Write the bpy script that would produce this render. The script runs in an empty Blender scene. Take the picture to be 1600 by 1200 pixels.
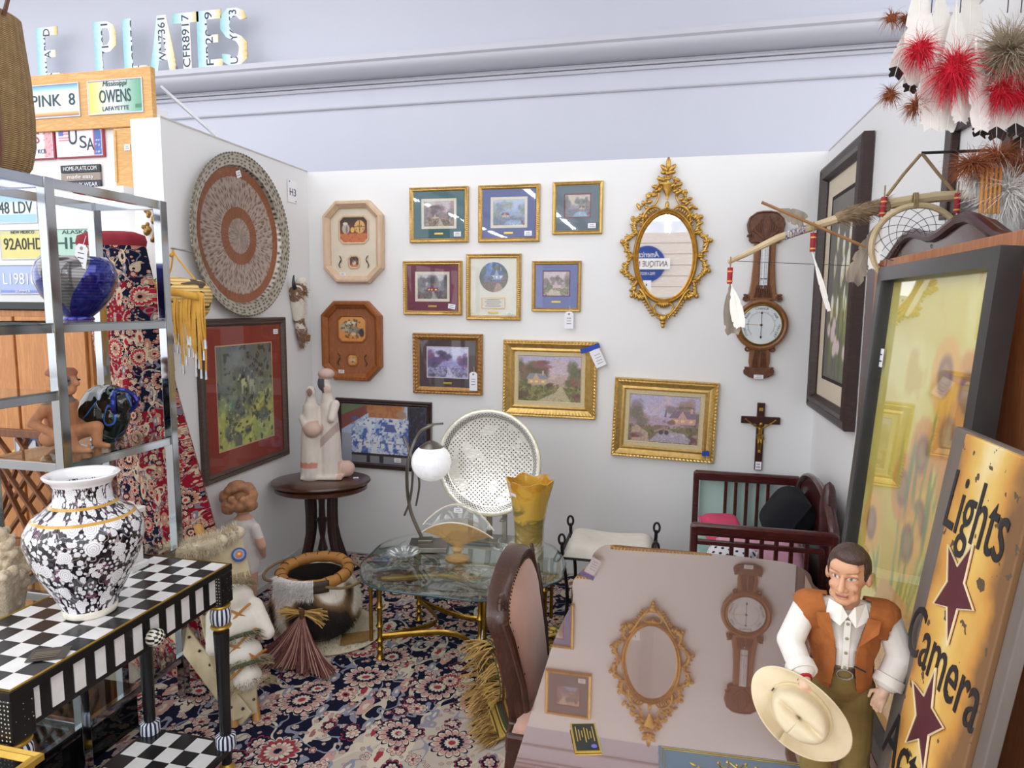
import bpy, math, random
import numpy as np
from mathutils import Vector, Matrix, Euler
PI = math.pi
D = bpy.data; SC = bpy.context.scene; COL = SC.collection
rnd = random.Random(7)

# ------------------------------------------------------------------ camera
CAM = dict(loc=(2.238, -3.9039, 1.6189), yaw=-0.2289, pitch=0.1161, roll=-0.0088, f=1044.8)
def _cam():
    y, p, r = CAM['yaw'], CAM['pitch'], CAM['roll']
    f = Vector((math.sin(y)*math.cos(p), math.cos(y)*math.cos(p), -math.sin(p)))
    rt = Vector((math.cos(y), -math.sin(y), 0)); d = f.cross(rt)
    r2 = rt*math.cos(r)+d*math.sin(r); d2 = -rt*math.sin(r)+d*math.cos(r)
    cd = D.cameras.new('camera'); cd.sensor_width = 36; cd.lens = CAM['f']/1600*36
    cd.clip_start = .02; cd.clip_end = 80
    ob = D.objects.new('camera', cd); COL.objects.link(ob)
    m = Matrix.Identity(4)
    for i in range(3):
        m[i][0] = r2[i]; m[i][1] = -d2[i]; m[i][2] = -f[i]; m[i][3] = CAM['loc'][i]
    ob.matrix_world = m; SC.camera = ob
_cam()
SC.view_settings.view_transform = 'Standard'; SC.view_settings.look = 'None'
SC.view_settings.gamma = 1; SC.view_settings.use_curve_mapping = False
SC.view_settings.exposure = 0.44
W = D.worlds.new('store_ambient'); SC.world = W; W.use_nodes = True
W.node_tree.nodes['Background'].inputs[0].default_value = (.94, .96, 1, 1)
W.node_tree.nodes['Background'].inputs[1].default_value = 1.78
TUBE_STRENGTH = 55.0

# ------------------------------------------------------------------ colours and node graphs
def lin1(c): return c/12.92 if c <= .04045 else ((c+.055)/1.055)**2.4
def C(c):
    if isinstance(c, str):
        c = c.lstrip('#'); c = tuple(int(c[i:i+2], 16) for i in (0, 2, 4))
    return tuple(lin1(x/255.) for x in c[:3])+(1.,)
class X:
    def __init__(s, g, k): s.g = g; s.k = k
    def __add__(a, b): return a.g.m('ADD', a, b)
    __radd__ = __add__
    def __sub__(a, b): return a.g.m('SUBTRACT', a, b)
    def __rsub__(a, b): return a.g.m('SUBTRACT', b, a)
    def __mul__(a, b): return a.g.m('MULTIPLY', a, b)
    __rmul__ = __mul__
    def __truediv__(a, b): return a.g.m('DIVIDE', a, b)
    def __lt__(a, b): return a.g.m('LESS_THAN', a, b)
    def __gt__(a, b): return a.g.m('GREATER_THAN', a, b)
class G:
    def __init__(s, name):
        s.mat = D.materials.new(name); s.mat.use_nodes = True
        s.t = s.mat.node_tree; s.t.nodes.clear()
        s.o = s.t.nodes.new('ShaderNodeOutputMaterial')
    def put(s, sock, v):
        if isinstance(v, X): s.t.links.new(v.k, sock)
        elif v is not None:
            if hasattr(sock.default_value, '__len__'):
                n = len(sock.default_value)
                v = tuple(v) if hasattr(v, '__len__') else (v,)*n
                v = (v+(1.,))[:n] if len(v) < n else v[:n]
            sock.default_value = v
    def n(s, t, **p):
        nd = s.t.nodes.new(t)
        for k, v in p.items(): setattr(nd, k, v)
        return nd
    def m(s, op, a, b=None, c=None):
        nd = s.n('ShaderNodeMath', operation=op)
        for i, v in enumerate((a, b, c)):
            if v is not None: s.put(nd.inputs[i], v)
        return X(s, nd.outputs[0])
    def vm(s, op, a, b=None, out=0):
        nd = s.n('ShaderNodeVectorMath', operation=op); s.put(nd.inputs[0], a)
        if b is not None:
            s.put(nd.inputs['Scale'] if op == 'SCALE' else nd.inputs[1], b)
        return X(s, nd.outputs[out])
    def co(s, kind='Object', scale=None, rot=None):
        k = X(s, s.n('ShaderNodeTexCoord').outputs[kind])
        if scale or rot:
            mp = s.n('ShaderNodeMapping'); s.put(mp.inputs[0], k)
            if scale: mp.inputs['Scale'].default_value = scale
            if rot: mp.inputs['Rotation'].default_value = rot
            k = X(s, mp.outputs[0])
        return k
    def sep(s, v):
        nd = s.n('ShaderNodeSeparateXYZ'); s.put(nd.inputs[0], v); return [X(s, o) for o in nd.outputs]
    def comb(s, x, y, z=0.):
        nd = s.n('ShaderNodeCombineXYZ')
        for i, v in enumerate((x, y, z)): s.put(nd.inputs[i], v)
        return X(s, nd.outputs[0])
    def noise(s, v, scale, detail=3, rough=.5, dist=0., out=0):
        nd = s.n('ShaderNodeTexNoise'); s.put(nd.inputs['Vector'], v)
        for k, q in (('Scale', scale), ('Detail', detail), ('Roughness', rough), ('Distortion', dist)): s.put(nd.inputs[k], q)
        return X(s, nd.outputs[out])
    def vor(s, v, scale, feature='F1', rand=1., dim='3D', metric='EUCLIDEAN'):
        nd = s.n('ShaderNodeTexVoronoi', feature=feature, voronoi_dimensions=dim, distance=metric)
        s.put(nd.inputs['Vector'], v); s.put(nd.inputs['Scale'], scale); s.put(nd.inputs['Randomness'], rand)
        return {o.name: X(s, o) for o in nd.outputs}
    def ramp(s, f, stops, interp='LINEAR'):
        nd = s.n('ShaderNodeValToRGB'); s.put(nd.inputs[0], f); e = nd.color_ramp.elements
        nd.color_ramp.interpolation = interp
        while len(e) < len(stops): e.new(.5)
        for k, (p, c) in zip(e, stops): k.position = p; k.color = C(c) if not isinstance(c, float) else (c, c, c, 1)
        return X(s, nd.outputs[0])
    def mix(s, f, a, b, bl='MIX'):
        nd = s.n('ShaderNodeMix', data_type='RGBA', blend_type=bl)
        s.put(nd.inputs[0], f); s.put(nd.inputs[6], a); s.put(nd.inputs[7], b)
        return X(s, nd.outputs[2])
    def bump(s, h, strength=.3, dist=.01):
        nd = s.n('ShaderNodeBump'); s.put(nd.inputs['Height'], h)
        nd.inputs['Strength'].default_value = strength; nd.inputs['Distance'].default_value = dist
        return X(s, nd.outputs[0])
    def pbr(s, col, rough=.5, metal=0., bump=None, **kw):
        p = s.n('ShaderNodeBsdfPrincipled')
        s.put(p.inputs['Base Color'], col); s.put(p.inputs['Roughness'], rough); s.put(p.inputs['Metallic'], metal)
        if bump is not None: s.put(p.inputs['Normal'], bump)
        for k, v in kw.items(): s.put(p.inputs[k.replace('_', ' ')], v)
        return X(s, p.outputs[0])
    def end(s, sh): s.put(s.o.inputs[0], sh); return s.mat
MATS = {}
def M(name, c, c2=None, rough=.5, metal=0., scale=14., bump=0., bscale=None, amt=.5, stretch=None, detail=4, **kw):
    """a mottled two-tone material with optional fine relief"""
    if name in MATS: return MATS[name]
    g = G(name); v = g.co('Object', stretch)
    a = C(c); b = C(c2) if c2 else tuple(x*.86 for x in a[:3])+(1.,)
    f = g.noise(v, scale, detail, .55)
    f = g.ramp(f, [(.5-amt*.45, 0.), (.5+amt*.45, 1.)])
    col = g.mix(f, a, b)
    bp = g.bump(g.noise(v, bscale or scale*4, 3), bump, .004) if bump else None
    MATS[name] = g.end(g.pbr(col, rough, metal, bp, **kw)); return MATS[name]
def wood(name, c, c2, rough=.35, grain=(1, 1, 9), scale=18., coat=0., dark=None):
    """grain runs along the axis with the small stretch value"""
    if name in MATS: return MATS[name]
    g = G(name); v = g.co('Object', grain)
    n1 = g.noise(v, scale, 5, .6, .8); n2 = g.noise(v, scale*5, 3, .6)
    f = g.ramp(n1*.7+n2*.3, [(.36, c), (.5, c2), (.62, c)] if not dark else [(.34, c), (.5, c2), (.66, dark)])
    MATS[name] = g.end(g.pbr(f, rough, 0, g.bump(n2, .08, .003), Coat_Weight=coat, Coat_Roughness=.06)); return MATS[name]
def glass(name, tint=(245, 250, 248), ior=1.5, rough=.02, body=0., bcol=None, gain=1.0):
    """clear sheet glass: see-through tint, mirror-like towards grazing angles, optionally a little milky"""
    if name in MATS: return MATS[name]
    g = G(name)
    tr = g.n('ShaderNodeBsdfTransparent'); tr.inputs[0].default_value = C(tint)
    gl = g.n('ShaderNodeBsdfGlossy'); gl.inputs['Roughness'].default_value = rough; gl.inputs[0].default_value = (1, 1, 1, 1)
    lw = g.n('ShaderNodeLayerWeight'); lw.inputs[0].default_value = .5; f0 = ((ior-1)/(ior+1))**2
    base = X(g, tr.outputs[0])
    if body:
        df = g.n('ShaderNodeBsdfDiffuse'); df.inputs[0].default_value = C(bcol or tint)
        mx0 = g.n('ShaderNodeMixShader'); mx0.inputs[0].default_value = body
        g.put(mx0.inputs[1], base); g.put(mx0.inputs[2], X(g, df.outputs[0])); base = X(g, mx0.outputs[0])
    mx = g.n('ShaderNodeMixShader')
    f = f0+(1-f0)*g.m('POWER', X(g, lw.outputs['Facing']), 5.)
    if gain != 1: f = g.m('MINIMUM', f*gain, 1.)
    g.put(mx.inputs[0], f); g.put(mx.inputs[1], base); g.put(mx.inputs[2], X(g, gl.outputs[0]))
    MATS[name] = g.end(X(g, mx.outputs[0])); return MATS[name]
def emit(name, c, s):
    if name in MATS: return MATS[name]
    g = G(name); e = g.n('ShaderNodeEmission'); e.inputs[0].default_value = C(c); e.inputs[1].default_value = s
    MATS[name] = g.end(X(g, e.outputs[0])); return MATS[name]
def print_mat(name='print_ink', rough=.55, metal=0., bump=0.):
    if name in MATS: return MATS[name]
    g = G(name); a = g.n('ShaderNodeAttribute', attribute_name='Col')
    c = X(g, a.outputs[0]); v = g.co()
    c = g.mix(.10, c, g.mix(g.noise(v, 180, 3), c, (.5, .5, .5, 1)), 'MIX')
    bp = g.bump(g.noise(v, 90, 4), bump, .003) if bump else None
    MATS[name] = g.end(g.pbr(c, rough, metal, bp)); return MATS[name]

# ------------------------------------------------------------------ mesh building
def rotm(axis_to):
    z = Vector(axis_to).normalized()
    return z.to_track_quat('Z', 'Y').to_matrix()
class MB:
    def __init__(s): s.v = []; s.f = []; s.mi = []; s.cur = 0
    def add(s, vs, fs):
        o = len(s.v); s.v += [tuple(p) for p in vs]; s.f += [tuple(i+o for i in f) for f in fs]; s.mi += [s.cur]*len(fs); return s
    def box(s, c, d, rot=None):
        hx, hy, hz = d[0]/2, d[1]/2, d[2]/2; c = Vector(c)
        vs = [Vector((x, y, z)) for x in (-hx, hx) for y in (-hy, hy) for z in (-hz, hz)]
        if rot is not None:
            R = rot if isinstance(rot, Matrix) else Euler(rot).to_matrix(); vs = [R @ p for p in vs]
        return s.add([p+c for p in vs], [(0, 1, 3, 2), (4, 6, 7, 5), (0, 4, 5, 1), (2, 3, 7, 6), (0, 2, 6, 4), (1, 5, 7, 3)])
    def bar(s, a, b, w, h, up=(0, 0, 1)):
        a, b = Vector(a), Vector(b); d = (b-a).normalized(); u = Vector(up); x = d.cross(u)
        if x.length < 1e-4: x = d.cross(Vector((0, 1, 0)))
        x.normalize(); y = x.cross(d)
        q = [(-w/2, -h/2), (w/2, -h/2), (w/2, h/2), (-w/2, h/2)]
        return s.loft([[p+x*i+y*j for i, j in q] for p in (a, b)])
    def loft(s, rings, closed=True, caps=True, loop=False):
        n = len(rings[0]); vs = [p for r in rings for p in r]; fs = []
        m = len(rings)
        for i in range(m if loop else m-1):
            for j in range(n if closed else n-1):
                a = i*n+j; b = i*n+(j+1) % n; c = ((i+1) % m)*n+(j+1) % n; d = ((i+1) % m)*n+j
                fs.append((a, b, c, d))
        if caps and closed and not loop:
            fs.append(tuple(range(n-1, -1, -1))); fs.append(tuple((m-1)*n+j for j in range(n)))
        return s.add(vs, fs)
    def tube(s, path, r, n=8, loop=False, flat=1., caps=True):
        path = [Vector(p) for p in path]; m = len(path); rings = []
        up = None
        for i, p in enumerate(path):
            a = path[(i-1) % m] if (loop or i) else p; b = path[(i+1) % m] if (loop or i < m-1) else p
            t = (b-a); t = t.normalized() if t.length > 1e-9 else Vector((0, 0, 1))
            if up is None:
                up = Vector((0, 1, 0)) if abs(t.y) < .9 else Vector((1, 0, 0))
            x = t.cross(up)
            if x.length < 1e-5: x = t.cross(Vector((.3, .2, .9)))
            x.normalize(); y = x.cross(t).normalized(); up = y
            rr = r(i/max(1, m-1)) if callable(r) else (r[i] if hasattr(r, '__len__') else r)
            rings.append([p+x*(rr*math.cos(2*PI*k/n))+y*(rr*flat*math.sin(2*PI*k/n)) for k in range(n)])
        return s.loft(rings, True, caps, loop)
    def cyl(s, a, b, r0, r1=None, n=16): return s.tube([a, b], [r0, r0 if r1 is None else r1], n)
    def lathe(s, prof, n=24, c=(0, 0, 0), axis=None, sx=1., sy=1., fn=None):
        c = Vector(c); R = rotm(axis) if axis else None; rings = []
        for r, z in prof:
            ring = []
            for k in range(n):
                a = 2*PI*k/n; q = fn(a, r, z) if fn else r
                p = Vector((q*math.cos(a)*sx, q*math.sin(a)*sy, z)); ring.append(c+(R @ p if R else p))
            rings.append(ring)
        return s.loft(rings)
    def ell(s, c, r, nu=14, nv=9, rot=None):
        c = Vector(c); r = r if hasattr(r, '__len__') else (r, r, r)
        R = (rot if isinstance(rot, Matrix) else Euler(rot).to_matrix()) if rot is not None else None
        rings = []
        for i in range(nv+1):
            ph = -PI/2+PI*i/nv; ph = max(-PI/2+.02, min(PI/2-.02, ph))
            ring = []
            for k in range(nu):
                a = 2*PI*k/nu; p = Vector((r[0]*math.cos(ph)*math.cos(a), r[1]*math.cos(ph)*math.sin(a), r[2]*math.sin(ph)))
                ring.append(c+(R @ p if R else p))
            rings.append(ring)
        return s.loft(rings)
    def cap(s, a, b, r0, r1=None, n=14):
        a, b = Vector(a), Vector(b); r1 = r0 if r1 is None else r1; L = (b-a).length; R = rotm(b-a)
        pr = [(r0*math.cos(t), r0*math.sin(t)) for t in (-1.5, -1.1, -.6, -.2)]+[(r1*math.cos(t), L+r1*math.sin(t)) for t in (.2, .6, 1.1, 1.5)]
        return s.loft([[a+R @ Vector((q*math.cos(2*PI*k/n), q*math.sin(2*PI*k/n), z)) for k in range(n)] for q, z in pr])
    def prism(s, poly, y0, y1, tf=None):
        """polygon in local XZ, extruded along Y from y0 to y1"""
        r = [[Vector((x, y, z)) for x, z in poly] for y in (y0, y1)]
        if tf: r = [[tf(p) for p in q] for q in r]
        return s.loft(r)
    def hair(s, p, d, L, w, seg=3, droop=0., curl=0., rg=rnd, taper=.15):
        p = Vector(p); d = Vector(d).normalized(); side = d.cross(Vector((rg.uniform(-1, 1), rg.uniform(-1, 1), rg.uniform(-1, 1))))
        if side.length < 1e-4: side = Vector((1, 0, 0))
        side.normalize(); vs = []; k = Vector((rg.uniform(-1, 1), rg.uniform(-1, 1), rg.uniform(-1, 1)))*curl
        for i in range(seg+1):
            q = w*(1-(1-taper)*i/seg)/2; vs += [p-side*q, p+side*q]
            p = p+d*(L/seg); d = (d+Vector((0, 0, -droop/seg))+k/seg).normalized()
        return s.add(vs, [(2*i, 2*i+1, 2*i+3, 2*i+2) for i in range(seg)])
    def sheet(s, fn, nu, nv, cu=False):
        """surface point fn(u, v), u and v in 0..1"""
        vs = [fn(i/nu, j/nv) for j in range(nv+1) for i in range(nu+1)]; w = nu+1
        return s.add(vs, [(j*w+i, j*w+i+1, (j+1)*w+i+1, (j+1)*w+i) for j in range(nv) for i in range(nu)])
    def mesh(s, name):
        me = D.meshes.new(name); me.from_pydata(s.v, [], s.f); me.validate(); return me
    def build(s, name, mat, parent=None, smooth=.7, bevel=0., thick=0., kind=None, label=None, sub=0):
        me = s.mesh(name); mats = mat if isinstance(mat, (list, tuple)) else [mat]
        for q in mats: me.materials.append(q)
        if len(mats) > 1 and len(me.polygons) == len(s.mi): me.polygons.foreach_set('material_index', s.mi)
        return link(name, me, parent, smooth, bevel, thick, kind, label, sub)
def link(name, me, parent=None, smooth=.7, bevel=0., thick=0., kind=None, label=None, sub=0):
    if smooth:
        me.shade_smooth()
        if smooth < 3: me.set_sharp_from_angle(angle=smooth)
    ob = D.objects.new(name, me); COL.objects.link(ob)
    if parent is not None: ob.parent = parent
    if thick:
        q = ob.modifiers.new('thickness', 'SOLIDIFY'); q.thickness = thick; q.offset = 0
    if bevel:
        q = ob.modifiers.new('bevel', 'BEVEL'); q.width = bevel; q.segments = 2; q.limit_method = 'ANGLE'; q.angle_limit = .7
    if sub:
        q = ob.modifiers.new('subdivision', 'SUBSURF'); q.levels = q.render_levels = sub
    if kind: ob['kind'] = kind
    if label: ob['label'] = label
    return ob
def thing(name, label, cat, loc=(0, 0, 0), rot=0, group=None):
    o = D.objects.new(name, None); o.empty_display_size = .05; COL.objects.link(o); o.location = loc
    if isinstance(rot, Matrix): o.rotation_euler = rot.to_euler()
    else: o.rotation_euler = rot if hasattr(rot, '__len__') else (0, 0, rot)
    o['label'] = label; o['category'] = cat
    if group: o['group'] = group
    return o
def tag(o, label, cat, group=None):
    o['label'] = label; o['category'] = cat
    if group: o['group'] = group
    return o
def struct(o): o['kind'] = 'structure'; return o
def fused(mb, voxel, smooth=4, factor=.5):
    """join overlapping volumes into one continuous skin"""
    me = mb.mesh('tmp'); ob = D.objects.new('tmp', me); COL.objects.link(ob)
    q = ob.modifiers.new('r', 'REMESH'); q.mode = 'VOXEL'; q.voxel_size = voxel
    q = ob.modifiers.new('s', 'SMOOTH'); q.iterations = smooth; q.factor = factor
    dg = bpy.context.evaluated_depsgraph_get(); dg.update()
    m2 = D.meshes.new_from_object(ob.evaluated_get(dg)); D.objects.remove(ob); D.meshes.remove(me); return m2
def colour_verts(me, fn):
    n = len(me.vertices); co = np.empty(n*3, np.float32); me.vertices.foreach_get('co', co); co = co.reshape(-1, 3)
    set_col(me, fn(co))
def set_col(me, rgb):
    rgb = np.clip(np.asarray(rgb, np.float64), 0, 1)
    l = np.where(rgb <= .04045, rgb/12.92, ((rgb+.055)/1.055)**2.4)
    a = me.color_attributes.new('Col', 'FLOAT_COLOR', 'POINT')
    a.data.foreach_set('color', np.concatenate([l, np.ones((len(l), 1))], 1).astype(np.float32).ravel())
def H(c):
    if isinstance(c, str):
        c = c.lstrip('#'); c = [int(c[i:i+2], 16) for i in (0, 2, 4)]
    return np.array(c[:3], float)/255.
def text(body, size, mat, parent=None, loc=(0, 0, 0), rot=(PI/2, 0, 0), ext=.0006, align='CENTER', shear=0., sx=1., sp=1., name='lettering', bold=0., wmax=None):
    cu = D.curves.new('t', 'FONT'); cu.body = body; cu.size = size; cu.extrude = ext; cu.align_x = align; cu.align_y = 'CENTER'
    cu.shear = shear; cu.space_character = sp; cu.resolution_u = 3; cu.offset = bold; cu.space_line = .9
    ob = D.objects.new('t', cu); COL.objects.link(ob); me = D.meshes.new_from_object(ob)
    D.objects.remove(ob); D.curves.remove(cu); me.name = name; me.materials.clear(); me.materials.append(mat)
    if wmax:
        xs = [v.co.x for v in me.vertices]; wd = max(xs)-min(xs)
        sx = wmax/wd
    if sx != 1:
        for v in me.vertices: v.co.x *= sx
    o = D.objects.new(name, me); COL.objects.link(o); o.location = loc; o.rotation_euler = rot
    if parent is not None: o.parent = parent
    return o
# ------------------------------------------------------------------ painted pictures (flat prints)
def vnoise(x, y, seed=0):
    xi = np.floor(x).astype(int); yi = np.floor(y).astype(int); fx = x-xi; fy = y-yi
    fx = fx*fx*(3-2*fx); fy = fy*fy*(3-2*fy)
    def h(i, j): return np.modf(np.abs(np.sin(i*127.1+j*311.7+seed*74.7)*43758.5453))[0]
    return (h(xi, yi)*(1-fx)+h(xi+1, yi)*fx)*(1-fy)+(h(xi, yi+1)*(1-fx)+h(xi+1, yi+1)*fx)*fy
def fbm(x, y, seed=0, o=4):
    s = 0; a = .5; t = 0
    for k in range(o): s = s+a*vnoise(x*2**k, y*2**k, seed+k*9); t += a; a *= .55
    return s/t
class Cv:
    def __init__(s, u, v, asp=1.): s.u = u; s.v = v; s.asp = asp; s.c = np.zeros((len(u), 3))
    def lay(s, m, col):
        m = np.clip(m, 0, 1)[:, None]; s.c = s.c*(1-m)+(H(col) if isinstance(col, (str, tuple)) else col)*m; return s
    def grad(s, bot, top): s.c = H(bot)*(1-s.v[:, None])+H(top)*s.v[:, None]; return s
    def ell(s, x, y, rx, ry, col, soft=.15, k=1., rough=0., seed=1, f=14):
        d = np.sqrt(((s.u-x)/rx)**2+((s.v-y)/ry)**2)
        if rough: d = d+rough*(fbm(s.u*f, s.v*f, seed)-.5)*2
        return s.lay(np.clip((1-d)/soft, 0, 1)*k, col)
    def poly(s, pts, col, k=1.):
        ins = np.zeros(len(s.u), bool); n = len(pts)
        for i in range(n):
            (x0, y0), (x1, y1) = pts[i], pts[(i+1) % n]
            if y0 == y1: continue
            cr = ((y0 > s.v) != (y1 > s.v)) & (s.u < (x1-x0)*(s.v-y0)/(y1-y0)+x0); ins ^= cr
        return s.lay(ins*k, col)
    def rect(s, x0, y0, x1, y1, col, k=1.): return s.lay(((s.u > x0) & (s.u < x1) & (s.v > y0) & (s.v < y1))*k, col)
    def line(s, pts, w, col, k=1.):
        d = np.full(len(s.u), 9.)
        for (x0, y0), (x1, y1) in zip(pts[:-1], pts[1:]):
            dx, dy = x1-x0, y1-y0; t = np.clip(((s.u-x0)*dx+(s.v-y0)*dy)/(dx*dx+dy*dy+1e-9), 0, 1)
            d = np.minimum(d, np.hypot(s.u-x0-t*dx, s.v-y0-t*dy))
        return s.lay(np.clip((w-d)/(w*.4), 0, 1)*k, col)
    def dapple(s, col, f, th=.55, seed=1, k=1., m=None, soft=.08):
        q = np.clip((fbm(s.u*f*s.asp, s.v*f, seed)-th)/soft, 0, 1)*k
        return s.lay(q if m is None else q*m, col)
def panel(name, w, h, paint, parent, loc=(0, 0, 0), res=.004, mat=None, round_=False, outline=None, label=None):
    """a flat print in the local XZ plane facing -Y, its lower left corner at loc"""
    nu = max(8, int(w/res)); nv = max(8, int(h/res))
    U, V = np.meshgrid(np.linspace(0, 1, nu+1), np.linspace(0, 1, nv+1)); u = U.ravel(); v = V.ravel()
    cv = Cv(u, v, w/h); paint(cv)
    k = nu+1
    I, J = np.meshgrid(np.arange(nu), np.arange(nv)); a = (J*k+I).ravel()
    fs = np.stack([a, a+1, a+k+1, a+k], 1)
    if outline is not None:
        ctr = (u[fs].mean(1), v[fs].mean(1)); t = Cv(*ctr); t.c[:] = 0; outline(t); fs = fs[t.c[:, 0] > .5]
    me = D.meshes.new(name); me.from_pydata(np.stack([u*w+loc[0], np.full_like(u, loc[1]), v*h+loc[2]], 1).tolist(), [], fs.tolist())
    set_col(me, cv.c); me.materials.append(mat or print_mat())
    return link(name, me, parent, 0, label=label)
# ------------------------------------------------------------------ setting
def plain(name, c, c2, rough=.6, bump=.03, sc=3.): return M(name, c, c2, rough=rough, scale=sc, bump=bump, bscale=160, amt=1.)
MW = plain('partition_paint', '#ecebea', '#e6e6e6', .5)
MF = plain('store_wall_paint', '#c3c5d0', '#bec0cc', .6)
MTR = plain('cornice_paint', '#c2c3cb', '#bcbdc6', .45)
def sbox(name, c, d, mat, bevel=0.): return struct(MB().box(c, d).build(name, mat, smooth=0, bevel=bevel))
sbox('floor', (0, -6, -.05), (24, 22, .1), M('concrete', '#aaa49c', '#98928a', rough=.5, scale=5, bump=.1))
sbox('trim_30', (0, .1, 4.452), (24, 1.0, .1), plain('ceiling_paint', '#e9e9ec', '#e2e2e6'))  # unseen ceiling strip, added to shade the top of the store wall
sbox('wall_front', (2.2, -20.5, 2.3), (9, .1, 4.6), plain('front_paint', '#b4b4ba', '#a8a8b0'))  # grey wall added to keep the bright world out of the mirror's top
sbox('ceiling', (2.15, -4.1, 4.455), (2.5, 7.4, .1), plain('ceiling_paint', '#e9e9ec', '#e2e2e6'))  # unseen ceiling, narrowed to a slab for the mirror's reflection, open elsewhere for light
for k_, x_ in enumerate((-3.5, -.72, 2.1, 4.9)): sbox('trim_%d' % (20+k_), (x_, -11.3, 4.45), (.16, 17.4, .12), plain('beam_paint', '#dcdce0', '#d2d2d8'))  # unseen beams, added instead of a full ceiling so world light gets in
sbox('wall_store', (0, .7, 2.2), (24, .2, 4.4), MF)
sbox('wall_back', (1.47, .05, 1.22), (3.31, .1, 2.44), MW)
sbox('wall_left', (-.079, -.625, 1.22), (.158, 1.25, 2.44), MW)
sbox('wall_right', (3.085, -1.25, 1.22), (.12, 2.5, 2.44), MW)
sbox('wall_neighbour', (-1.30, -.98, 1.28), (2.16, .1, 2.56), MW)
cap = M('partition_edge', '#c9c6bd', '#b9b6ad', rough=.5)
sbox('trim_1', (-.004, -.625, 2.443), (.012, 1.25, .008), cap)
sbox('trim_2', (3.029, -1.25, 2.443), (.012, 2.5, .008), cap)
sbox('baseboard_left', (.006, -.625, .04), (.012, 1.25, .08), plain('base_paint', '#dedcd8', '#d2d0cc'))
def sweep_x(name, prof, x0, x1, mat):
    return struct(MB().loft([[Vector((x, y, z)) for y, z in prof] for x in (x0, x1)]).build(name, mat, smooth=.5))
cove = [(.6, 3.285), (.44, 3.285), (.44, 3.25), (.455, 3.238)]+[(.455+.125*(1-math.cos(t)), 3.238-.07*math.sin(t)) for t in [i*PI/16 for i in range(1, 9)]]+[(.6, 3.165)]
sweep_x('trim_3', cove, -8, 9, MTR)
for i, (z, y, h) in enumerate([(3.158, .583, .012), (3.143, .575, .014), (3.120, .585, .022), (2.992, .588, .014)]):
    sweep_x('trim_%d' % (4+i), [(.6, z+h/2), (y, z+h/2), (y-.006, z), (y, z-h/2), (.6, z-h/2)], -8, 9, MTR)
b = MB(); b.bar((-.20, -1.0, 2.66), (-.05, -.80, 2.47), .02, .012)
struct(b.build('trim_8', M('brace_metal', '#c8c9cc', '#b6b8bb', rough=.35, metal=.4), smooth=0))
# fluorescent strips hung in rows below the store ceiling
white_metal = M('fixture_enamel', '#f0f0f0', '#e6e6e6', rough=.4)
tube_light = emit('fluorescent_tube', '#f6f8ff', TUBE_STRENGTH)
fixture = None
ROWS = (-3.5, -.72, 2.1, 4.9)
for i, x in enumerate(ROWS):
    for j in range(7):
        if j < (4 if i == 2 else 3): continue
        y = -1.15-2.9*j-(.25 if i % 2 else 0)
        if fixture is None:
            root = fixture = thing('fluorescent_fixture', '', 'light', (x, y, 4.0), 0, 'ceiling strip lights')
            MB().box((0, 0, .06), (.14, 2.44, .07)).build('housing', white_metal, root, 0, .008)
            for s in (-1, 1): MB().cyl((s*.035, -1.19, .008), (s*.035, 1.19, .008), .016, n=8).build('tube', tube_light, root)
            b = MB()
            for s in (-1, 1): b.cyl((0, s*.9, .09), (0, s*.9, .39), .004, n=6)
            b.build('hanger', white_metal, root)
        else:
            root = fixture.copy(); COL.objects.link(root); root.location = (x, y, 4.0)
            for ch in fixture.children:
                c = ch.copy(); COL.objects.link(c); c.parent = root
        root['label'] = 'fluorescent strip light %s, %s' % (
            ('in the far left row', 'in the row over the plaques', 'in the row over the gilt mirror', 'in the far right row')[i],
            ('first of the row', 'second of the row', 'third of the row', 'last of the row')[j-3])
# whitewashed plank wall with the store's round sign, seen in the mirror
plank = wood('whitewashed_plank', '#e6dcd3', '#d8cabf', .6, (.5, 1, 6), 6)
wr = struct(MB().box((2.2, -9.12, 1.5), (3.2, .1, 3.0)).build('wall_rear', plain('rear_wall', '#cfc6bd', '#c4bab0'), smooth=0))
for k in range(15): MB().box((2.2, -9.062, .1+.2*k), (3.2, .02, .19)).build('plank', plank, wr, 0, .003)
sg = thing('round_store_sign', 'round blue store sign with white name bar on whitewashed planks, seen in the mirror', 'sign', (1.80, -9.05, 2.42), PI)
sb = M('sign_blue', '#2e4a96', '#28438c', rough=.4)
wht = M('sign_white', '#f1f0ee', '#e6e5e2', rough=.45)
MB().lathe([(.001, -.03), (.33, -.03), (.335, -.02), (.33, 0), (.001, 0)], 48, (0, 0, 0), (0, 1, 0)).build('disc', sb, sg)
br = MB().box((0, -.045, 0), (.84, .03, .20)).build('name_bar', wht, sg, 0, .004)
text('ANTIQUE MALL', .15, M('sign_maroon', '#6b2a35', '#5d2430'), br, (0, -.062, -.005), wmax=.76)
text("America's", .15, wht, sg, (0, -.034, .17), shear=.3, wmax=.44)
text('FIND A BOOTH', .075, wht, sg, (0, -.034, -.18), wmax=.30)
sg['label'] = 'round blue store sign with white name bar, reflected in the gilt mirror'

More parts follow.
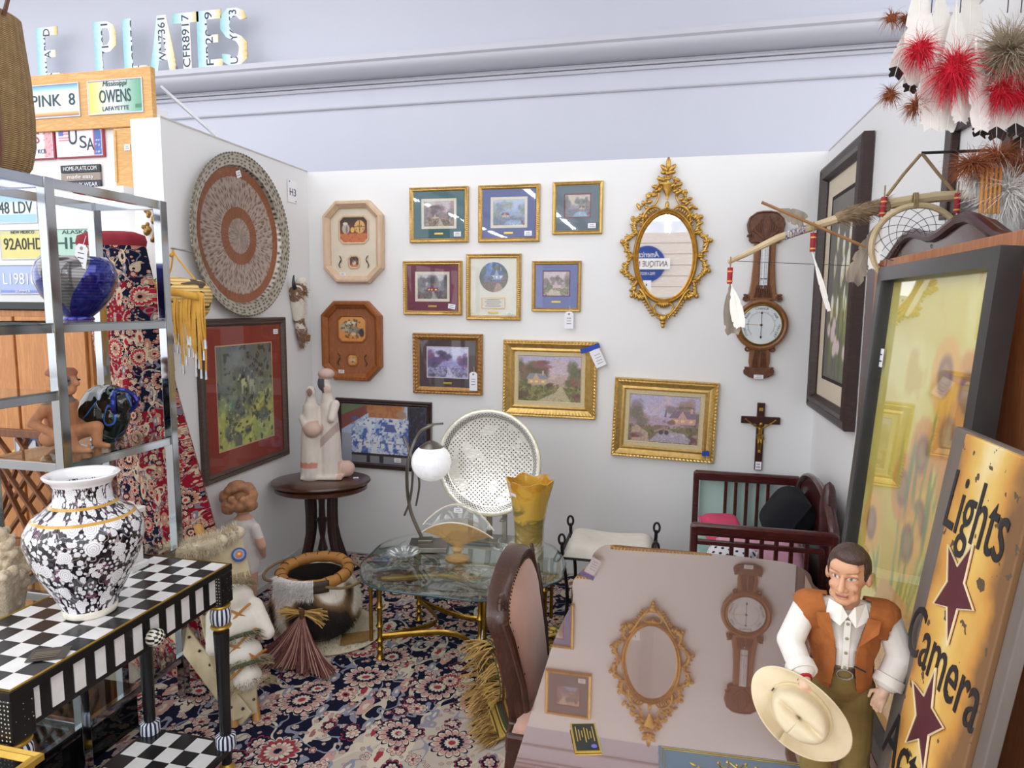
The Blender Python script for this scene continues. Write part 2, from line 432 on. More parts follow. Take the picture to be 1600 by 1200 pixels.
# ------------------------------------------------------------------ patterned carpets
def carpet(name, ground, ground2, pal, sc=1., medallion=None, rough=.95, coord='Object', flat='xy'):
    """woven oriental pattern: layered palmettes, rosettes, leaves and vines"""
    if name in MATS: return MATS[name]
    g = G(name); x, y, z = g.sep(g.co(coord))
    if flat == 'xz': y = z
    if flat == 'yz': x, y = y, z
    v = g.comb(x, y); wv = g.vm('ADD', v, g.vm('SCALE', g.vm('SUBTRACT', g.noise(v, 5*sc, 2, out=1), (.5, .5, .5)), .05/sc))
    base = C(ground)
    if ground2:
        mk = g.noise(v, 1.25*sc, 2)
        if medallion:
            dd = g.vm('LENGTH', g.vm('SUBTRACT', v, (medallion[0], medallion[1], 0)), out=1)
            mk = g.m('MULTIPLY', .98-dd/medallion[2], 1.)+(g.noise(v, 5*sc, 1)-.5)*.35
        mk = g.m('GREATER_THAN', mk, .5); base = g.mix(mk, C(ground), C(ground2))
    # vines: thin contour lines of warped noise
    for k, (s, w, col) in enumerate([(4.6*sc, .014, pal[0]), (7.5*sc, .011, pal[3])]):
        nn = g.noise(g.vm('ADD', wv, (k*7.3, 0, 0)), s, 1.5, .4)
        ln = g.m('LESS_THAN', g.m('ABSOLUTE', g.m('SUBTRACT', g.m('FRACT', nn*5), .5)), w*5)
        base = g.mix(ln*.9, base, C(col))
    # leaves: narrow stretched cells with serrated edges
    for k, (s, rot, col, col2) in enumerate([(9*sc, .6, pal[0], pal[4]), (10*sc, 2.1, pal[1], pal[0]), (14*sc, 1.3, pal[3], pal[0]), (8*sc, 2.7, pal[0], pal[2])]):
        mp = g.n('ShaderNodeMapping'); g.put(mp.inputs[0], wv); mp.inputs['Rotation'].default_value = (0, 0, rot); mp.inputs['Scale'].default_value = (1, .42, 1); mp.inputs['Location'].default_value = (k*3.1, k, 0)
        vv = X(g, mp.outputs[0]); vo = g.vor(vv, s, 'F1', .85, '2D')
        d = vo['Distance']+(g.noise(wv, 60*sc, 1)-.5)*.12
        rr = g.sep(vo['Color'])[0]
        on = g.m('LESS_THAN', d, .21)*g.m('GREATER_THAN', rr, .38)
        base = g.mix(on, base, C(col)); base = g.mix(g.m('LESS_THAN', d, .085)*g.m('GREATER_THAN', rr, .38), base, C(col2))
    # flowers: petals from the angle about each cell's centre
    def flower(base, s, R, n, cols, dark, seed, dens, rnd_=.8):
        p = g.vm('ADD', wv, (seed*5.17, seed*2.3, 0)); vo = g.vor(p, s, 'F1', rnd_, '2D')
        rel = g.vm('SUBTRACT', g.vm('SCALE', p, s), g.vm('SCALE', vo['Position'], s))
        rx, ry, _ = g.sep(rel); cr, cg, cb = g.sep(vo['Color'])
        ang = g.m('ARCTAN2', ry, rx)+cr*6.28
        pet = g.m('ABSOLUTE', g.m('COSINE', ang*(n/2.)))
        rad = R*(.65+.35*cg)*(.66+.34*g.m('POWER', pet, .6))
        t = vo['Distance']/rad
        on = g.m('LESS_THAN', t, 1.)*g.m('LESS_THAN', cb, dens)
        edge = C(dark); st = [(.0, cols[0]), (.17, cols[1]), (.34, cols[2]), (.55, cols[3]), (.80, cols[4])]
        a = g.ramp(t, st, 'CONSTANT'); b2 = g.ramp(t, [(p_, c_) for (p_, _), c_ in zip(st, cols[2:]+cols[:2])], 'CONSTANT')
        col = g.mix(g.m('GREATER_THAN', cr, .55), a, b2)
        vein = g.m('LESS_THAN', pet, .22)*g.m('GREATER_THAN', t, .38); col = g.mix(vein*.8, col, edge)
        col = g.mix(g.m('GREATER_THAN', t, .91), col, edge)
        return g.mix(on, base, col)
    c0, c1, c2, c3, c4, dk = pal
    base = flower(base, 20*sc, .36, 5, [c2, c0, c3, c0, c1], dk, 1, .40)
    base = flower(base, 10.5*sc, .44, 7, [dk, c2, c0, c1, c0], dk, 2, .62)
    base = flower(base, 5.0*sc, .44, 14, [c2, c0, dk, c1, c0], dk, 3, .66)
    base = flower(base, 33*sc, .33, 6, [c0, c2, c0, c1, c3], dk, 4, .42)
    tex = g.noise(v, 420, 2); col = g.mix(.22, base, g.mix(tex, (0, 0, 0, 1), base))
    MATS[name] = g.end(g.pbr(col, rough, 0, g.bump(tex, .5, .003), Specular_IOR_Level=.1)); return MATS[name]
NAVY = carpet('rug_navy_floral', '#191a30', '#c3b5a6', ['#d6c8b4', '#c89a90', '#a03a46', '#9090a0', '#a06a66', '#1a1a30'], .86, (1.72, -2.05, 1.25))
RED = carpet('rug_red_floral', '#8c1a2b', '#161a30', ['#cdb79c', '#b97f6c', '#b3263a', '#7c7a86', '#2a2a44', '#171524'], 1.5, flat='yz')
rug = thing('oriental_rug', 'navy and cream oriental rug with dense flowers covering the floor', 'rug', (0, 0, 0))
MB().box((1.5, -1.75, .006), (2.86, 3.4, .012)).build('pile', NAVY, rug, 0)
# ------------------------------------------------------------------ pictures on the back wall
GOLD = M('gilt_frame', '#dcb976', '#c49c56', rough=.32, metal=.75, scale=60, bump=.25, bscale=240)
GOLD2 = M('bright_gilt', '#e4c47c', '#cda45a', rough=.3, metal=.7, scale=40, bump=.25, bscale=180)
BRONZE = M('bronze_gilt', '#bd9058', '#a27440', rough=.4, metal=.55, scale=50, bump=.3, bscale=200)
BRASSP = M('brass_plate', '#c9b05c', '#b99c48', rough=.3, metal=.7, scale=50)
LABEL = M('price_label', '#f4f3f6', '#e9e8ee', rough=.6)
INKY = M('label_ink', '#55525c', '#45424c', rough=.7)
PANE = glass('picture_glass', (253, 254, 254), 1.3)
CREAM = M('cream_mat_board', '#e9e4da', '#e2dccf', rough=.8, scale=40)
LINEN = M('linen_liner', '#d9c9a4', '#c9b88e', rough=.9, scale=120, bump=.2)
def moulding(w, h, prof, mod=None, per=.03):
    """mitred moulding around a w x h rectangle standing on z=0, front towards -Y; prof = (inset, height)"""
    mb = MB(); rings = []
    nx = max(2, int(w/per*6)) if mod else 1; nz = max(2, int(h/per*6)) if mod else 1
    for k, (d, p) in enumerate(prof):
        ring = []
        x0, x1, z0, z1 = -w/2+d, w/2-d, d, h-d
        pts = [(x0+(x1-x0)*i/nx, z0) for i in range(nx)]+[(x1, z0+(z1-z0)*i/nz) for i in range(nz)] + \
              [(x1-(x1-x0)*i/nx, z1) for i in range(nx)]+[(x0, z1-(z1-z0)*i/nz) for i in range(nz)]
        for x, z in pts:
            q = p
            if mod and mod[k]: q += mod[k]*(.5+.5*math.sin((x+z)*2*PI/per) if k % 2 else .5+.5*math.sin((x-z)*2*PI/per))
            ring.append((x, -q, z))
        rings.append(ring)
    return mb.loft(rings, True, False)
def flat_ring(w, h, x0, z0, iw, ih, y, t=.003):
    """a mat board w x h (centred, from z=0) with a window iw x ih whose lower left corner is x0, z0"""
    a = [(-w/2, 0), (w/2, 0), (w/2, h), (-w/2, h)]; b = [(x0, z0), (x0+iw, z0), (x0+iw, z0+ih), (x0, z0+ih)]
    o = [[Vector((x, yy, z)) for x, z in q] for q, yy in ((a, y), (b, y), (b, y+t))]
    return MB().loft(o, True, False)
def price(parent, x, z, y, w=.045, h=.028, rot=0., lines=2):
    c, s = math.cos(rot), math.sin(rot)
    b = MB().box((x, y-.001, z), (w, .0012, h), (0, rot, 0)).build('price_label', LABEL, parent, 0)
    m = MB()
    for k in range(lines): m.box((x, y-.002, z+h*(.18-.36*k)), (w*(.7 if k else .5), .0006, h*.08), (0, rot, 0))
    m.build('label_print', INKY, b, 0)
def frame(name, label, x0, x1, z0, z1, fw, fmat, mat_c=None, win=None, paint=None, plate=None, tagp=None, prof=None, mod=None, liner=None, per=.012, tilt=0., inner=None, res=.003, depth=.02, glassy=True, grp='framed prints on the back wall', outline=None):
    w, h = x1-x0, z1-z0
    t = thing(name, label, 'picture', ((x0+x1)/2, -.002, z0), (0, tilt, 0), grp)
    prof = prof or [(0, 0), (0, depth*.75), (fw*.2, depth), (fw*.55, depth*.82), (fw*.7, depth*.95), (fw, depth*.45), (fw, .002)]
    moulding(w, h, prof, mod, per).build('frame', fmat, t, .5)
    MB().box((0, -.003, h/2), (w-.01, .004, h-.01)).build('backing', CREAM, t, 0)
    y = -.007
    iw, ih = w-2*fw, h-2*fw
    if liner:
        moulding(iw, ih, [(0, .012), (liner*.8, .009), (liner*.85, .011), (liner, .006), (liner, .002)]).build('liner', LINEN, t, .5)
        t.children[-1].location.z = fw
        win = (liner, liner, iw-2*liner, ih-2*liner)
    if mat_c:
        mm = M('mat_'+mat_c.strip('#'), mat_c, rough=.85, scale=90)
        o = flat_ring(iw+.004, ih+.004, -iw/2+win[0], win[1]+.002, win[2], win[3], y-.003).build('mat_board', mm, t, 0)
        o.location.z = fw-.002
        if inner:
            q = M('mat_'+inner[0].strip('#'), inner[0], rough=.85, scale=90); e = inner[1]
            o2 = flat_ring(win[2]+.004, win[3]+.004, -win[2]/2+e, e+.002, win[2]-2*e, win[3]-2*e, y-.0015, .001).build('inner_mat', q, t, 0)
            o2.location = (-iw/2+win[0]+win[2]/2, 0, fw+win[1]-.002)
    panel('print', win[2], win[3], paint, t, (-iw/2+win[0], y, fw+win[1]), res, outline=outline)
    if plate: MB().box((plate[0], y-.0045, fw+plate[1]), (.055, .002, .012)).build('name_plate', BRASSP, t, 0, .001)
    if glassy: MB().box((0, -.0125, h/2), (iw, .001, ih)).build('glass', PANE, t, 0)
    if tagp: price(t, tagp[0], fw+tagp[1], -.0135 if glassy else y-.006, rot=tagp[2] if len(tagp) > 2 else 0)
    return t
def foliage(c, x, y, rx, ry, cols, n=9, seed=1):
    r = random.Random(seed)
    for k in range(n):
        a = r.uniform(0, 2*PI); q = r.uniform(0, .7)
        c.ell(x+rx*q*math.cos(a), y+ry*q*math.sin(a), rx*r.uniform(.3, .6), ry*r.uniform(.3, .6), cols[k % len(cols)], .5, .85, .35, seed+k, 22)
def cottage(c, x, y, s, wall='#b08f86', roof='#6f5f6e', lit='#f3cf86'):
    c.poly([(x-s, y), (x+s, y), (x+s, y+.75*s), (x-s, y+.75*s)], wall)
    c.poly([(x-1.25*s, y+.7*s), (x+1.2*s, y+.7*s), (x+.85*s, y+1.6*s), (x-.8*s, y+1.6*s)], roof)
    c.poly([(x-.55*s, y+.55*s), (x+.35*s, y+.55*s), (x-.1*s, y+1.65*s)], wall)
    c.rect(x+.55*s, y+1.4*s, x+.75*s, y+2.0*s, wall)
    for dx in (-.75, -.2, .5): c.rect(x+dx*s, y+.22*s, x+(dx+.28)*s, y+.55*s, lit)
    return c
def landscape(c, sky, far, trees, ground, path, house, water=None, seed=1, hx=.4, hy=.42, hs=.14):
    c.grad(sky[0], sky[1]); c.dapple(sky[2], 5, .5, seed, .6, soft=.3)
    c.ell(.5, .38, .9, .22, far, .4, .8, .4, seed)
    foliage(c, .12, .58, .22, .38, trees, 9, seed+1); foliage(c, .9, .56, .2, .36, trees, 9, seed+2)
    foliage(c, hx, hy+.25, .28, .24, trees[::-1], 9, seed+9)
    c.lay(np.clip((.36-c.v+.08*(fbm(c.u*5, c.v*5, seed)-.5))/.06, 0, 1), ground[0])
    c.dapple(ground[1], 16, .5, seed+4, .8, c.v < .38); c.dapple(ground[2], 30, .56, seed+5, .9, c.v < .36)
    if house: cottage(c, hx, hy-.08, hs, *house)
    foliage(c, hx-.2, hy-.06, .12, .09, [trees[0], ground[1]], 6, seed+7); foliage(c, hx+.24, hy-.08, .12, .08, [trees[1], ground[2]], 6, seed+8)
    if water:
        c.poly([(.3, .02), (.95, .02), (.8, .22), (.55, .26), (.42, .2)], water, .85); c.dapple('#efe6ea', 26, .6, seed+6, .5, (c.v < .22) & (c.u > .4))
    if path: c.poly(path[1], path[0], .85); c.dapple('#8e7c66', 34, .6, seed+3, .5, c.v < .3)
    foliage(c, .08, .1, .16, .12, [ground[2], trees[0], '#8a4a46'], 8, seed+11); foliage(c, .93, .12, .12, .14, [trees[1], '#7c4a50', ground[2]], 8, seed+12)
    c.c *= (.86+.28*fbm(c.u*60, c.v*48, seed+20))[:, None]
RD = [(.42, 0), (.72, 0), (.6, .18), (.54, .34), (.5, .34), (.5, .18)]
def small(sky, far, trees, ground, path, house, **k): return lambda c: landscape(c, sky, far, trees, ground, path, house, **k)
BEAD = [0, .002, .0035, .002, 0, 0, 0]
frame('framed_print', 'gold framed misty village print with dark teal mat, top row nearest the cream plaque', .686, 1.056, 1.995, 2.321, .026, GOLD, '#4a6c74', (.048, .055, .222, .178), small(('#b7a8ad', '#c9bcc4', '#a98d93'), '#8d7f86', ['#6d666b', '#8b7a7d', '#a58788'], ('#7f7468', '#6a6258', '#b59a8d'), ('#c7b8ad', RD), ('#c9b3ac', '#7e6f78'), seed=3, hs=.09), (0, .026), (.118, .022), mod=BEAD, inner=('#e6dccb', .016))
frame('framed_print', 'gold framed lakeside cottage print with violet blue mat, top row middle', 1.118, 1.487, 1.993, 2.321, .026, GOLD, '#5f679a', (.048, .055, .222, .178), small(('#9fb0cf', '#b7c3dd', '#c9c6dc'), '#8f9cbb', ['#7c86a0', '#9aa3ae', '#86907f'], ('#7488a2', '#8b7f8f', '#5d6f8c'), None, ('#b98d86', '#6a5a6a'), water='#8fa7c8', seed=5, hs=.1), (0, .026), (.118, .022), mod=BEAD, inner=('#e6dccb', .016))
frame('framed_print', 'small gold framed seaside print with slate mat, top row nearest the mirror', 1.562, 1.85, 2.032, 2.326, .022, GOLD2, '#697680', (.045, .070, .154, .135), small(('#c9b79f', '#cdbcae', '#bfa8a6'), '#8d86a0', ['#7b7580', '#8a8078', '#5f6a6c'], ('#7f8797', '#8c7a86', '#6b6f7f'), None, ('#a8907f', '#6a5a5e'), water='#8fb2cc', seed=8, hx=.66, hs=.1), None, (.085, .024), mod=None, inner=('#8a4a50', .006))
frame('framed_print', 'gold framed red house print with burgundy mat, second row beside the brown plaque', .640, 1.016, 1.561, 1.886, .026, GOLD, '#7e4256', (.050, .055, .222, .180), small(('#b9b3bb', '#cfc7c8', '#a9a3ab'), '#7f7a80', ['#4a4650', '#5d5660', '#6f6a6a'], ('#5d5358', '#78706f', '#8a7f80'), ('#b8b4b0', RD), ('#8c2f35', '#77727f', '#f7dc9a'), seed=11, hx=.5, hs=.16), (0, .026), (.125, .026, .15), mod=BEAD, inner=('#e6dccb', .016))
frame('framed_print', 'small gold framed pink cottage print with periwinkle mat, second row right', 1.447, 1.735, 1.589, 1.881, .022, GOLD, '#7c84b4', (.040, .065, .164, .150), small(('#cbb7b4', '#d8cbcb', '#b79fa8'), '#a8959a', ['#8f7f7b', '#a68b86', '#767a68'], ('#8b8a72', '#6f735f', '#c3b49e'), ('#dccdb8', [(.1, .02), (.7, .02), (.62, .2), (.3, .28)]), ('#cdb3bd', '#9a8794'), seed=14, hx=.5, hs=.17), (.0, .034), None, mod=None, inner=('#7c4a6a', .006))
def round_pic(c):
    landscape(c, ('#9fb3d6', '#3f63ad', '#c9d4ea'), '#5b6590', ['#4b5a52', '#67745e', '#3f4a58'], ('#5c6650', '#7b6a68', '#a8586a'), ('#b79a92', [(.5, 0), (.9, 0), (.7, .3), (.6, .3)]), ('#9aa3c0', '#55608c', '#e8e6ee'), seed=17, hx=.62, hy=.5, hs=.2)
t = frame('framed_print', 'gold framed round garden print on a cream mat above a verse card, second row middle', 1.044, 1.379, 1.535, 1.925, .026, GOLD, None, (.055, .140, .176, .176), round_pic, None, None, mod=BEAD, outline=lambda c: c.ell(.5, .5, .5, .5, '#ffffff', .01), res=.0025)
b = flat_ring(.146, .066, -.069, .004, .138, .058, -.012, .002).build('verse_border', GOLD, t, 0); b.location = (0, .001, .068)
m = MB()
for k in range(4): m.box((0, -.0118, .083+.012*k), (.1-.02*(k % 2), .0005, .0022))
m.build('verse_print', INKY, t, 0)
MB().box((0, -.0115, .045), (.06, .002, .010)).build('name_plate', BRASSP, t, 0, .001); price(t, .10, .04, -.0135, .035, .014)
def tie_tag(name, label, x, z, y=-.03, w=.052, h=.10, rot=0.):
    t = thing(name, label, 'price tag', (x, y, z), (0, rot, 0))
    p = [(-w/2, 0), (w/2, 0), (w/2, h-.012), (w/2-.012, h), (-w/2+.012, h), (-w/2, h-.012)]
    MB().prism(p, -.0006, .0006).build('card', LABEL, t, 0)
    MB().lathe([(.002, 0), (.006, 0), (.006, .001), (.002, .001)], 12, (0, -.0018, h-.014), (0, 1, 0)).build('eyelet', M('eyelet', '#8d8278', rough=.4, metal=.5), t)
    m = MB()
    for k in range(3): m.box((0, -.001, h*.62-.016*k), (w*.5, .0004, .003))
    m.build('writing', INKY, t, 0)
    MB().tube([(0, -.001, h-.014), (.004, .004, h+.01), (.0, .012, h+.03)], .0008, 5).build('string', LABEL, t)
tie_tag('price_tag', 'white price tag hanging off the periwinkle print', 1.672, 1.49, -.032)
frame('framed_print', 'ornate bronze framed violet forest print with brown mat, third row left', .701, 1.147, 1.077, 1.449, .042, BRONZE, '#5a4a4e', (.045, .055, .270, .195), small(('#cfc9ea', '#d9d8f2', '#8a86c4'), '#9a93cf', ['#4f4466', '#6a5788', '#8a5d86'], ('#8f8ab8', '#5c4f7a', '#b9b5dc'), ('#d5d0ea', RD), None, seed=21), (.0, .025), None, prof=[(0, 0), (0, .018), (.006, .024), (.014, .022), (.022, .026), (.030, .022), (.036, .014), (.042, .010), (.042, .002)], mod=[0, .003, .004, .002, .006, .002, 0, 0, 0], per=.022, inner=('#d6cdda', .006))
tie_tag('price_tag', 'white price tag hung on the bronze framed forest print', 1.095, 1.105, -.032, .05, .115)
WIDE = [(0, 0), (0, .022), (.006, .030), (.014, .028), (.02, .034), (.032, .024), (.046, .018), (.058, .022), (.064, .016), (.070, .010), (.070, .002)]
WM = [0, .004, .005, .003, .003, 0, 0, .0, 0, 0, 0]
def lane(c):
    landscape(c, ('#e3bf9a', '#b9b0cc', '#d9a98f'), '#b49a92', ['#5b5a3c', '#8a5f52', '#6f6f52'], ('#8a8a52', '#6b6f3c', '#5c4a34'), ('#c9b89a', [(.3, 0), (.85, 0), (.78, .16), (.7, .34), (.66, .34), (.6, .2)]), ('#c7a07a', '#8d8890', '#f7d88a'), seed=25, hx=.3, hy=.46, hs=.15)
    foliage(c, .35, .8, .22, .16, ['#8a5a5c', '#9a6a6a', '#6f5550'], 9, 31); cottage(c, .3, .38, .15, '#c7a884', '#8f8e96')
frame('framed_painting', 'wide gilt framed cottage lane painting with a taped paper at its corner', 1.277, 1.838, .962, 1.418, .062, GOLD2, None, None, lane, None, None, prof=WIDE, mod=WM, per=.02, liner=.032, tilt=.004, depth=.03, glassy=False, res=.0028)
def bridge(c):
    landscape(c, ('#d9c9d6', '#b5aecb', '#d9b7bb'), '#b59aa8', ['#8f7c80', '#a78a86', '#76705e'], ('#7c7a4e', '#8a6a5c', '#5f5a40'), ('#c7a897', [(.0, .0), (.3, 0), (.28, .2), (.12, .35), (.05, .3)]), ('#cda39a', '#8a7484', '#f3cf8a'), water='#b3a9c0', seed=33, hx=.78, hy=.5, hs=.17)
    c.line([(.38, .24), (.5, .31), (.62, .25)], .022, '#a88f86'); c.ell(.47, .22, .035, .05, '#4f4750', .2); c.ell(.55, .22, .035, .05, '#4f4750', .2); c.poly([(.5, .55), (.54, .55), (.53, .75)], '#6f7688')
frame('framed_painting', 'wide gilt framed stone bridge and cottage painting below the gilt mirror', 1.933, 2.511, .748, 1.209, .062, GOLD2, None, None, bridge, None, None, prof=WIDE, mod=WM, per=.02, liner=.032, tilt=.028, depth=.03, glassy=False, res=.0028)
TAPE = M('blue_tape', '#2448b4', '#1e3fa4', rough=.6)
t = thing('taped_paper', 'white paper slip stuck with blue tape on the cottage lane painting', 'paper', (1.80, -.042, 1.37), (0, 0, 0))
MB().box((.0, -.003, .01), (.115, .001, .028), (0, -.35, 0)).build('tape', TAPE, t, 0)
MB().box((.045, -.001, -.045), (.062, .001, .105), (0, -.45, 0)).build('slip', LABEL, t, 0)
m = MB()
for k in range(4): m.box((.042+.006*k, -.002, -.025-.016*k), (.035, .0005, .002), (0, -.45, 0))
m.build('writing', INKY, t, 0)
t = thing('tape_square', 'small blue tape square on the corner of the stone bridge painting', 'tape', (2.465, -.040, .80))
MB().box((0, -.002, 0), (.038, .001, .028)).build('tape', TAPE, t, 0)
MB().tube([(.005, -.004, -.01), (.01, -.006, -.07), (.008, -.006, -.14)], .0008, 5).build('thread', LABEL, t)

# ------------------------------------------------------------------ octagonal wooden plaques
def octo(w, h, c): return [(-w/2+c, 0), (w/2-c, 0), (w/2, c), (w/2, h-c), (w/2-c, h), (-w/2+c, h), (-w/2, h-c), (-w/2, c)]
def inset_oct(w, h, c, d): return [(x, z+d) for x, z in octo(w-2*d, h-2*d, max(.004, c-d*.59))]
def plaque(name, label, x0, x1, z0, z1, mo, mf, paint1, paint2, dep=.05):
    w, h = x1-x0, z1-z0; c = .09
    t = thing(name, label, 'plaque', ((x0+x1)/2, -.002, z0), 0, 'octagonal plaques')
    pr = [(0, 0), (0, dep*.7), (.008, dep), (.022, dep), (.030, dep*.8), (.044, dep*.55), (.044, .004)]
    MB().loft([[Vector((x, -p, z)) for x, z in inset_oct(w, h, c, d)] for d, p in pr], True, False).build('frame', mo, t, .4)
    hole = lambda cx, cz, ww, hh, cc: [(x+cx, z+cz) for x, z in octo(ww, hh, cc)]
    MB().prism(inset_oct(w, h, c, .040), -.012, -.002).build('face_board', mf, t, 0)
    for nm, (cx, cz, ww, hh, cc), pt in (('large_window', (0, h*.475, .205, .175, .03), paint1), ('small_window', (0, h*.175, .082, .085, .018), paint2)):
        rg = [(0, .013), (0, .016), (.007, .018), (.012, .0145)]
        ob = MB().loft([[Vector((x+cx, -p, z+cz)) for x, z in inset_oct(ww, hh, cc, d)] for d, p in rg], True, False).build(nm+'_rim', mo, t, .4)
        pp = panel(nm+'_print', ww-.02, hh-.02, pt, t, (cx-ww/2+.01, -.0135, cz+.01), .0022, outline=lambda k: k.poly([(.14, 0), (.86, 0), (1, .16), (1, .84), (.86, 1), (.14, 1), (0, .84), (0, .16)], '#ffffff'))
    for s in (-1, 1):
        q = [(s*.092+s*.008*math.sin(a*2.2), -.018-.004*math.sin(a), h*.175+.006+.075*(a/PI)) for a in [PI*i/10 for i in range(11)]]
        MB().tube(q, lambda u: .0025+.002*math.sin(u*PI)*abs(math.sin(u*9)), 6).build('scroll_handle', M('pewter_handle', '#5f5a52', '#4a463f', rough=.4, metal=.7) if 'cream' in label else M('silver_handle', '#a8968a', '#8d7f76', rough=.35, metal=.6), t)
    price(t, -.08, .055, -.013, .04, .022)
def still1(c):
    c.grad('#b0532c', '#2a1a18'); c.lay(np.clip((.38-c.v)/.04, 0, 1), '#c9713c'); c.ell(.72, .62, .2, .27, '#d9a860', .08); c.line([(.55, .62), (.9, .62)], .02, '#3a241a'); c.line([(.72, .42), (.72, .85)], .018, '#3a241a')
    for k in range(5): c.ell(.60+.06*k, .52+.05*(k % 2)*3, .02, .03, '#3a2018', .2)
    c.ell(.22, .55, .15, .22, '#b9aea0', .15); c.ell(.2, .75, .1, .06, '#d5cec0', .2); c.ell(.25, .5, .05, .2, '#837468', .5); c.ell(.46, .5, .08, .12, '#e0b04c', .2); c.dapple('#7a3a20', 20, .6, 5, .5, c.v < .4)
def still2(c): c.grad('#8f4a2a', '#3a2a28'); c.lay(np.clip((.25-c.v)/.04, 0, 1), '#c97a40'); c.ell(.5, .4, .22, .22, '#d3c6b4', .15); c.ell(.42, .55, .12, .12, '#8d7f70', .3); c.dapple('#a8a098', 14, .6, 3, .5)
def still3(c):
    c.grad('#d98a3c', '#e0a050'); c.ell(.3, .55, .26, .22, '#b7a78c', .2, 1, .5, 4); c.ell(.6, .42, .3, .18, '#8d8272', .2, 1, .5, 6); c.ell(.45, .75, .3, .08, '#d9cdb4', .3, 1, .5, 7); c.dapple('#4a3f34', 13, .55, 9, .8, np.hypot(c.u-.5, c.v-.5) < .42); c.ell(.85, .35, .1, .2, '#2c2a24', .3); c.ell(.55, .3, .12, .08, '#d8b894', .3)
def still4(c): c.grad('#d98a3c', '#e0a858'); c.ell(.5, .45, .3, .25, '#c9bba0', .2, 1, .4); c.ell(.5, .3, .2, .1, '#8a6a44', .3); c.dapple('#7a5c38', 12, .6, 2, .6)
plaque('octagonal_plaque', 'cream octagonal plaque with a jug and basket still life above a smaller one', .117, .515, 1.752, 2.255, M('limed_wood', '#d8bda2', '#c9aa8c', rough=.5, scale=30, stretch=(1, 1, .3)), M('cream_board', '#e2d6c2', '#dacdb7', rough=.7), still1, still2)
plaque('octagonal_plaque', 'orange brown octagonal wooden plaque with shells picture, hung under the cream one', .090, .497, 1.140, 1.642, wood('plaque_wood', '#a5622f', '#8c4f24', .4, (6, 1, 1), 10), wood('plaque_board', '#a8683f', '#955a36', .6, (6, 1, 1), 10), still3, still4)

# ------------------------------------------------------------------ gilt oval mirror
GILT = M('carved_gilt', '#deb660', '#a87c34', rough=.34, metal=.8, scale=45, bump=.3, bscale=120, amt=.7)
t = thing('gilt_mirror', 'oval mirror in carved gilt openwork frame with urn crest', 'mirror', (2.205, -.004, 1.494))
g_ = G('mirror_silver'); MIRROR = g_.end(g_.pbr(g_.mix(g_.noise(g_.co(), 6), (.86, .87, .87, 1), (.9, .9, .9, 1)), .015, 1.))
cx, cz, ax, az = 0., .405, .150, .235
MB().lathe([(.001, -.012), (1, -.012), (1, 0), (.001, 0)], 64, (cx, 0, cz), (0, 1, 0)).build('mirror_glass', MIRROR, t)
gl = t.children[-1]
for v in gl.data.vertices: v.co.x = cx+(v.co.x-cx)*ax; v.co.z = cz+(v.co.z-cz)*az
pr = [(-.004, .010), (-.002, .022), (.004, .027), (.010, .022), (.012, .026), (.018, .031), (.026, .026), (.028, .004)]
rings = []
for d, p in pr:
    rings.append([Vector((cx+(ax+d)*math.cos(a), -p, cz+(az+d)*math.sin(a))) for a in [2*PI*k/72 for k in range(72)]])
MB().loft(rings, True, False).build('oval_moulding', GILT, t, 1.)
def spiral(x, z, r0, a0, turns, s=1, n=22, end=.15):
    return [(x+s*(r0*(1-(1-end)*k/n))*math.cos(a0+turns*2*PI*k/n), -.018, z+(r0*(1-(1-end)*k/n))*math.sin(a0+turns*2*PI*k/n)) for k in range(n+1)]
def bez(p, n=16):
    p = [Vector(q) for q in p]; r = []
    for k in range(n+1):
        u = k/n; q = p[:]
        while len(q) > 1: q = [q[i].lerp(q[i+1], u) for i in range(len(q)-1)]
        r.append(q[0])
    return r
def leaf(mb, x, z, ang, L, w, y=-.022, th=.010):
    mb.ell((x+L/2*math.cos(ang), y, z+L/2*math.sin(ang)), (L/2, th, w/2), 8, 5, (0, -ang, 0))
sc = MB(); rr = random.Random(5)
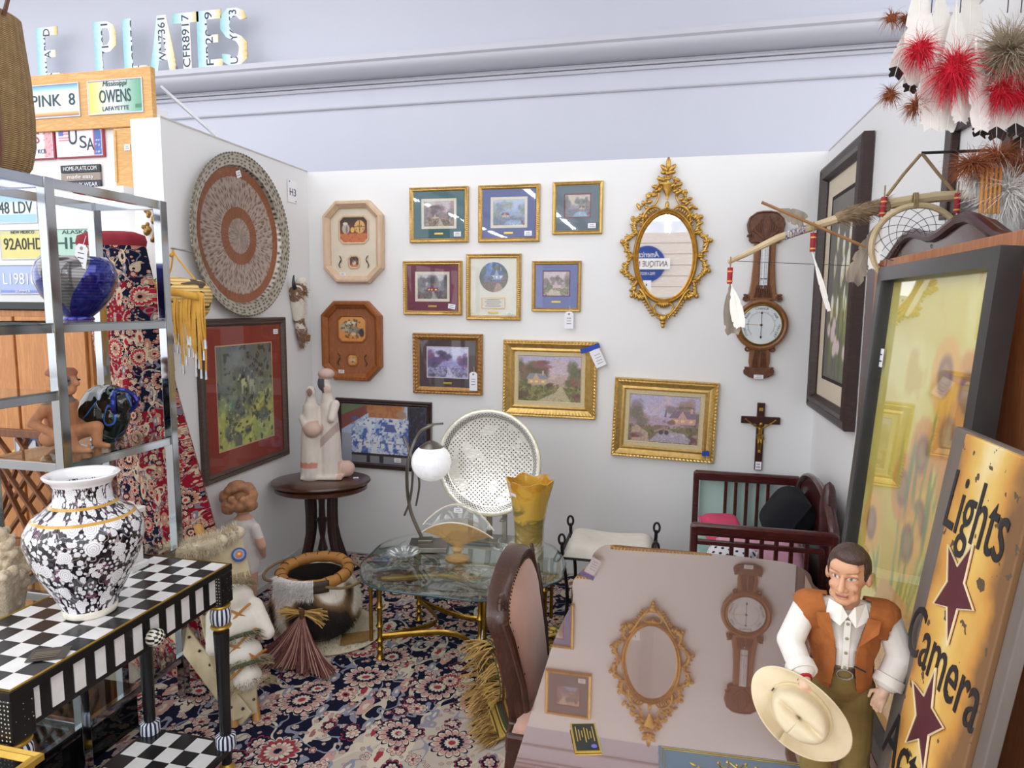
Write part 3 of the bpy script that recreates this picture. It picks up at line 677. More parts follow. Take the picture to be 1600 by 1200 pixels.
for s in (-1, 1):
    # side scrolls placed round the oval
    def at(a, d): return (s*(ax+d)*math.cos(a), cz+(az+d)*math.sin(a))
    for a0, a1, d0, bul in ((-.95, -.52, .02, .05), (-.50, .02, .02, .055), (.0, .52, .02, .060), (.50, .92, .022, .052)):
        pts = []
        for k in range(15):
            u = k/14; a = a0+(a1-a0)*u; d = d0+bul*math.sin(u*PI)**.8; x, z = at(a, d); pts.append((x, -.02, z))
        sc.tube(pts, lambda u: .006+.005*math.sin(u*PI), 7)
        for k in range(11):
            u = (k+.5)/11; a = a0+(a1-a0)*u; d = d0+bul*.62*math.sin(u*PI); x, z = at(a, d)
            leaf(sc, x, z, math.atan2(math.sin(a), s*math.cos(a))+rr.uniform(-.7, .7), .030+.014*math.sin(u*PI), .016, -.022, .010)
        x, z = at(a1-.02, d0+.030); sc.tube(spiral(x, z, .017, a1, 1.2, s), lambda u: .005*(1-u*.4), 6)
        x, z = at(a0+.03, d0+.026); sc.tube(spiral(x, z, .014, a0+PI, -1.2, s), lambda u: .0045*(1-u*.4), 6); sc.ell((x, -.026, z), .007, 8, 5)
        x, z = at((a0+a1)/2, d0+bul+.006); leaf(sc, x, z, (a0+a1)/2 if s > 0 else PI-(a0+a1)/2, .026, .026); leaf(sc, x, z, ((a0+a1)/2 if s > 0 else PI-(a0+a1)/2)+.9, .02, .012); sc.ell((x, -.028, z), .008, 8, 5)
    # shell arches above the glass
    p = bez([(s*.032, -.02, cz+az+.018), (s*.06, -.03, cz+az+.062), (s*.135, -.03, cz+az+.035), (s*.128, -.02, cz+az-.055)])
    sc.tube(p, lambda u: .005+.003*math.sin(u*PI), 7)
    for k in range(9):
        u = (k+.5)/9; a = 1.28-.62*u; x, z = at(a, .026); leaf(sc, x, z, (a if s > 0 else PI-a)+.1, .030*math.sin(PI*(.2+.7*u))+.008, .012, -.02, .009)
    # garland rising to the urn
    for k in range(11):
        u = k/10; x = s*(.028+.112*(1-u)**1.1); z = cz+az+.028+.155*u
        for _ in range(2): leaf(sc, x+rr.uniform(-.008, .008), z+rr.uniform(-.008, .008), rr.uniform(0, 6.28), .034, .020, -.022-rr.uniform(0, .006), .010)
        sc.ell((x+s*.006, -.03, z), .0075, 8, 5)
    sc.tube(bez([(s*.088, -.02, cz+az+.03), (s*.05, -.02, cz+az+.06), (s*.045, -.02, cz+az+.09), (s*.046, -.02, cz+az+.125)]), .006, 7)
    sc.tube(spiral(s*.038, cz+az+.14, .014, -1., 1.2, s), .005, 6)
    sc.tube(bez([(s*.036, -.02, cz+az+.155), (s*.044, -.02, cz+az+.19), (s*.02, -.02, cz+az+.205), (s*.008, -.02, cz+az+.19)]), .006, 7)
    # foot scrolls below
    p = bez([(s*.135, -.02, cz-az+.055), (s*.10, -.03, cz-az+.03), (s*.085, -.03, cz-az-.045), (s*.03, -.02, cz-az-.095)]); sc.tube(p, lambda u: .0085-.003*u, 7)
    p = bez([(s*.018, -.02, cz-az-.022), (s*.07, -.025, cz-az-.02), (s*.06, -.025, cz-az-.07), (s*.022, -.02, cz-az-.085)]); sc.tube(p, .0055, 7)
    sc.tube(spiral(s*.138, cz-az+.035, .018, 1.4, 1.2, s), .006, 6); sc.tube(spiral(s*.026, cz-az-.03, .011, 0, 1.2, s), .005, 6); sc.tube(spiral(s*.025, cz-az-.095, .014, 2, 1.2, s), .0055, 6)
    for k in range(7):
        u = k/6; leaf(sc, s*(.105-.06*u), cz-az+.01-.09*u, (-.6 if s > 0 else PI+.6), .028, .014, -.022, .009)
for k in range(7):
    a = PI/2+(k-3)*.27; leaf(sc, .006*(k-3), cz+az+.018, a, .052-.004*abs(k-3), .015, -.024, .011)
    leaf(sc, .005*(k-3), cz-az-.014, -PI/2+(k-3)*.25, .04-.004*abs(k-3), .014, -.024, .01)
sc.ell((0, -.026, cz-az-.108), (.024, .016, .022)); sc.ell((0, -.03, cz-az-.150), (.011, .011, .012)); sc.ell((0, -.026, cz-az-.130), (.016, .012, .014))
sc.build('scrollwork', GILT, t, 1.2)
ur = MB(); z0 = cz+az+.075
ur.lathe([(.002, 0), (.008, .004), (.005, .012), (.014, .03), (.027, .055), (.030, .075), (.037, .082), (.037, .090), (.030, .092), (.001, .092)], 16, (0, -.022, z0), None, 1, .5)
ur.cyl((0, -.022, z0+.09), (0, -.022, z0+.135), .007, .006, 8)
ur.build('urn', GILT, t)
fl = MB()
for a, L in ((PI/2, .085), (PI/2+.75, .06), (PI/2-.75, .06), (PI/2+1.5, .042), (PI/2-1.5, .042)): leaf(fl, 0, z0+.145, a, L, .026, -.024, .012)
fl.ell((0, -.026, z0+.14), (.016, .012, .012)); fl.build('finial', GILT, t, 1.2)
pl = MB().box((-.095, -.014, .245), (.045, .001, .06)).build('price_label', LABEL, t, 0); MB().box((-.098, -.0152, .25), (.006, .0006, .012)).build('label_print', INKY, pl, 0)

# ------------------------------------------------------------------ banjo barometer
OAKD = wood('barometer_oak', '#9a683e', '#7c4e2a', .4, (8, 1, 1.2), 10, .2)
OAKC = M('carved_oak', '#75482f', '#50301f', rough=.45, scale=40, bump=.6, bscale=70)
t = thing('banjo_barometer', 'carved oak banjo barometer with white dial and thermometer', 'barometer', (2.728, -.003, 1.232))
def mirrored(pts): return pts+[(-x, z) for x, z in pts[::-1]]
body = mirrored([(.045, .05), (.055, .09), (.052, .15), (.060, .17)])
neck = mirrored([(.105, .43), (.070, .47), (.062, .53), (.056, .62), (.054, .74)])
head = mirrored([(.070, .735), (.086, .75), (.080, .775), (.092, .80), (.098, .835), (.088, .87), (.055, .893), (.02, .899)])
foot = mirrored([(.02, .0), (.05, .008), (.078, .025), (.08, .045), (.066, .056), (.055, .064)])
MB().prism(neck, -.022, 0).build('neck', OAKD, t, .4, .004)
MB().prism(body, -.022, 0).build('lower_neck', OAKD, t, .4, .004)
hd = MB().prism(head, -.03, 0).build('crest', OAKC, t, .4, .006)
ft = MB().prism(foot, -.028, 0).build('foot', OAKC, t, .4, .005)
cv_ = MB()
for s in (-1, 1):
    for k in range(5): cv_.tube(bez([(s*.008, -.03, .75), (s*(.02+.014*k), -.036, .78+.012*k), (s*(.03+.012*k), -.034, .84-.012*k), (s*(.015+.012*k), -.032, .875-.016*k)]), lambda u: .005*(1-u*.5), 6)
    cv_.tube([(x+.0, -.031, z) for x, y, z in spiral(s*.078, .768, .016, 0, 1.3, s)], .005, 6)
cv_.tube([(x*.92, -.031, .01+z*.99) for x, z in head[2:-2]], .005, 6)
cv_.build('carving', OAKC, hd)
cv_ = MB()
for s in (-1, 1):
    for zz, r_ in ((.045, .017), (.165, .018), (.44, .02)): cv_.tube([(x, -.026, z) for x, y, z in spiral(s*(.066 if zz < .4 else .088), zz, r_, 1, 1.4, s)], .0055, 6)
    for k in range(4): cv_.tube(bez([(s*(.008+.012*k), -.024, .445), (s*(.008+.010*k), -.034, .47), (s*(.006+.009*k), -.028, .51)]), .004, 6); cv_.tube(bez([(s*(.006+.010*k), -.024, .06), (s*(.012+.008*k), -.03, .10), (s*(.006+.006*k), -.026, .155)]), .0035, 6)
cv_.build('scroll_carving', OAKC, t)
dc = (0, -.001, .296)
MB().lathe([(.132, -.001), (.140, -.020), (.138, -.034), (.126, -.040), (.118, -.036), (.112, -.030), (.112, -.001)], 48, dc, (0, 1, 0)).build('case', OAKD, t)
MB().lathe([(.112, -.028), (.113, -.036), (.108, -.038), (.104, -.033), (.104, -.028)], 48, dc, (0, 1, 0)).build('bezel', M('aged_brass', '#8f7436', '#75602c', rough=.35, metal=.85), t)
dl = MB().lathe([(.001, -.030), (.106, -.030), (.106, -.024), (.001, -.024)], 48, dc, (0, 1, 0)).build('dial', M('dial_enamel', '#eceef0', '#e2e4e7', rough=.4), t)
ink = M('dial_ink', '#3c3c42', '#2c2c32', rough=.6)
m = MB()
for k in range(60):
    a = math.radians(225-270*k/59); r0, r1 = .066, .072 if k % 5 else .078
    m.bar((r0*math.cos(a), -.0318, dc[2]+r0*math.sin(a)), (r1*math.cos(a), -.0318, dc[2]+r1*math.sin(a)), .0012, .0006, (0, 1, 0))
m.build('scale_marks', ink, dl, 0)
for i, wd in enumerate(('STORMY', 'RAIN', 'CHANGE', 'FAIR', 'VERY DRY')):
    a = math.radians(200-220*i/4); text(wd, .017, ink, dl, (.088*math.cos(a), -.0318, dc[2]+.088*math.sin(a)), (PI/2, -(a-PI/2), 0), .0003)
m = MB(); m.bar((0, -.0335, dc[2]-.075), (0, -.0335, dc[2]+.072), .0022, .001, (0, 1, 0)); m.lathe([(.001, 0), (.007, 0), (.007, .003), (.001, .003)], 12, (0, -.034, dc[2]), (0, 1, 0)); m.ell((0, -.0335, dc[2]-.066), (.005, .001, .007)); m.ell((0, -.0335, dc[2]+.064), (.006, .001, .004)); m.build('needle', ink, t)
MB().bar((-.082, -.0340, dc[2]+.004), (.0, -.0340, dc[2]), .002, .001, (0, 1, 0)).build('set_hand', BRASSP, t)
MB().lathe([(.001, -.037), (.104, -.037), (.104, -.036), (.001, -.036)], 48, dc, (0, 1, 0)).build('dial_glass', PANE, t)
th = MB().box((0, -.024, .615), (.040, .006, .245)).build('thermometer_plate', M('porcelain_scale', '#e9ebee', '#dfe1e6', rough=.3), t, 0, .001)
m = MB()
for k in range(34):
    for s in (-1, 1): m.box((s*.013, -.0275, .505+.0065*k), (.010 if k % 5 == 0 else .006, .0006, .0012))
m.build('scale_marks', ink, th, 0); MB().cyl((0, -.029, .50), (0, -.029, .725), .0022, n=8).build('glass_tube', M('mercury', '#b9bcc2', rough=.2, metal=.6), th); MB().box((0, -.0285, .545), (.034, .001, .004)).build('clip', ink, th, 0)
b = moulding(.056, .262, [(0, 0), (0, .012), (.004, .014), (.008, .010), (.008, 0)]).build('thermometer_box', OAKC, t, .5); b.location = (0, -.018, .484)
price(t, 0, .012, -.029, .05, .022)

# ------------------------------------------------------------------ crucifix
t = thing('crucifix', 'small dark wooden crucifix with brass figure below the barometer', 'crucifix', (2.752, -.003, .717))
CW = wood('crucifix_wood', '#4a1f1c', '#341412', .35, (6, 1, 1), 12)
MB().box((0, -.009, .19), (.040, .018, .38)).build('upright', CW, t, 0, .003)
MB().box((0, -.010, .283), (.205, .018, .040)).build('crossbar', CW, t, 0, .003)
f = MB(); y = -.024
f.cap((0, y, .258), (0, y-.003, .262), .010, .009); f.cap((0, y, .235), (0, y, .205), .013, .011); f.cap((0, y, .205), (0, y, .190), .012, .013)
f.ell((.003, y-.003, .272-.008), (.009, .010, .012))
for s in (-1, 1):
    f.cap((s*.010, y, .243), (s*.045, y, .262), .0055, .0045); f.cap((s*.045, y, .262), (s*.074, y+.004, .283), .0045, .0035); f.ell((s*.078, y+.004, .287), (.006, .004, .005))
    f.cap((s*.006, y, .192), (s*.007, y-.006, .158), .0075, .006); f.cap((s*.007, y-.006, .158), (s*.004, y+.002, .118), .0055, .004); f.cap((s*.004, y+.002, .116), (s*.004, y-.005, .104), .0045, .0035)
me = fused(f, .0016, 3); me.materials.append(M('brass_figure', '#b48d3c', '#8c6a28', rough=.3, metal=.85, scale=60)); link('figure', me, t)
f = MB(); f.lathe([(.010, .178), (.0165, .18), (.016, .193), (.0175, .205), (.012, .208)], 14, (0, y, 0)); f.cap((.014, y, .198), (.02, y, .178), .006, .004); f.build('loincloth', M('brass_figure', '#b48d3c'), t)
m = MB(); m.box((0, -.0195, .345), (.022, .002, .018)); m.build('title_plaque', BRASSP, t, 0, .001); price(t, 0, .027, -.0185, .032, .045, 0, 3)
# ------------------------------------------------------------------ left wall
LW = PI/2   # local -Y faces into the booth from the left wall
def polar_metal():
    g = G('engraved_copper'); x, y, z = g.sep(g.co())
    r = g.m('SQRT', x*x+z*z)/.415; a = g.m('ARCTAN2', z, x)
    v = g.comb(a*13., r*7., 0.); n = g.noise(v, 1.6, 4, .65, .6); vo = g.vor(g.comb(a*12., r*9., 0.), 1., 'F1', .9, '2D')
    sil = g.ramp(n*.6+vo['Distance']*.5, [(.30, '#6b5a50'), (.45, '#a8978d'), (.62, '#bdb0a7'), (.75, '#8c7468')])
    cop = g.mix(g.noise(g.co(), 9), C('#a06c50'), C('#8c5a42'))
    fret = g.vor(g.comb(a*11., r*26., 0.), 1., 'F1', .5, '2D')['Distance']
    rim = g.ramp(fret+n*.3, [(.22, '#3c3630'), (.38, '#8f8a80'), (.6, '#b9b4a8')])
    col = g.mix(g.m('GREATER_THAN', r, .84), g.mix(g.m('GREATER_THAN', r+(n-.5)*.05, .73), g.mix(g.m('GREATER_THAN', r, .36), g.mix(g.m('GREATER_THAN', r+(n-.5)*.04, .22), sil, cop), sil), cop), rim)
    h = g.m('MULTIPLY', n+vo['Distance'], g.m('GREATER_THAN', r, 0.))
    return g.end(g.pbr(col, .36, .65, g.bump(h, .5, .006)))
t = thing('copper_tray', 'large round engraved copper tray with pierced silvery rim on the left wall', 'tray', (.003, -.735, 1.557), LW)
MB().lathe([(.001, -.014), (.345, -.014), (.350, -.018), (.358, -.036), (.405, -.046), (.415, -.050), (.418, -.046), (.405, -.038), (.362, -.028), (.355, -.004), (.001, -.004)], 96, (0, 0, 0), (0, 1, 0)).build('plate', polar_metal(), t, .9)
t.children[-1].location.z = .415
m = MB()
for k in range(110):
    a = 2*PI*k/110; m.ell((.417*math.cos(a), -.049, .417*math.sin(a)), (.011, .004, .005), 6, 4, (0, -a+PI/2, 0))
m.build('scalloped_edge', M('tarnished_silver', '#8c8678', '#6f675a', rough=.4, metal=.7), t, 1.2, kind='stuff'); t.children[-1].location.z = .415
price(t, .01, .735, -.015, .04, .035, -.4)
t = thing('booth_number_card', 'small white paper card reading H3 pinned high beside the corner', 'card', (.003, -.185, 2.225), LW)
MB().box((0, -.001, .065), (.10, .0012, .13)).build('paper', LABEL, t, 0); text('H3', .062, INKY, t, (.004, -.0022, .06)); m = MB()
for x, z in ((-.03, .122), (.035, .012)): MB().ell((x, -.003, z), (.004, .002, .004), 8, 5).build('pin', INKY, t)
def horses(c):
    c.grad('#a3ac5c', '#6a6e78'); c.dapple('#4a4e54', 7, .52, 3, .8, c.v > .45, .2); c.dapple('#7f8c84', 10, .56, 4, .7, c.v > .4, .2); c.dapple('#6c705a', 9, .50, 8, .8, None, .15)
    c.lay(np.clip((.46-c.v+.25*(fbm(c.u*4, c.v*4, 6)-.5))/.1, 0, 1)*(fbm(c.u*7, c.v*7, 12) > .45), '#aeb45c'); c.dapple('#c7c86a', 12, .55, 9, .8, c.v < .5, .1)
    c.line([(.95, .52), (.7, .4), (.62, .26), (.35, .16), (.1, .05)], .06, '#b9ba62', .7); c.line([(.95, .5), (.72, .38), (.6, .24), (.3, .13)], .02, '#d3d07c', .8)
    for x, y, rx, ry in ((.35, .36, .26, .12), (.82, .26, .14, .1), (.2, .16, .1, .12), (.5, .14, .08, .06), (.33, .06, .08, .08)): c.ell(x, y, rx, ry, '#4a4c48', .4, .85, .5, int(x*99), 11); c.ell(x-.03, y+.03, rx*.6, ry*.5, '#74786c', .6, .6, .5, int(x*77), 13)
    for x, y, col in ((.46, .63, '#c9ca92'), (.60, .61, '#b3ae86'), (.76, .62, '#8a8a6c')):
        c.ell(x, y, .055, .045, col, .25); c.ell(x-.06, y+.045, .022, .04, col, .3); c.ell(x-.085, y+.03, .025, .012, col, .3)
        for dx in (-.035, -.02, .03, .045): c.line([(x+dx, y-.03), (x+dx*1.1, y-.11)], .007, col)
        c.ell(x+.01, y+.065, .025, .04, '#4c4a4e', .3); c.ell(x+.012, y+.11, .012, .012, '#c7b49a', .3)
    c.ell(.25, .42, .06, .09, '#4c8a66', .6, .6, .5, 5); c.dapple('#23272a', 22, .62, 15, .8, None, .06); c.dapple('#d2d28a', 30, .68, 16, .7, c.v < .45, .05)
FRB = wood('weathered_frame', '#5c4a3f', '#463830', .5, (1, 1, 6), 14)
t = frame('framed_print', 'large red matted print of riders in a forest in brown frame', 0, .755, .715, 1.542, .040, FRB, '#93382a', (.088, .098, .50, .552), horses, None, (.285, .705), inner=('#cfae86', .007), res=.0035, depth=.03, grp='wall prints')
t.location = (.003, -.715, .715); t.rotation_euler = (0, 0, LW); t['label'] = 'large framed print of riders in a forest with red mat, left wall below the tray'
# fur pouch with horn
t = thing('fur_pouch', 'white and brown fur pouch with black horn tip hanging near the corner', 'pouch', (.003, -.20, 1.33), LW)
b = MB(); b.cap((-.02, -.03, .36), (.0, -.03, .20), .045, .035); b.cap((.045, -.028, .42), (.035, -.028, .24), .035, .03); b.cap((.0, -.03, .2), (.03, -.03, .08), .032, .03); b.cap((.025, -.03, .1), (.03, -.028, .03), .022, .016); b.cap((.06, -.03, .14), (.055, -.03, .08), .022, .016)
me = fused(b, .006, 3); colour_verts(me, lambda co: np.where((fbm(co[:, 0]*14, co[:, 2]*11, 3) > .60)[:, None] | (co[:, 2] < .14)[:, None], H('#7a5a42'), H('#e0d8cb'))); me.materials.append(print_mat('hide', .9)); hide = link('hide', me, t)
b = MB(); pts = [v.co.copy() for v in me.vertices]; cols = []; rf = random.Random(3)
for k in range(1500):
    p = rf.choice(pts); n = len(b.v); b.hair(p, (rf.uniform(-.5, .5), -.6, rf.uniform(-1, .1)), rf.uniform(.012, .03), .0022, 2, .7, .3, rf)
    dk = fbm(np.array([p.x*14]), np.array([p.z*11]), 3)[0] > .60 or p.z < .12
    cols += [H('#8a6a4c') if dk and rf.random() < .85 else H('#e9e3d8')]*(len(b.v)-n)
o = b.build('fur', print_mat('hide', .9), t, 0, kind='stuff'); set_col(o.data, cols)
MB().tube(bez([(-.055, -.04, .385), (-.075, -.045, .40), (-.078, -.045, .44), (-.066, -.045, .46)]), lambda u: .016*(1-.8*u), 8).build('horn', M('black_horn', '#17181b', '#26272c', rough=.3), t)
b = MB()
for k in range(4): b.cyl((.02+.012*k, -.06, .06), (.022+.013*k, -.062, .10), .007, .009, 8)
b.build('leather_tips', M('tan_leather', '#8f6f4a', '#6f5236', rough=.7), t, kind='stuff')

# ------------------------------------------------------------------ chrome etagere
CHROME = M('chrome', '#b4b7bb', '#a6a9ae', rough=.09, metal=1., scale=4)
SHELF = glass('shelf_glass', (225, 232, 228), 1.45, .01)
t = thing('chrome_etagere', 'tall chrome and glass display shelf standing before the end of the left wall', 'shelf', (.2, -2.17, 0))
EY = (.48, 0., -.50); xs = (-.15, .15)
for y in EY:
    for x in xs: MB().box((x, y, 1.0), (.034, .034, 2.0)).build('post', CHROME, t, 0, .002)
def rail(a, b): MB().bar(a, b, .022, .030).build('rail', CHROME, t, 0, .001)
LV = {0: (1.553, 1.10, .65, .20), 1: (1.553, 1.34, .65, .20)}
for bay in (0, 1):
    ya, yb = EY[bay], EY[bay+1]
    for x in xs: rail((x, ya-.017, 1.985), (x, yb+.017, 1.985))
    for z in LV[bay]:
        rail((xs[1], ya-.017, z-.016), (xs[1], yb+.017, z-.016)); rail((xs[0], ya-.017, z-.016), (xs[0], yb+.017, z-.016))
        rail((xs[0]+.017, yb+.006, z-.016), (xs[1]-.017, yb+.006, z-.016))
        MB().box((0, (ya+yb)/2, z-.003), (.325, abs(ya-yb)-.03, .007)).build('glass_shelf', SHELF, t, 0)
for y in EY: rail((xs[0]+.017, y, 1.985), (xs[1]-.017, y, 1.985))
# ------------------------------------------------------------------ things on the etagere
g = G('cobalt_lustre'); v = g.co(); x, y, z = g.sep(v)
a = g.m('ARCTAN2', y, x); st = g.m('FRACT', z*95.); tri = g.m('LESS_THAN', g.m('ABSOLUTE', a+1.15)*.17+.0, (z-.03)*.75)*g.m('GREATER_THAN', z, .03)
col = g.mix(g.m('LESS_THAN', st, .35)*g.m('GREATER_THAN', z, .07), C('#15206a'), C('#31508c')); col = g.mix(g.noise(v, 7, 2), col, C('#2a1f8c'))
col = g.mix(tri*.85, col, g.mix(g.m('LESS_THAN', st, .3), C('#6f6b60'), C('#8f8c80')))
COBALT = g.end(g.pbr(col, .08, .55, None, Coat_Weight=.6, Coat_Roughness=.03))
t = thing('cobalt_glass_bowl', 'round cobalt blue lustre glass bowl on the upper glass shelf', 'bowl', (.195, -1.93, 1.5545))
MB().lathe([(r_*.86, z_*1.0) for r_, z_ in [(.001, 0), (.055, 0), (.058, .006), (.052, .014), (.085, .040), (.125, .085), (.148, .135), (.150, .165), (.138, .20), (.118, .222), (.112, .222), (.130, .198), (.142, .165), (.138, .13), (.10, .07), (.03, .03), (.001, .03)]], 56).build('bowl', COBALT, t, 1.)
tie_tag('price_tag', 'white price tag leaning inside the rim of the cobalt bowl', .285, 1.735, -2.0, .05, .08, .2)
# seated clay figure
t = thing('clay_figure', 'seated terracotta clay figure with dark painted face on the lower glass shelf', 'figurine', (.145, -1.98, 1.099))
b = MB(); CL = lambda *a: b.cap(*a)
b.ell((-.02, .02, .055), (.068, .06, .055)); b.cap((-.02, .02, .06), (-.005, .0, .155), .055, .052); b.cap((-.005, 0, .155), (.0, 0, .175), .056, .04); b.cap((.005, 0, .185), (.015, 0, .21), .024, .024)
b.ell((.022, 0, .245), (.046, .038, .046)); b.cap((.035, 0, .225), (.052, 0, .215), .024, .016); b.cap((.06, 0, .252), (.075, 0, .236), .009, .011); b.ell((.058, 0, .222), (.012, .014, .006)); b.ell((.056, 0, .211), (.010, .013, .006)); b.ell((.048, 0, .203), (.012, .014, .009))
b.lathe([(.001, .29), (.04, .288), (.05, .276), (.05, .268), (.046, .262), (.001, .262)], 20, (.012, 0, 0))
for s in (-1, 1):
    b.cap((-.005, s*.055, .155), (-.045, s*.075, .10), .020, .017); b.cap((-.045, s*.075, .10), (.035, s*.07, .07), .017, .013); b.ell((.045, s*.068, .066), (.018, .012, .012))
    b.cap((-.01, s*.045, .045), (.085, s*.06, .07), .032, .025); b.cap((.085, s*.06, .07), (.10, s*.045, .015), .023, .016); b.cap((.10, s*.045, .012), (.15, s*.04, .010), .014, .010); b.ell((.012, s*.042, .238), (.012, .008, .018))
me = fused(b, .0045, 3)
def clay_col(co):
    x, y, z = co.T; c = np.tile(H('#b8794f'), (len(co), 1)); c *= (.9+.22*fbm(x*60, z*60, 2))[:, None]
    c[(z > .262) & (x < .07)] = H('#a05c42'); dk = (np.hypot((x-.045)/.022, (z-.245)/.02) < 1) & (np.abs(y) > .012); c[dk] = H('#5c544e'); c[(z > .165) & (z < .195)] = H('#7c6a58'); return c
colour_verts(me, clay_col); me.materials.append(print_mat('terracotta', .8, 0, .3)); link('body', me, t)
for s in (-1, 1): MB().ell((.060, s*.022, .247), (.006, .008, .004), 8, 5).build('eye', M('clay_eye', '#2f2a28', rough=.5), t)
MB().box((.10, -.02, .012), (.03, .002, .026), (.3, .3, .5)).build('price_label', LABEL, t, 0)
# black iridescent glass bird vase
g = G('black_iridescent'); v = g.co(); x, y, z = g.sep(v)
ln = g.m('LESS_THAN', g.m('ABSOLUTE', g.m('SUBTRACT', g.m('FRACT', g.noise(v, 7, 0)*4), .5)), .035)
col = g.mix(ln, g.mix(g.noise(v, 12), C('#0a0d0f'), C('#12201c')), C('#2f6fc4')); BLKG = g.end(g.pbr(col, .05, .2, None, Coat_Weight=.8, Coat_Roughness=.02))
t = thing('black_glass_vase', 'black iridescent glass vessel with folded mouth and blue streaks on the lower glass shelf', 'vase', (.185, -1.83, 1.099), -.3); t.scale = (.9, .9, .95)
b = MB(); b.ell((-.01, 0, .115), (.105, .095, .112)); b.ell((.055, 0, .16), (.075, .06, .07)); b.cap((.06, 0, .17), (.12, 0, .165), .052, .045); b.cap((.05, 0, .07), (.09, 0, .11), .06, .05); b.lathe([(.001, 0), (.06, 0), (.065, .01), (.05, .03), (.001, .03)], 20)
me = fused(b, .005, 6); me.materials.append(BLKG); link('body', me, t, 3)
b = MB(); b.tube([(.128+.02*math.cos(a*2), .048*math.cos(a), .165+.046*math.sin(a)) for a in [2*PI*k/28 for k in range(28)]], .010, 8, True); b.build('mouth_rim', M('lustre_blue', '#1f3f8c', '#3a2a80', rough=.08, metal=.6), t)
MB().prism([(-.012, 0), (.012, .004), (.0, .03)], -.0005, .0005).build('price_label', LABEL, t, 0); t.children[-1].location = (.05, -.105, .06)
# coral cluster
t = thing('coral_cluster', 'cream branching coral cluster behind the floral vase', 'coral', (.262, -2.32, .6495))
b = MB(); rc = random.Random(9)
for k in range(34):
    a = rc.uniform(0, 6.28); r = rc.uniform(.0, .10); h = rc.uniform(.08, .30)*(1-.4*r/.1); p0 = Vector((r*math.cos(a)*.5, r*math.sin(a)*.6, .012)); p1 = Vector((r*math.cos(a)*1.35, r*math.sin(a)*1.6, h))
    b.cap(p0, p1, .022, .018, 8)
    for j in range(12):
        u = rc.uniform(.2, 1.05); q = p0.lerp(p1, u); b.ell(q+Vector((rc.uniform(-1, 1), rc.uniform(-1, 1), rc.uniform(-.3, 1)))*.022, rc.uniform(.010, .016), 8, 5)
me = fused(b, .0045, 0); me.materials.append(M('coral_cream', '#dccdb6', '#b9a385', rough=.9, scale=60, bump=1., bscale=160)); link('branches', me, t)
# wicker creel on top of the etagere
g = G('woven_wicker'); v = g.co(); x, y, z = g.sep(v); a = g.m('ARCTAN2', y*.45, x)
w1 = g.m('SINE', z*520.); w2 = g.m('SINE', a*34.); h = g.m('ABSOLUTE', w1)*(.6+.4*w2); col = g.mix(g.m('ADD', h*.6, g.noise(v, 30)*.4), C('#6b4c28'), C('#cba871'))
WICK = g.end(g.pbr(col, .7, 0, g.bump(h, .9, .006)))
t = thing('wicker_creel', 'tall woven wicker basket with brown leather straps on top of the chrome shelf', 'basket', (.118, -2.16, 2.0012), 0)
b = MB(); prof = [(.001, 0), (.35, .001), (.7, .02), (.88, .06), (.98, .13), (1., .22), (.97, .34), (.90, .45), (.86, .52), (.82, .52), (.001, .50)]
b.lathe(prof, 40, (0, 0, 0), None, .083, .17); b.build('body', WICK, t, 1.)
LEA = M('brown_leather', '#6a3f2a', '#54301f', rough=.5, scale=30, bump=.2)
def on_creel(z, a, o=.004):
    r = np.interp(z, [p[1] for p in prof[1:9]], [p[0] for p in prof[1:9]]); return (r*math.cos(a)*.083+o*math.cos(a), r*math.sin(a)*.17+o*math.sin(a), z)
for a, w in ((-.95, .011), (-.1, .008)): MB().tube([on_creel(z, a) for z in [.04+.48*k/16 for k in range(17)]], w, 6, False, .35).build('leather_strap', LEA, t)
for z in (.10, .33): MB().tube([on_creel(z+.022*math.sin(q), -.95+.16*math.cos(q), .010) for q in [2*PI*k/3 for k in range(3)]], .0025, 5, True).build('lacing', M('raw_hide', '#d8bf94', rough=.7), t)
MB().tube([on_creel(.50, .2, .006), (.105, .03, .56), (.10, .03, .62), (.06, .02, .66)], .006, 6).build('carry_strap', LEA, t)

# ------------------------------------------------------------------ rug draped on a stand
t = thing('draped_rug', 'tall red and navy floral oriental rug draped upright behind the chrome shelf', 'rug', (0, -1.475, 0))
REDX = carpet('rug_drape_floral', '#8c1a2b', '#161a30', ['#cdb79c', '#b97f6c', '#b3263a', '#7c7a86', '#2a2a44', '#171524'], 1.7, flat='xz')
def drape_ring(z):
    R = np.interp(z, [0, .6, 1.27, 1.55, 1.86], [.52, .37, .185, .14, .075]); L = np.interp(z, [0, .6, 1.27, 1.55, 1.86], [-.10, -.09, -.16, -.2, -.24])
    d = np.interp(z, [0, .6, 1.3, 1.86], [.105, .095, .085, .07]); n = 56; ring = []
    for k in range(n):
        a = 2*PI*k/n; x = (L+R)/2+(R-L)/2*math.copysign(abs(math.cos(a))**.8, math.cos(a)); f = 1+.16*math.sin(a*9+1.5)*(1-z/2.2); ring.append((x, d*math.sin(a)*f, z))
    return ring
MB().loft([drape_ring(z) for z in [.013+1.85*k/26 for k in range(27)]]).build('pile', REDX, t, 1.2)
b = MB(); b.loft([[(x*s+(-.08)*(1-s), y*s, z) for x, y, _ in drape_ring(1.86)] for s, z in ((1.02, 1.855), (1.05, 1.875), (1.0, 1.90), (.7, 1.915), (.1, 1.918))]); b.build('folded_top', M('maroon_wool', '#8a1f2b', '#741824', rough=.95, scale=20), t, 1.2)
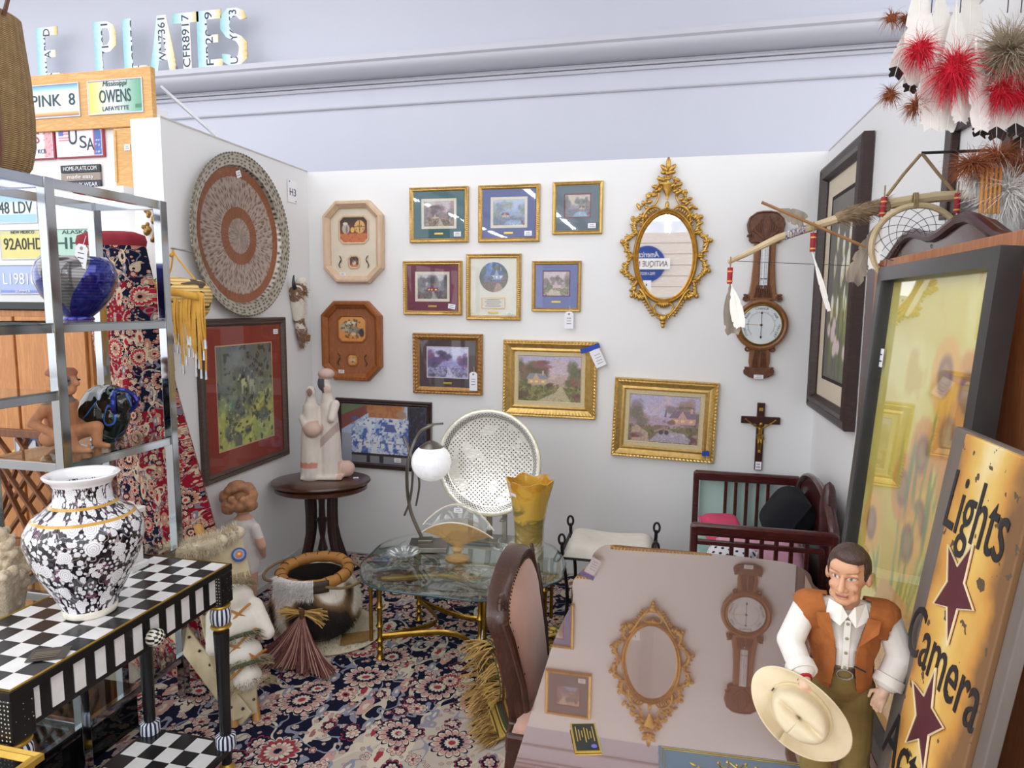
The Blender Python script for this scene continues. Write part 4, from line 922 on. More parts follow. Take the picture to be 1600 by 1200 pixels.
# yellow fringed bag
YL = M('yellow_hide', '#d9a441', '#c28c30', rough=.75, scale=18)
t = thing('fringed_bag', 'yellow fringed hide bag with silver cone tips hanging beside the copper tray', 'bag', (.16, -1.37, 1.25))
b = MB(); b.cap((-.06, -.01, .42), (.07, 0, .40), .07, .075); b.ell((.01, 0, .36), (.13, .075, .08)); me = fused(b, .008, 4)
g = G('beaded_weave'); v = g.co(); x, y, z = g.sep(v); w = g.m('SINE', z*420.)*.5+.5; dk = g.m('GREATER_THAN', g.noise(g.vm('MULTIPLY', v, (1, 1, 2.4)), 17, 1), .58)
me.materials.append(g.end(g.pbr(g.mix(dk, g.mix(w, C('#b08a4c'), C('#e2c67e')), C('#4a3a2c')), .8, 0, g.bump(w, .5, .004)))); link('pouch', me, t)
b = MB(); tips = MB(); rf = random.Random(6)
for k in range(44):
    u = k/43; x = -.075+.25*u if k > 8 else -.075+.05*(k/8); z0 = .43-.05*u; L = rf.choice((.22, .26, .30, .17)) if k > 8 else rf.uniform(.22, .26)
    y = -.075-rf.uniform(0, .015); p = [(x*.85, -.045, z0+.03), (x, y, z0-.02), (x+rf.uniform(-.006, .006), y, z0-L*.5), (x+rf.uniform(-.01, .01), y+.008, z0-L)]
    b.tube(bez(p, 8), .0052, 5, False, .5); q = p[-1]; tips.cyl((q[0], q[1], q[2]+.006), (q[0], q[1], q[2]-.034), .0035, .0062, 7)
b.build('fringe', YL, t, 1.2, kind='stuff'); tips.build('cone_tips', M('tin_cone', '#c9cbcf', '#a9abb0', rough=.3, metal=.8), t, 1., kind='stuff')
MB().sheet(lambda u, v_: (-.10+.25*u, -.078-.002*math.sin(u*9), .455-.045*u-.03*v_), 12, 2).build('flap_band', YL, t, thick=.004)
MB().tube(bez([(-.07, -.0, .47), (-.02, 0, .53), (-.035, 0, .585), (-.035, .01, .60)])+bez([(-.035, .01, .60), (-.02, 0, .56), (.06, 0, .5), (.09, 0, .45)]), .004, 6).build('thong', YL, t)
MB().ell((-.035, 0, .575), .010, 8, 6).build('knot', YL, t); MB().cap((-.035, .125, .60), (-.035, .0, .605), .004).build('hook', CHROME, t)
t = thing('gilt_ornament', 'small gilt carved hanging ornament on the end of the white partition', 'ornament', (-.065, -1.262, 1.90))
b = MB()
for k in range(14): b.ell((rf.uniform(-.02, .02)+.012*math.sin(k), -.012, .012*k), rf.uniform(.010, .018), 8, 5)
me = fused(b, .004, 2); me.materials.append(M('old_gilt', '#a07a3c', '#6f4f24', rough=.4, metal=.6)); link('carving', me, t)

# ------------------------------------------------------------------ neighbouring booth: licence plates
def plate(t, x, z, w, h, y, paint, body, tc, size, wmax, sub=None, dz=0., subc=None):
    o = panel('plate', w, h, paint, t, (x-w/2, y, z-h/2), .006, print_mat('plate_paint', .35))
    moulding(w, h, [(0, -.003), (0, .002), (.004, .003), (.007, .0), (.007, -.002)]).build('rim', M('plate_rim', '#c9ccd2', '#b7bac0', rough=.35, metal=.5), o, .5); o.children[-1].location = (x, y, z-h/2)
    if body: text(body, size, tc, o, (x, y-.0015, z+dz), ext=.001, wmax=wmax)
    if sub: text(sub[0], sub[1], subc or tc, o, (x, y-.0015, z+sub[2]), ext=.0006, wmax=sub[3])
    return o
PINE = wood('pine_board', '#dcb070', '#c9985a', .5, (.6, 1, 5), 8)
DKG = M('plate_green', '#1f4a4c', '#183c40', rough=.5); DKB = M('plate_navy', '#2b3350', '#232a44', rough=.5); PRED = M('plate_red', '#b5384a', '#a02c3e', rough=.5); PWH = M('plate_white', '#eceef2', '#e0e2e8', rough=.5)
t = thing('licence_plate_board', 'pine board holding the plates PINK 8 and OWENS above the partition', 'sign', (-.02, -1.055, 2.475))
MB().box((-.56, .010, .125), (.76, .03, .27)).build('board', PINE, t, 0, .003)
def p_owens(c):
    c.lay(np.ones_like(c.u), '#d3d9da'); c.lay(np.clip((.35-c.u)/.35, 0, 1), '#e0d24c'); c.lay(np.clip((c.u-.55)/.45, 0, 1), '#4f9a78'); c.rect(.86, .12, .97, .24, '#2f7a4c')
plate(t, -.385, .132, .315, .160, -.008, p_owens, 'OWENS', DKG, .085, .18, ('LAFAYETTE', .028, -.055, .15)); text('Mississippi', .034, DKG, t, (-.385, -.0095, .192), shear=.25, wmax=.14)
def p_pink(c): c.grad('#e9e4dc', '#4f9fc4'); c.lay(np.clip((.5-np.abs(c.v-.45))/.2, 0, 1), '#dfe3e4'); c.lay(np.clip((.2-c.v)/.08, 0, 1), '#e0a24a'); c.lay(np.clip((.10-c.v)/.05, 0, 1), '#7c5a7c')
plate(t, -.75, .132, .315, .160, -.008, p_pink, 'PINK  8', DKG, .080, .26)
def plate_sign(name, label, x0, x1, z0, z1, y, paint, edge, words):
    t = thing(name, label, 'sign', ((x0+x1)/2, y, z0)); w, h = x1-x0, z1-z0
    MB().box((0, .008, h/2), (w, .014, h)).build('board', edge, t, 0, .002); o = panel('plate', w-.012, h-.012, paint, t, (-(w-.012)/2, -.0012, .006), .006, print_mat('plate_paint', .35))
    for wd, x, z, s, m_, wm in words: text(wd, s, m_, o, (x, -.0025, h/2+z), wmax=wm)
    for s in (-1, 1): MB().tube([(s*w*.35, .012, h), (s*w*.33, .014, h+.012), (s*w*.32, .0165, h+.02)], .0015, 5).build('hanging_wire', CHROME, t)
def p_usa(c):
    c.lay(np.ones_like(c.u), '#e4e2ea'); c.rect(.06, .45, .3, .8, '#e9e6ea'); 
    for k in range(4): c.rect(.06, .45+.09*k, .30, .49+.09*k, '#c9485a')
    c.rect(.06, .62, .17, .8, '#4a68b8'); c.rect(.84, 0, 1, 1, '#3c5aa8'); c.rect(.80, 0, .84, 1, '#d24a58'); c.dapple('#e9e9f2', 18, .66, 3, .9, c.u > .84)
plate_sign('licence_plate_sign', 'white licence plate sign reading USA with flags', -.79, -.505, 2.335, 2.512, -1.046, p_usa, M('red_edge', '#b5485a', '#a03c4e'), [('U', -.035, .012, .12, DKB, .05), ('S', .025, -.018, .085, DKB, .042), ('A', .068, -.030, .085, DKB, .044), ('Ca.', .0, .065, .035, PRED, .03)])
def p_pat(c): c.lay(np.ones_like(c.u), '#dfe3ea'); c.rect(.86, 0, 1, 1, '#d3939c', .8); c.rect(.74, .72, .87, .95, '#c2465a'); c.dapple('#b53a4c', 24, .62, 5, .9, c.u > .85); c.rect(0, .93, 1, 1, '#4a68b8')
plate_sign('licence_plate_sign', 'white licence plate sign reading PATRIOTS with a red edge', -1.20, -.80, 2.335, 2.520, -1.046, p_pat, M('red_edge', '#b5485a'), [('PAT', -.12, -.02, .07, DKB, .10), ('R', -.045, -.014, .08, DKB, .034), ('I', -.01, -.01, .08, DKB, .012), ('O', .025, -.006, .075, PRED, .032), ('T', .062, .004, .075, DKB, .030), ('S', .098, .010, .075, PRED, .032), ('THE', -.1, .055, .03, DKB, .05), ('KCB', .125, -.055, .03, DKB, .05)])
t = thing('slogan_sign', 'small dark and taupe slogan sign hanging under the USA plate sign', 'sign', (-.655, -1.045, 2.185))
for k, (cc, wd, h) in enumerate((('#2c3448', 'EAT BUY WEAR', .034), ('#9a8c80', 'made easy', .040), ('#23262c', 'HOME-PLATE.COM', .038))):
    b = MB().box((0, .006, .018+.0395*k), (.235, .010, .037)).build('slat', M('slogan_%d' % k, cc, rough=.5), t, 0); text(wd, .028, PWH, b, (.0, -.0005, .018+.0395*k), wmax=.16 if k == 1 else .2)
t = thing('wooden_box_lid', 'upright pine box lid leaning against the end of the partition', 'box', (-.345, -1.09, 2.16), 0)
MB().box((0, .02, .145), (.115, .04, .29)).build('panel', PINE, t, 0, .003); MB().box((-.048, -.002, .16), (.012, .006, .24), (0, .02, 0)).build('batten', PINE, t, 0); price(t, .02, .20, -.0015, .032, .028)
o = MB().box((-.345, -1.115, 2.145), (.17, .17, .03)).build('bracket_shelf', MW, None, 0); tag(o, 'small white bracket shelf under the pine box lid', 'shelf')
def simple(bg, extra=None):
    def f(c):
        c.lay(np.ones_like(c.u), bg)
        if extra: extra(c)
    return f
def plate_thing(label, x, z, body, paint, tc, sub=None):
    t = thing('licence_plate', label, 'licence plate', (x, -1.034, z)); plate(t, 0, .08, .305, .155, 0, paint, body, tc, .085, .25, sub)
plate_thing('yellow licence plate reading 92A0HD on the neighbouring wall', -1.05, 1.835, '92A0HD', simple('#d9cf7c', lambda c: c.rect(0, .8, 1, 1, '#c9c98a')), M('plate_black', '#2b2b2c'), ('NEW MEXICO', .02, .062, .15))
plate_thing('pale blue licence plate reading L198107 below the yellow one', -1.075, 1.655, 'L198107', simple('#a8b7e2', lambda c: c.rect(0, 0, 1, .15, '#7c8fd0')), PWH, ('SUMMER', .022, -.062, .1))
plate_thing('pale green ALASKA licence plate on the neighbouring wall', -.72, 1.835, 'HHU', simple('#a9cdbc'), DKG, ('ALASKA', .026, .058, .16))
plate_thing('teal and white licence plate high on the neighbouring wall', -1.10, 2.02, '448 LDV', simple('#9cc4cf', lambda c: c.rect(0, .3, 1, .7, '#dfe6e6')), DKG)
t = thing('wooden_cabinet', 'honey coloured wooden cabinet below the licence plates', 'cabinet', (-.98, -1.20, 0))
HON = wood('honey_wood', '#c88b52', '#b0743e', .45, (7, 1, .6), 5)
MB().box((0, .01, .79), (1.25, .30, 1.58)).build('body', HON, t, 0, .004); MB().box((0, .0, 1.60), (1.27, .33, .035)).build('top', M('black_laminate', '#17171a', rough=.4), t, 0, .003)
for k in range(3): d_ = MB().box((-.41+.41*k, -.148, .80), (.395, .018, 1.5)).build('door', HON, t, 0, .004); MB().ell((-.24+.41*k, -.166, .9), .012, 10, 6).build('knob', BRASSP, d_)
t = thing('lattice_screen', 'low brown wooden lattice screen under the neighbouring cabinet', 'lattice', (-.52, -1.52, 0))
LAT = wood('lattice_wood', '#7c4a26', '#5f361a', .5, (4, 4, .8), 8)
for z in (.52, 1.03): MB().box((0, 0, z), (.62, .03, .035)).build('rail', LAT, t, 0, .003)
for x in (-.30, .30): MB().box((x, 0, .52), (.035, .032, 1.04)).build('post', LAT, t, 0, .003)
for k in range(5):
    for s in (-1, 1):
        x = -.24+.12*k; MB().bar((max(-.28, min(.28, x-s*.2)), s*.006, .54), (max(-.28, min(.28, x+s*.2)), s*.006, 1.01), .012, .022, (0, 1, 0)).build('slat', LAT, t, 0)
t = thing('licence_plate', 'white and blue licence plate behind the wooden lattice', 'licence plate', (-.62, -1.40, .86), (.0, 0, 0)); plate(t, 0, .08, .3, .15, 0, simple('#dfe4ea', lambda c: c.rect(0, .7, 1, 1, '#3f6fb8')), '751', DKB, .09, .2)
# cut-out letters standing on the cornice
def letter_plate(ch, x, serial, seed):
    h = .385; w = h*.52
    shapes = {'P': ([(-.26, 0), (-.08, 0), (-.08, .42), (.1, .44), (.24, .55), (.26, .75), (.2, .92), (.05, 1), (-.26, 1)], [(-.06, .56), (.04, .57), (.10, .66), (.10, .8), (.04, .87), (-.06, .87)]),
              'L': ([(-.26, 0), (.26, 0), (.26, .14), (-.06, .14), (-.06, 1), (-.26, 1)], None), 'A': ([(-.30, 0), (-.13, 0), (-.09, .2), (.09, .2), (.13, 0), (.30, 0), (.10, 1), (-.10, 1)], [(-.05, .34), (.05, .34), (0, .78)]),
              'T': ([(-.09, 0), (.09, 0), (.09, .82), (.28, .82), (.28, 1), (-.28, 1), (-.28, .82), (-.09, .82)], None), 'E': ([(-.26, 0), (.26, 0), (.26, .14), (-.05, .14), (-.05, .43), (.18, .43), (.18, .57), (-.05, .57), (-.05, .84), (.26, .84), (.26, 1), (-.26, 1)], None),
              'S': ([(-.26, .22), (-.24, .08), (-.1, 0), (.12, 0), (.27, .12), (.27, .38), (.16, .5), (-.02, .58), (-.09, .68), (-.06, .82), (.06, .86), (.14, .78), (.28, .80), (.22, .94), (.06, 1), (-.12, 1), (-.26, .88), (-.28, .66), (-.16, .5), (.04, .42), (.1, .32), (.07, .17), (-.03, .13), (-.1, .2)], None)}
    t = thing('plate_letter', 'letter %s cut from a teal and white licence plate standing on the cornice%s' % (ch[0], ch[1:]), 'letter', (x-.20, .462, 3.2862), 0, 'cut-out plate letters')
    out, hole = shapes[ch[0]]; cu = D.curves.new('l', 'CURVE'); cu.dimensions = '2D'; cu.fill_mode = 'BOTH'; cu.extrude = .002
    for pl in (out, hole):
        if pl:
            sp = cu.splines.new('POLY'); sp.points.add(len(pl)-1); sp.use_cyclic_u = True
            for q, (a, b_) in zip(sp.points, pl): q.co = (a*h, b_*h, 0, 1)
    o = D.objects.new('l', cu); me = D.meshes.new_from_object(o); D.objects.remove(o)
    me.transform(Matrix.Rotation(PI/2, 4, 'X')); me.materials.clear()
    g = G('plate_letter_paint_%d' % seed); xx, yy, zz = g.sep(g.co()); f = xx/h+.5
    me.materials.append(g.end(g.pbr(g.ramp(f+(g.noise(g.co(), 30, 2)-.5)*.12, [(.22, '#7fc4c8'), (.42, '#d3e2e4'), (.60, '#e6e2dc'), (.74, '#e0cf8e' if seed % 2 else '#d9c47c'), (.80, '#6b4a8c')]), .35)))
    ob = link('plate', me, t, 0)
    tx = text(serial, .085, DKB, None, (.0, -.0026, h*.5), (PI/2, -PI/2, 0), .0008, wmax=h*.93)
    return t, ob, tx
for i, (ch, px_, ser) in enumerate((('E, leftmost', -2.20, 'RW APMD'), ('P', -1.68, 'PH71821'), ('L', -1.425, 'CCP17C'), ('A', -1.19, '8WN7361'), ('T', -.99, 'CFR8917'), ('E beside S', -.80, 'FJB2019'), ('S', -.605, 'UCFY6253'))):
    t, ob, tx = letter_plate(ch, px_, ser, i)
    # keep only the printing that lies on the letter: cut the characters with the letter's own outline
    cut = D.objects.new('cut', ob.data.copy()); COL.objects.link(cut); cut.scale = (1, 12, 1)
    md = tx.modifiers.new('b', 'BOOLEAN'); md.operation = 'INTERSECT'; md.object = cut; md.solver = 'EXACT'
    dg = bpy.context.evaluated_depsgraph_get(); dg.update(); m2 = D.meshes.new_from_object(tx.evaluated_get(dg)); m2.materials.clear(); m2.materials.append(DKB)
    D.objects.remove(cut); tx.modifiers.clear(); tx.data = m2; tx.parent = ob; tx.name = 'serial_print'; tx['kind'] = 'stuff'
# ------------------------------------------------------------------ right hand side
RW = -PI/2  # local -Y faces into the booth from the right wall
DKW = wood('dark_walnut', '#3f2a24', '#2c1c18', .4, (1, 1, 5), 14)
def lilies(c):
    c.grad('#5c5650', '#6b6660'); c.dapple('#7c766c', 6, .5, 4, .5, None, .3); rf = random.Random(4)
    for k in range(16):
        x = .12+.76*rf.random(); h = .35+.5*rf.random(); c.line([(x, .04), (x+rf.uniform(-.08, .08), h)], .012, '#6f7a44'); c.ell(x, h, .05, .075, '#e6e2d2', .3); c.ell(x, h-.03, .02, .03, '#c9b45a', .4); c.ell(x+.05, h*.55, .03, .10, '#8a8c4c', .4)
    for k in range(8): c.ell(.15+.7*rf.random(), .12+.25*rf.random(), .09, .05, '#d9c3c0', .4, 1, .3, k)
t = frame('framed_painting', 'tall dark framed painting of white flowers on the right wall', 0, .80, 1.10, 2.335, .075, DKW, '#d8cbb6', (.085, .09, .48, .905), lilies, None, None, prof=[(0, 0), (0, .040), (.012, .046), (.03, .036), (.045, .05), (.06, .045), (.075, .018), (.075, .002)], inner=('#2c211d', .016), depth=.05, glassy=False, res=.006, grp='wall prints')
t.location = (3.020, -.45, 1.10); t.rotation_euler = (0, 0, RW)
# board with rails behind the feathers
t = thing('wall_rack', 'dark wooden rack with pegs on the right wall behind the feather headdress', 'rack', (3.022, -1.86, 1.88), RW)
for x in (-.18, .18): MB().box((x, -.012, .15), (.05, .02, .30)).build('upright', DKW, t, 0, .003)
for z in (.03, .26): MB().box((0, -.008, z), (.32, .012, .04)).build('rail', DKW, t, 0, .002)
# leaning wood panel and headboard
ORB = wood('cherry_panel', '#b5764c', '#9c6039', .45, (7, 7, .7), 6)
t = thing('wardrobe_side', 'large plain brown wooden board standing behind the yellow flower picture', 'board', (2.825, -2.375, 0))
MB().box((0, 0, .877), (.03, 1.15, 1.755)).build('sheet', ORB, t, 0, .002); MB().box((-.017, .56, .877), (.012, .03, 1.755)).build('edge_strip', wood('pale_edge', '#b0805c', '#9a6a48', .5, (7, 7, .7), 8), t, 0, .002)
MAR = wood('maroon_mahogany', '#4a201e', '#351413', .35, (1, .7, 5), 8, .2)
t = thing('mahogany_headboard', 'dark mahogany headboard with curved top behind the brown panel', 'headboard', (2.915, -1.95, 0))
poly = [(-.60, 0)]+[(-.60+1.2*k/24, 1.765+.06*math.sin(PI*(k/24)*1.0)**2+.02*math.cos(k*PI/4)) for k in range(25)]+[(.60, 0)]
MB().prism(poly, -.018, .018, lambda p: Vector((p.y, p.x, p.z))).build('board', MAR, t, .4, .004)
MB().tube([(-.02, x, z) for x, z in poly[1:-1]], .014, 8).build('top_moulding', MAR, t)
# ------------------------------------------------------------------ polished table
def table_outline(o=0.):
    pts = []
    left = [(2.03, -1.37), (1.99, -1.47), (1.985, -1.58), (1.955, -1.70), (1.952, -1.78), (1.97, -1.90), (1.962, -2.02), (1.955, -2.16), (1.958, -2.40), (1.962, -2.70), (1.968, -2.95), (2.02, -3.02)]
    right = [(2.70, -3.02), (2.765, -2.95), (2.77, -2.4), (2.775, -1.85), (2.78, -1.68), (2.745, -1.58), (2.75, -1.48), (2.71, -1.40), (2.60, -1.375), (2.38, -1.362), (2.16, -1.362)]
    for x, y in left+right: pts.append((x+(o if x < 2.37 else -o), y+(-o if y > -2.2 else o)))
    return pts
def smooth_poly(p, k=3):
    n = len(p); out = []
    for i in range(n):
        P0, P1, P2, P3 = [Vector(p[(i+j-1) % n]) for j in range(4)]
        for s in range(k):
            u = s/k; out.append(tuple(.5*((2*P1)+(P2-P0)*u+(2*P0-5*P1+4*P2-P3)*u*u+(3*P1-P0-3*P2+P3)*u*u*u)))
    return out
g = G('polished_walnut'); v = g.co('Object', (5, .6, 1)); n1 = g.noise(v, 5, 5, .6, .6); n2 = g.noise(v, 30, 3)
base = g.pbr(g.ramp(n1*.75+n2*.25, [(.35, '#77482f'), (.52, '#7c4c33'), (.66, '#74462e')]), .35)
lw = g.n('ShaderNodeLayerWeight'); lw.inputs[0].default_value = .5
fac = .34+.6*g.m('POWER', X(g, lw.outputs['Facing']), 4.)
gl = g.n('ShaderNodeBsdfGlossy'); gl.inputs['Roughness'].default_value = .02; gl.inputs[0].default_value = (1, .97, .95, 1)
g.put(gl.inputs['Normal'], g.bump(g.noise(g.co(), 2.0, 1), .004, .02))
mx = g.n('ShaderNodeMixShader'); g.put(mx.inputs[0], fac); g.put(mx.inputs[1], base); g.put(mx.inputs[2], X(g, gl.outputs[0])); POL = g.end(X(g, mx.outputs[0]))
WAL = wood('carved_walnut', '#6f4229', '#54301c', .35, (4, .7, 4), 10, .3)
t = thing('dining_table', 'large polished brown table with scalloped edge reflecting the back wall', 'table', (0, 0, 0))
def slab(o, z0, z1): return MB().loft([[Vector((x, y, z)) for x, y in smooth_poly(table_outline(o))] for z in (z0, z1)])
slab(.004, .690, .700).build('table_top', POL, t, .5)
b = MB(); b.loft([[Vector((x, y, z)) for x, y in smooth_poly(table_outline(o))] for o, z in ((.03, .650), (.012, .655), (.0, .668), (.0, .680), (.006, .6899))]); b.build('carved_edge', WAL, t, .6)
MB().loft([[Vector((x, y, z)) for x, y in smooth_poly(table_outline(.09))] for z in (.56, .65)]).build('apron', WAL, t, .6)
for x, y in ((2.08, -1.52), (2.66, -1.52), (2.08, -2.86), (2.66, -2.86)): MB().lathe([(.02, .012), (.035, .02), (.028, .06), (.02, .12), (.028, .3), (.038, .45), (.03, .5), (.045, .53), (.045, .57)], 14, (x, y, 0)).build('leg', WAL, t)
# ------------------------------------------------------------------ business card and folder on the table
GLD = M('gold_foil', '#d8bd5c', '#c4a544', rough=.3, metal=.7)
t = thing('gold_edged_card', 'small black card with gold border and gold lines of print on the table', 'card', (2.095, -2.571, .701), -1.30)
MB().box((0, 0, .004), (.088, .056, .003), (.0, .06, 0)).build('card', GLD, t, 0); MB().box((0, 0, .0062), (.080, .048, .001), (0, .06, 0)).build('face', M('card_black', '#23241f', '#2c2d28', rough=.4), t, 0)
m = MB()
for k in range(7): m.box((-.008+.003*(k % 2), -.018+.006*k, .0072), (.045-.012*(k % 3), .0022, .0006), (0, .06, 0))
m.build('print', GLD, t, 0, kind='stuff'); MB().lathe([(.001, 0), (.006, 0), (.006, .001), (.001, .001)], 16, (.031, .014, .0055)).build('seal', M('seal_violet', '#6f6ab8', '#5a55a8', rough=.3), t)
t = thing('presentation_folder', 'blue grey folder with gold border, crown and laurel on the table front', 'folder', (2.405, -2.665, .7005), .05)
MB().box((0, 0, .005), (.305, .215, .009)).build('cover', M('slate_cover', '#5f6f7c', '#56667a', rough=.18, scale=5, Coat_Weight=.6), t, 0, .001)
def goldline(name, pts, r=.0011, loop=False): MB().tube([(x, y, .0098) for x, y in pts], r, 5, loop).build(name, GLD, t)
for d, r in ((.006, .0013), (.011, .0008)): goldline('border', [(-.1525+d, -.1075+d), (.1525-d, -.1075+d), (.1525-d, .1075-d), (-.1525+d, .1075-d)], r, True)
goldline('crown', [(-.028, .045), (-.036, .07), (-.022, .058), (-.014, .078), (0, .060), (.014, .078), (.022, .058), (.036, .07), (.028, .045)], .0016, True)
for k in range(5): MB().ell((-.036+.018*k, .073+.006*(k % 2), .0098), .003, 8, 4).build('crown_pearl', GLD, t)
goldline('shield', [(-.045, .036), (.045, .036), (.045, -.02), (0, -.06), (-.045, -.02)], .0012, True)
text('G', .07, GLD, t, (0, -.002, .0098), (0, 0, 0), .0004)
for s in (-1, 1):
    goldline('laurel_stem', [(s*.05, -.05), (s*.078, -.02), (s*.086, .02), (s*.075, .058)], .0009)
    for k in range(12):
        u = k/11; x = s*(.05+.036*math.sin(u*2.2)); y = -.05+.11*u; MB().ell((x+(s*.007 if k % 2 else -s*.006), y, .0098), (.0085, .0032, .0012), 8, 4, (0, 0, PI/2-s*(.9 if k % 2 else -.4))).build('laurel_leaf', GLD, t)
# ------------------------------------------------------------------ yellow flower picture
def flowers_yellow(c):
    c.grad('#c9b23c', '#d9c860'); c.dapple('#e3d98c', 5, .5, 3, .8, None, .2); c.dapple('#c9a32c', 9, .55, 5, .6, None, .12)
    rf = random.Random(2)
    for k in range(9):
        x, y = rf.uniform(.1, .9), rf.uniform(.35, .8); c.line([(.5+.2*(x-.5), .16), (x, y)], .012, '#7c8a3c', .8)
        for j in range(13):
            a = 2*PI*j/13; c.ell(x+.09*math.cos(a), y+.06*math.sin(a), .045, .03, '#e0a83a' if k % 2 else '#cf8a34', .5, .8)
        c.ell(x, y, .075, .05, '#8a5a34', .3); c.ell(x, y, .045, .03, '#9c7a4c', .4)
    for k in range(26): x = rf.uniform(.1, .9); y = rf.uniform(.15, .6); c.ell(x, y, .02, .07, '#5f7a44' if k % 3 else '#a8a04a', .5, .7)
    c.lay(np.clip((.16-c.v)/.02, 0, 1), '#d09a44'); c.poly([(.34, .04), (.66, .04), (.72, .2), (.64, .3), (.36, .3), (.28, .2)], '#c9a05a'); c.rect(.3, .17, .7, .185, '#8f5a34'); c.dapple('#b57a3a', 14, .58, 8, .5, c.v < .3)
BLK = M('black_frame', '#2b2b2b', '#1f1f1f', rough=.35)
t = frame('framed_poster', 'tall yellow flower picture in a flat black frame standing on the table', 0, .635, 0, 1.02, .035, BLK, None, (.0, .0, .565, .95), flowers_yellow, None, None, prof=[(0, 0), (0, .036), (.033, .036), (.035, .030), (.035, .002)], depth=.036, res=.006, grp='wall prints')
t.location = (2.716, -2.372, .7008); t.rotation_euler = (-.060, 0, RW)
price(t, -.275, .80, -.0135, .028, .045)
# ------------------------------------------------------------------ wooden word sign
t = thing('wooden_word_sign', 'yellow distressed wooden sign reading Lights Camera Action with maroon stars', 'sign', (2.612, -2.832, .7008), (-.124, 0, RW))
MB().box((0, .008, .367), (.305, .016, .734)).build('back_board', M('driftwood', '#7a6f66', '#5f564e', rough=.7, scale=12, stretch=(1, 1, .2), bump=.2), t, 0, .002)
g = G('distressed_yellow'); v = g.co(); x, y, z = g.sep(v); ed = g.m('ABSOLUTE', x)/.108
f = ed*.55+g.noise(v, 9, 4)*.7; col = g.ramp(f, [(.30, '#e9d6a0'), (.48, '#dfb862'), (.74, '#c88f44'), (.9, '#7c5a3a')]); col = g.mix(g.m('GREATER_THAN', g.noise(v, 34, 3), .66), col, C('#5c4a38'))
MB().box((.020, -.004, .367), (.215, .010, .730)).build('yellow_board', g.end(g.pbr(col, .55, 0, g.bump(g.noise(v, 40), .2, .004))), t, 0, .002)
SBK = M('sign_black', '#26242a', '#1c1b20', rough=.45); CRM = M('star_outline', '#e6d2b0', '#d9c49c', rough=.6); MRN = M('star_maroon', '#5e2730', '#4c1f28', rough=.55)
for wd, z, wm, sz in (('Lights', .625, .19, .135), ('Camera', .395, .25, .125), ('Action', .205, .25, .125)): text(wd, sz, SBK, t, (.0, -.0102, z), (PI/2, -.03, 0), .0004, shear=.15, wmax=wm, bold=.0004)
def star(cx, cz, r, k=.42, rot=0): return [(cx+(r if i % 2 == 0 else r*k)*math.sin(PI*i/5+rot)*.78, cz+(r if i % 2 == 0 else r*k)*math.cos(PI*i/5+rot)) for i in range(10)]
for cz_, rot in ((.510, .35), (.300, .0)):
    st = MB().prism(star(.0, cz_, .082, .42, rot), -.012, -.009).build('star', MRN, t, 0); MB().tube([(x, -.0122, z) for x, z in star(.0, cz_, .083, .42, rot)], .0018, 5, True).build('star_outline', CRM, st)
# dark cabinet at the edge of the picture
t = thing('black_cabinet', 'plain black cabinet at the right edge of the picture', 'cabinet', (2.93, -3.10, 0))
MB().box((0, -.12, .60), (.20, .46, 1.20)).build('body', M('black_lacquer', '#101211', '#161a18', rough=.35), t, 0, .006); MB().box((-.104, -.12, .60), (.01, .40, 1.1)).build('door', M('black_lacquer', '#101211'), t, 0, .004); MB().ell((-.115, .05, .62), .01, 10, 6).build('knob', M('aged_brass', '#8f7436'), t)
# ------------------------------------------------------------------ cowboy doll
t = thing('cowboy_doll', 'cowboy doll in brown vest, white shirt and khaki trousers standing on the table', 'doll', (2.557, -2.68, .7008), -.12)
b = MB(); hz = .458; hr = -.35; cr_, sr_ = math.cos(hr), math.sin(hr)
def hp(x, y, z): return Vector((x*cr_-y*sr_, x*sr_+y*cr_, z+hz))
Rh = Euler((0, 0, hr)).to_matrix()
def he(c, r): b.ell(hp(*c), r, 16, 10, Rh)
he((0, .004, .008), (.0315, .037, .040)); he((0, -.010, -.018), (.025, .026, .028)); he((0, -.022, -.037), (.015, .012, .011)); b.cap(hp(0, .006, -.03), (0, .006, .385), .021, .024)
b.cap(hp(0, -.036, .004), hp(0, -.044, -.013), .0042, .0062); 
for s in (-1, 1): he((s*.0065, -.038, -.015), (.0045, .005, .004)); he((s*.0135, -.030, .012), (.011, .005, .0035)); he((s*.015, -.025, -.012), (.009, .008, .009)); he((s*.033, .006, -.003), (.005, .009, .013)); he((s*.014, -.018, -.030), (.010, .011, .010))
he((0, -.034, -.024), (.011, .005, .0028)); he((0, -.033, -.0295), (.010, .005, .003)); he((0, -.028, .022), (.024, .010, .016))
for s in (-1, 1): b.cap((s*.02, .006, .385), (s*.058, .006, .385), .013, .013)
L_sh, L_el, L_wr = Vector((-.062, .004, .392)), Vector((-.088, -.030, .336)), Vector((-.066, -.092, .302)); R_sh, R_el, R_wr = Vector((.066, .004, .390)), Vector((.090, .002, .325)), Vector((.066, -.020, .272))
for sh, el, wr in ((L_sh, L_el, L_wr), (R_sh, R_el, R_wr)): b.cap(sh, el, .017, .013); b.cap(el, wr, .012, .009)
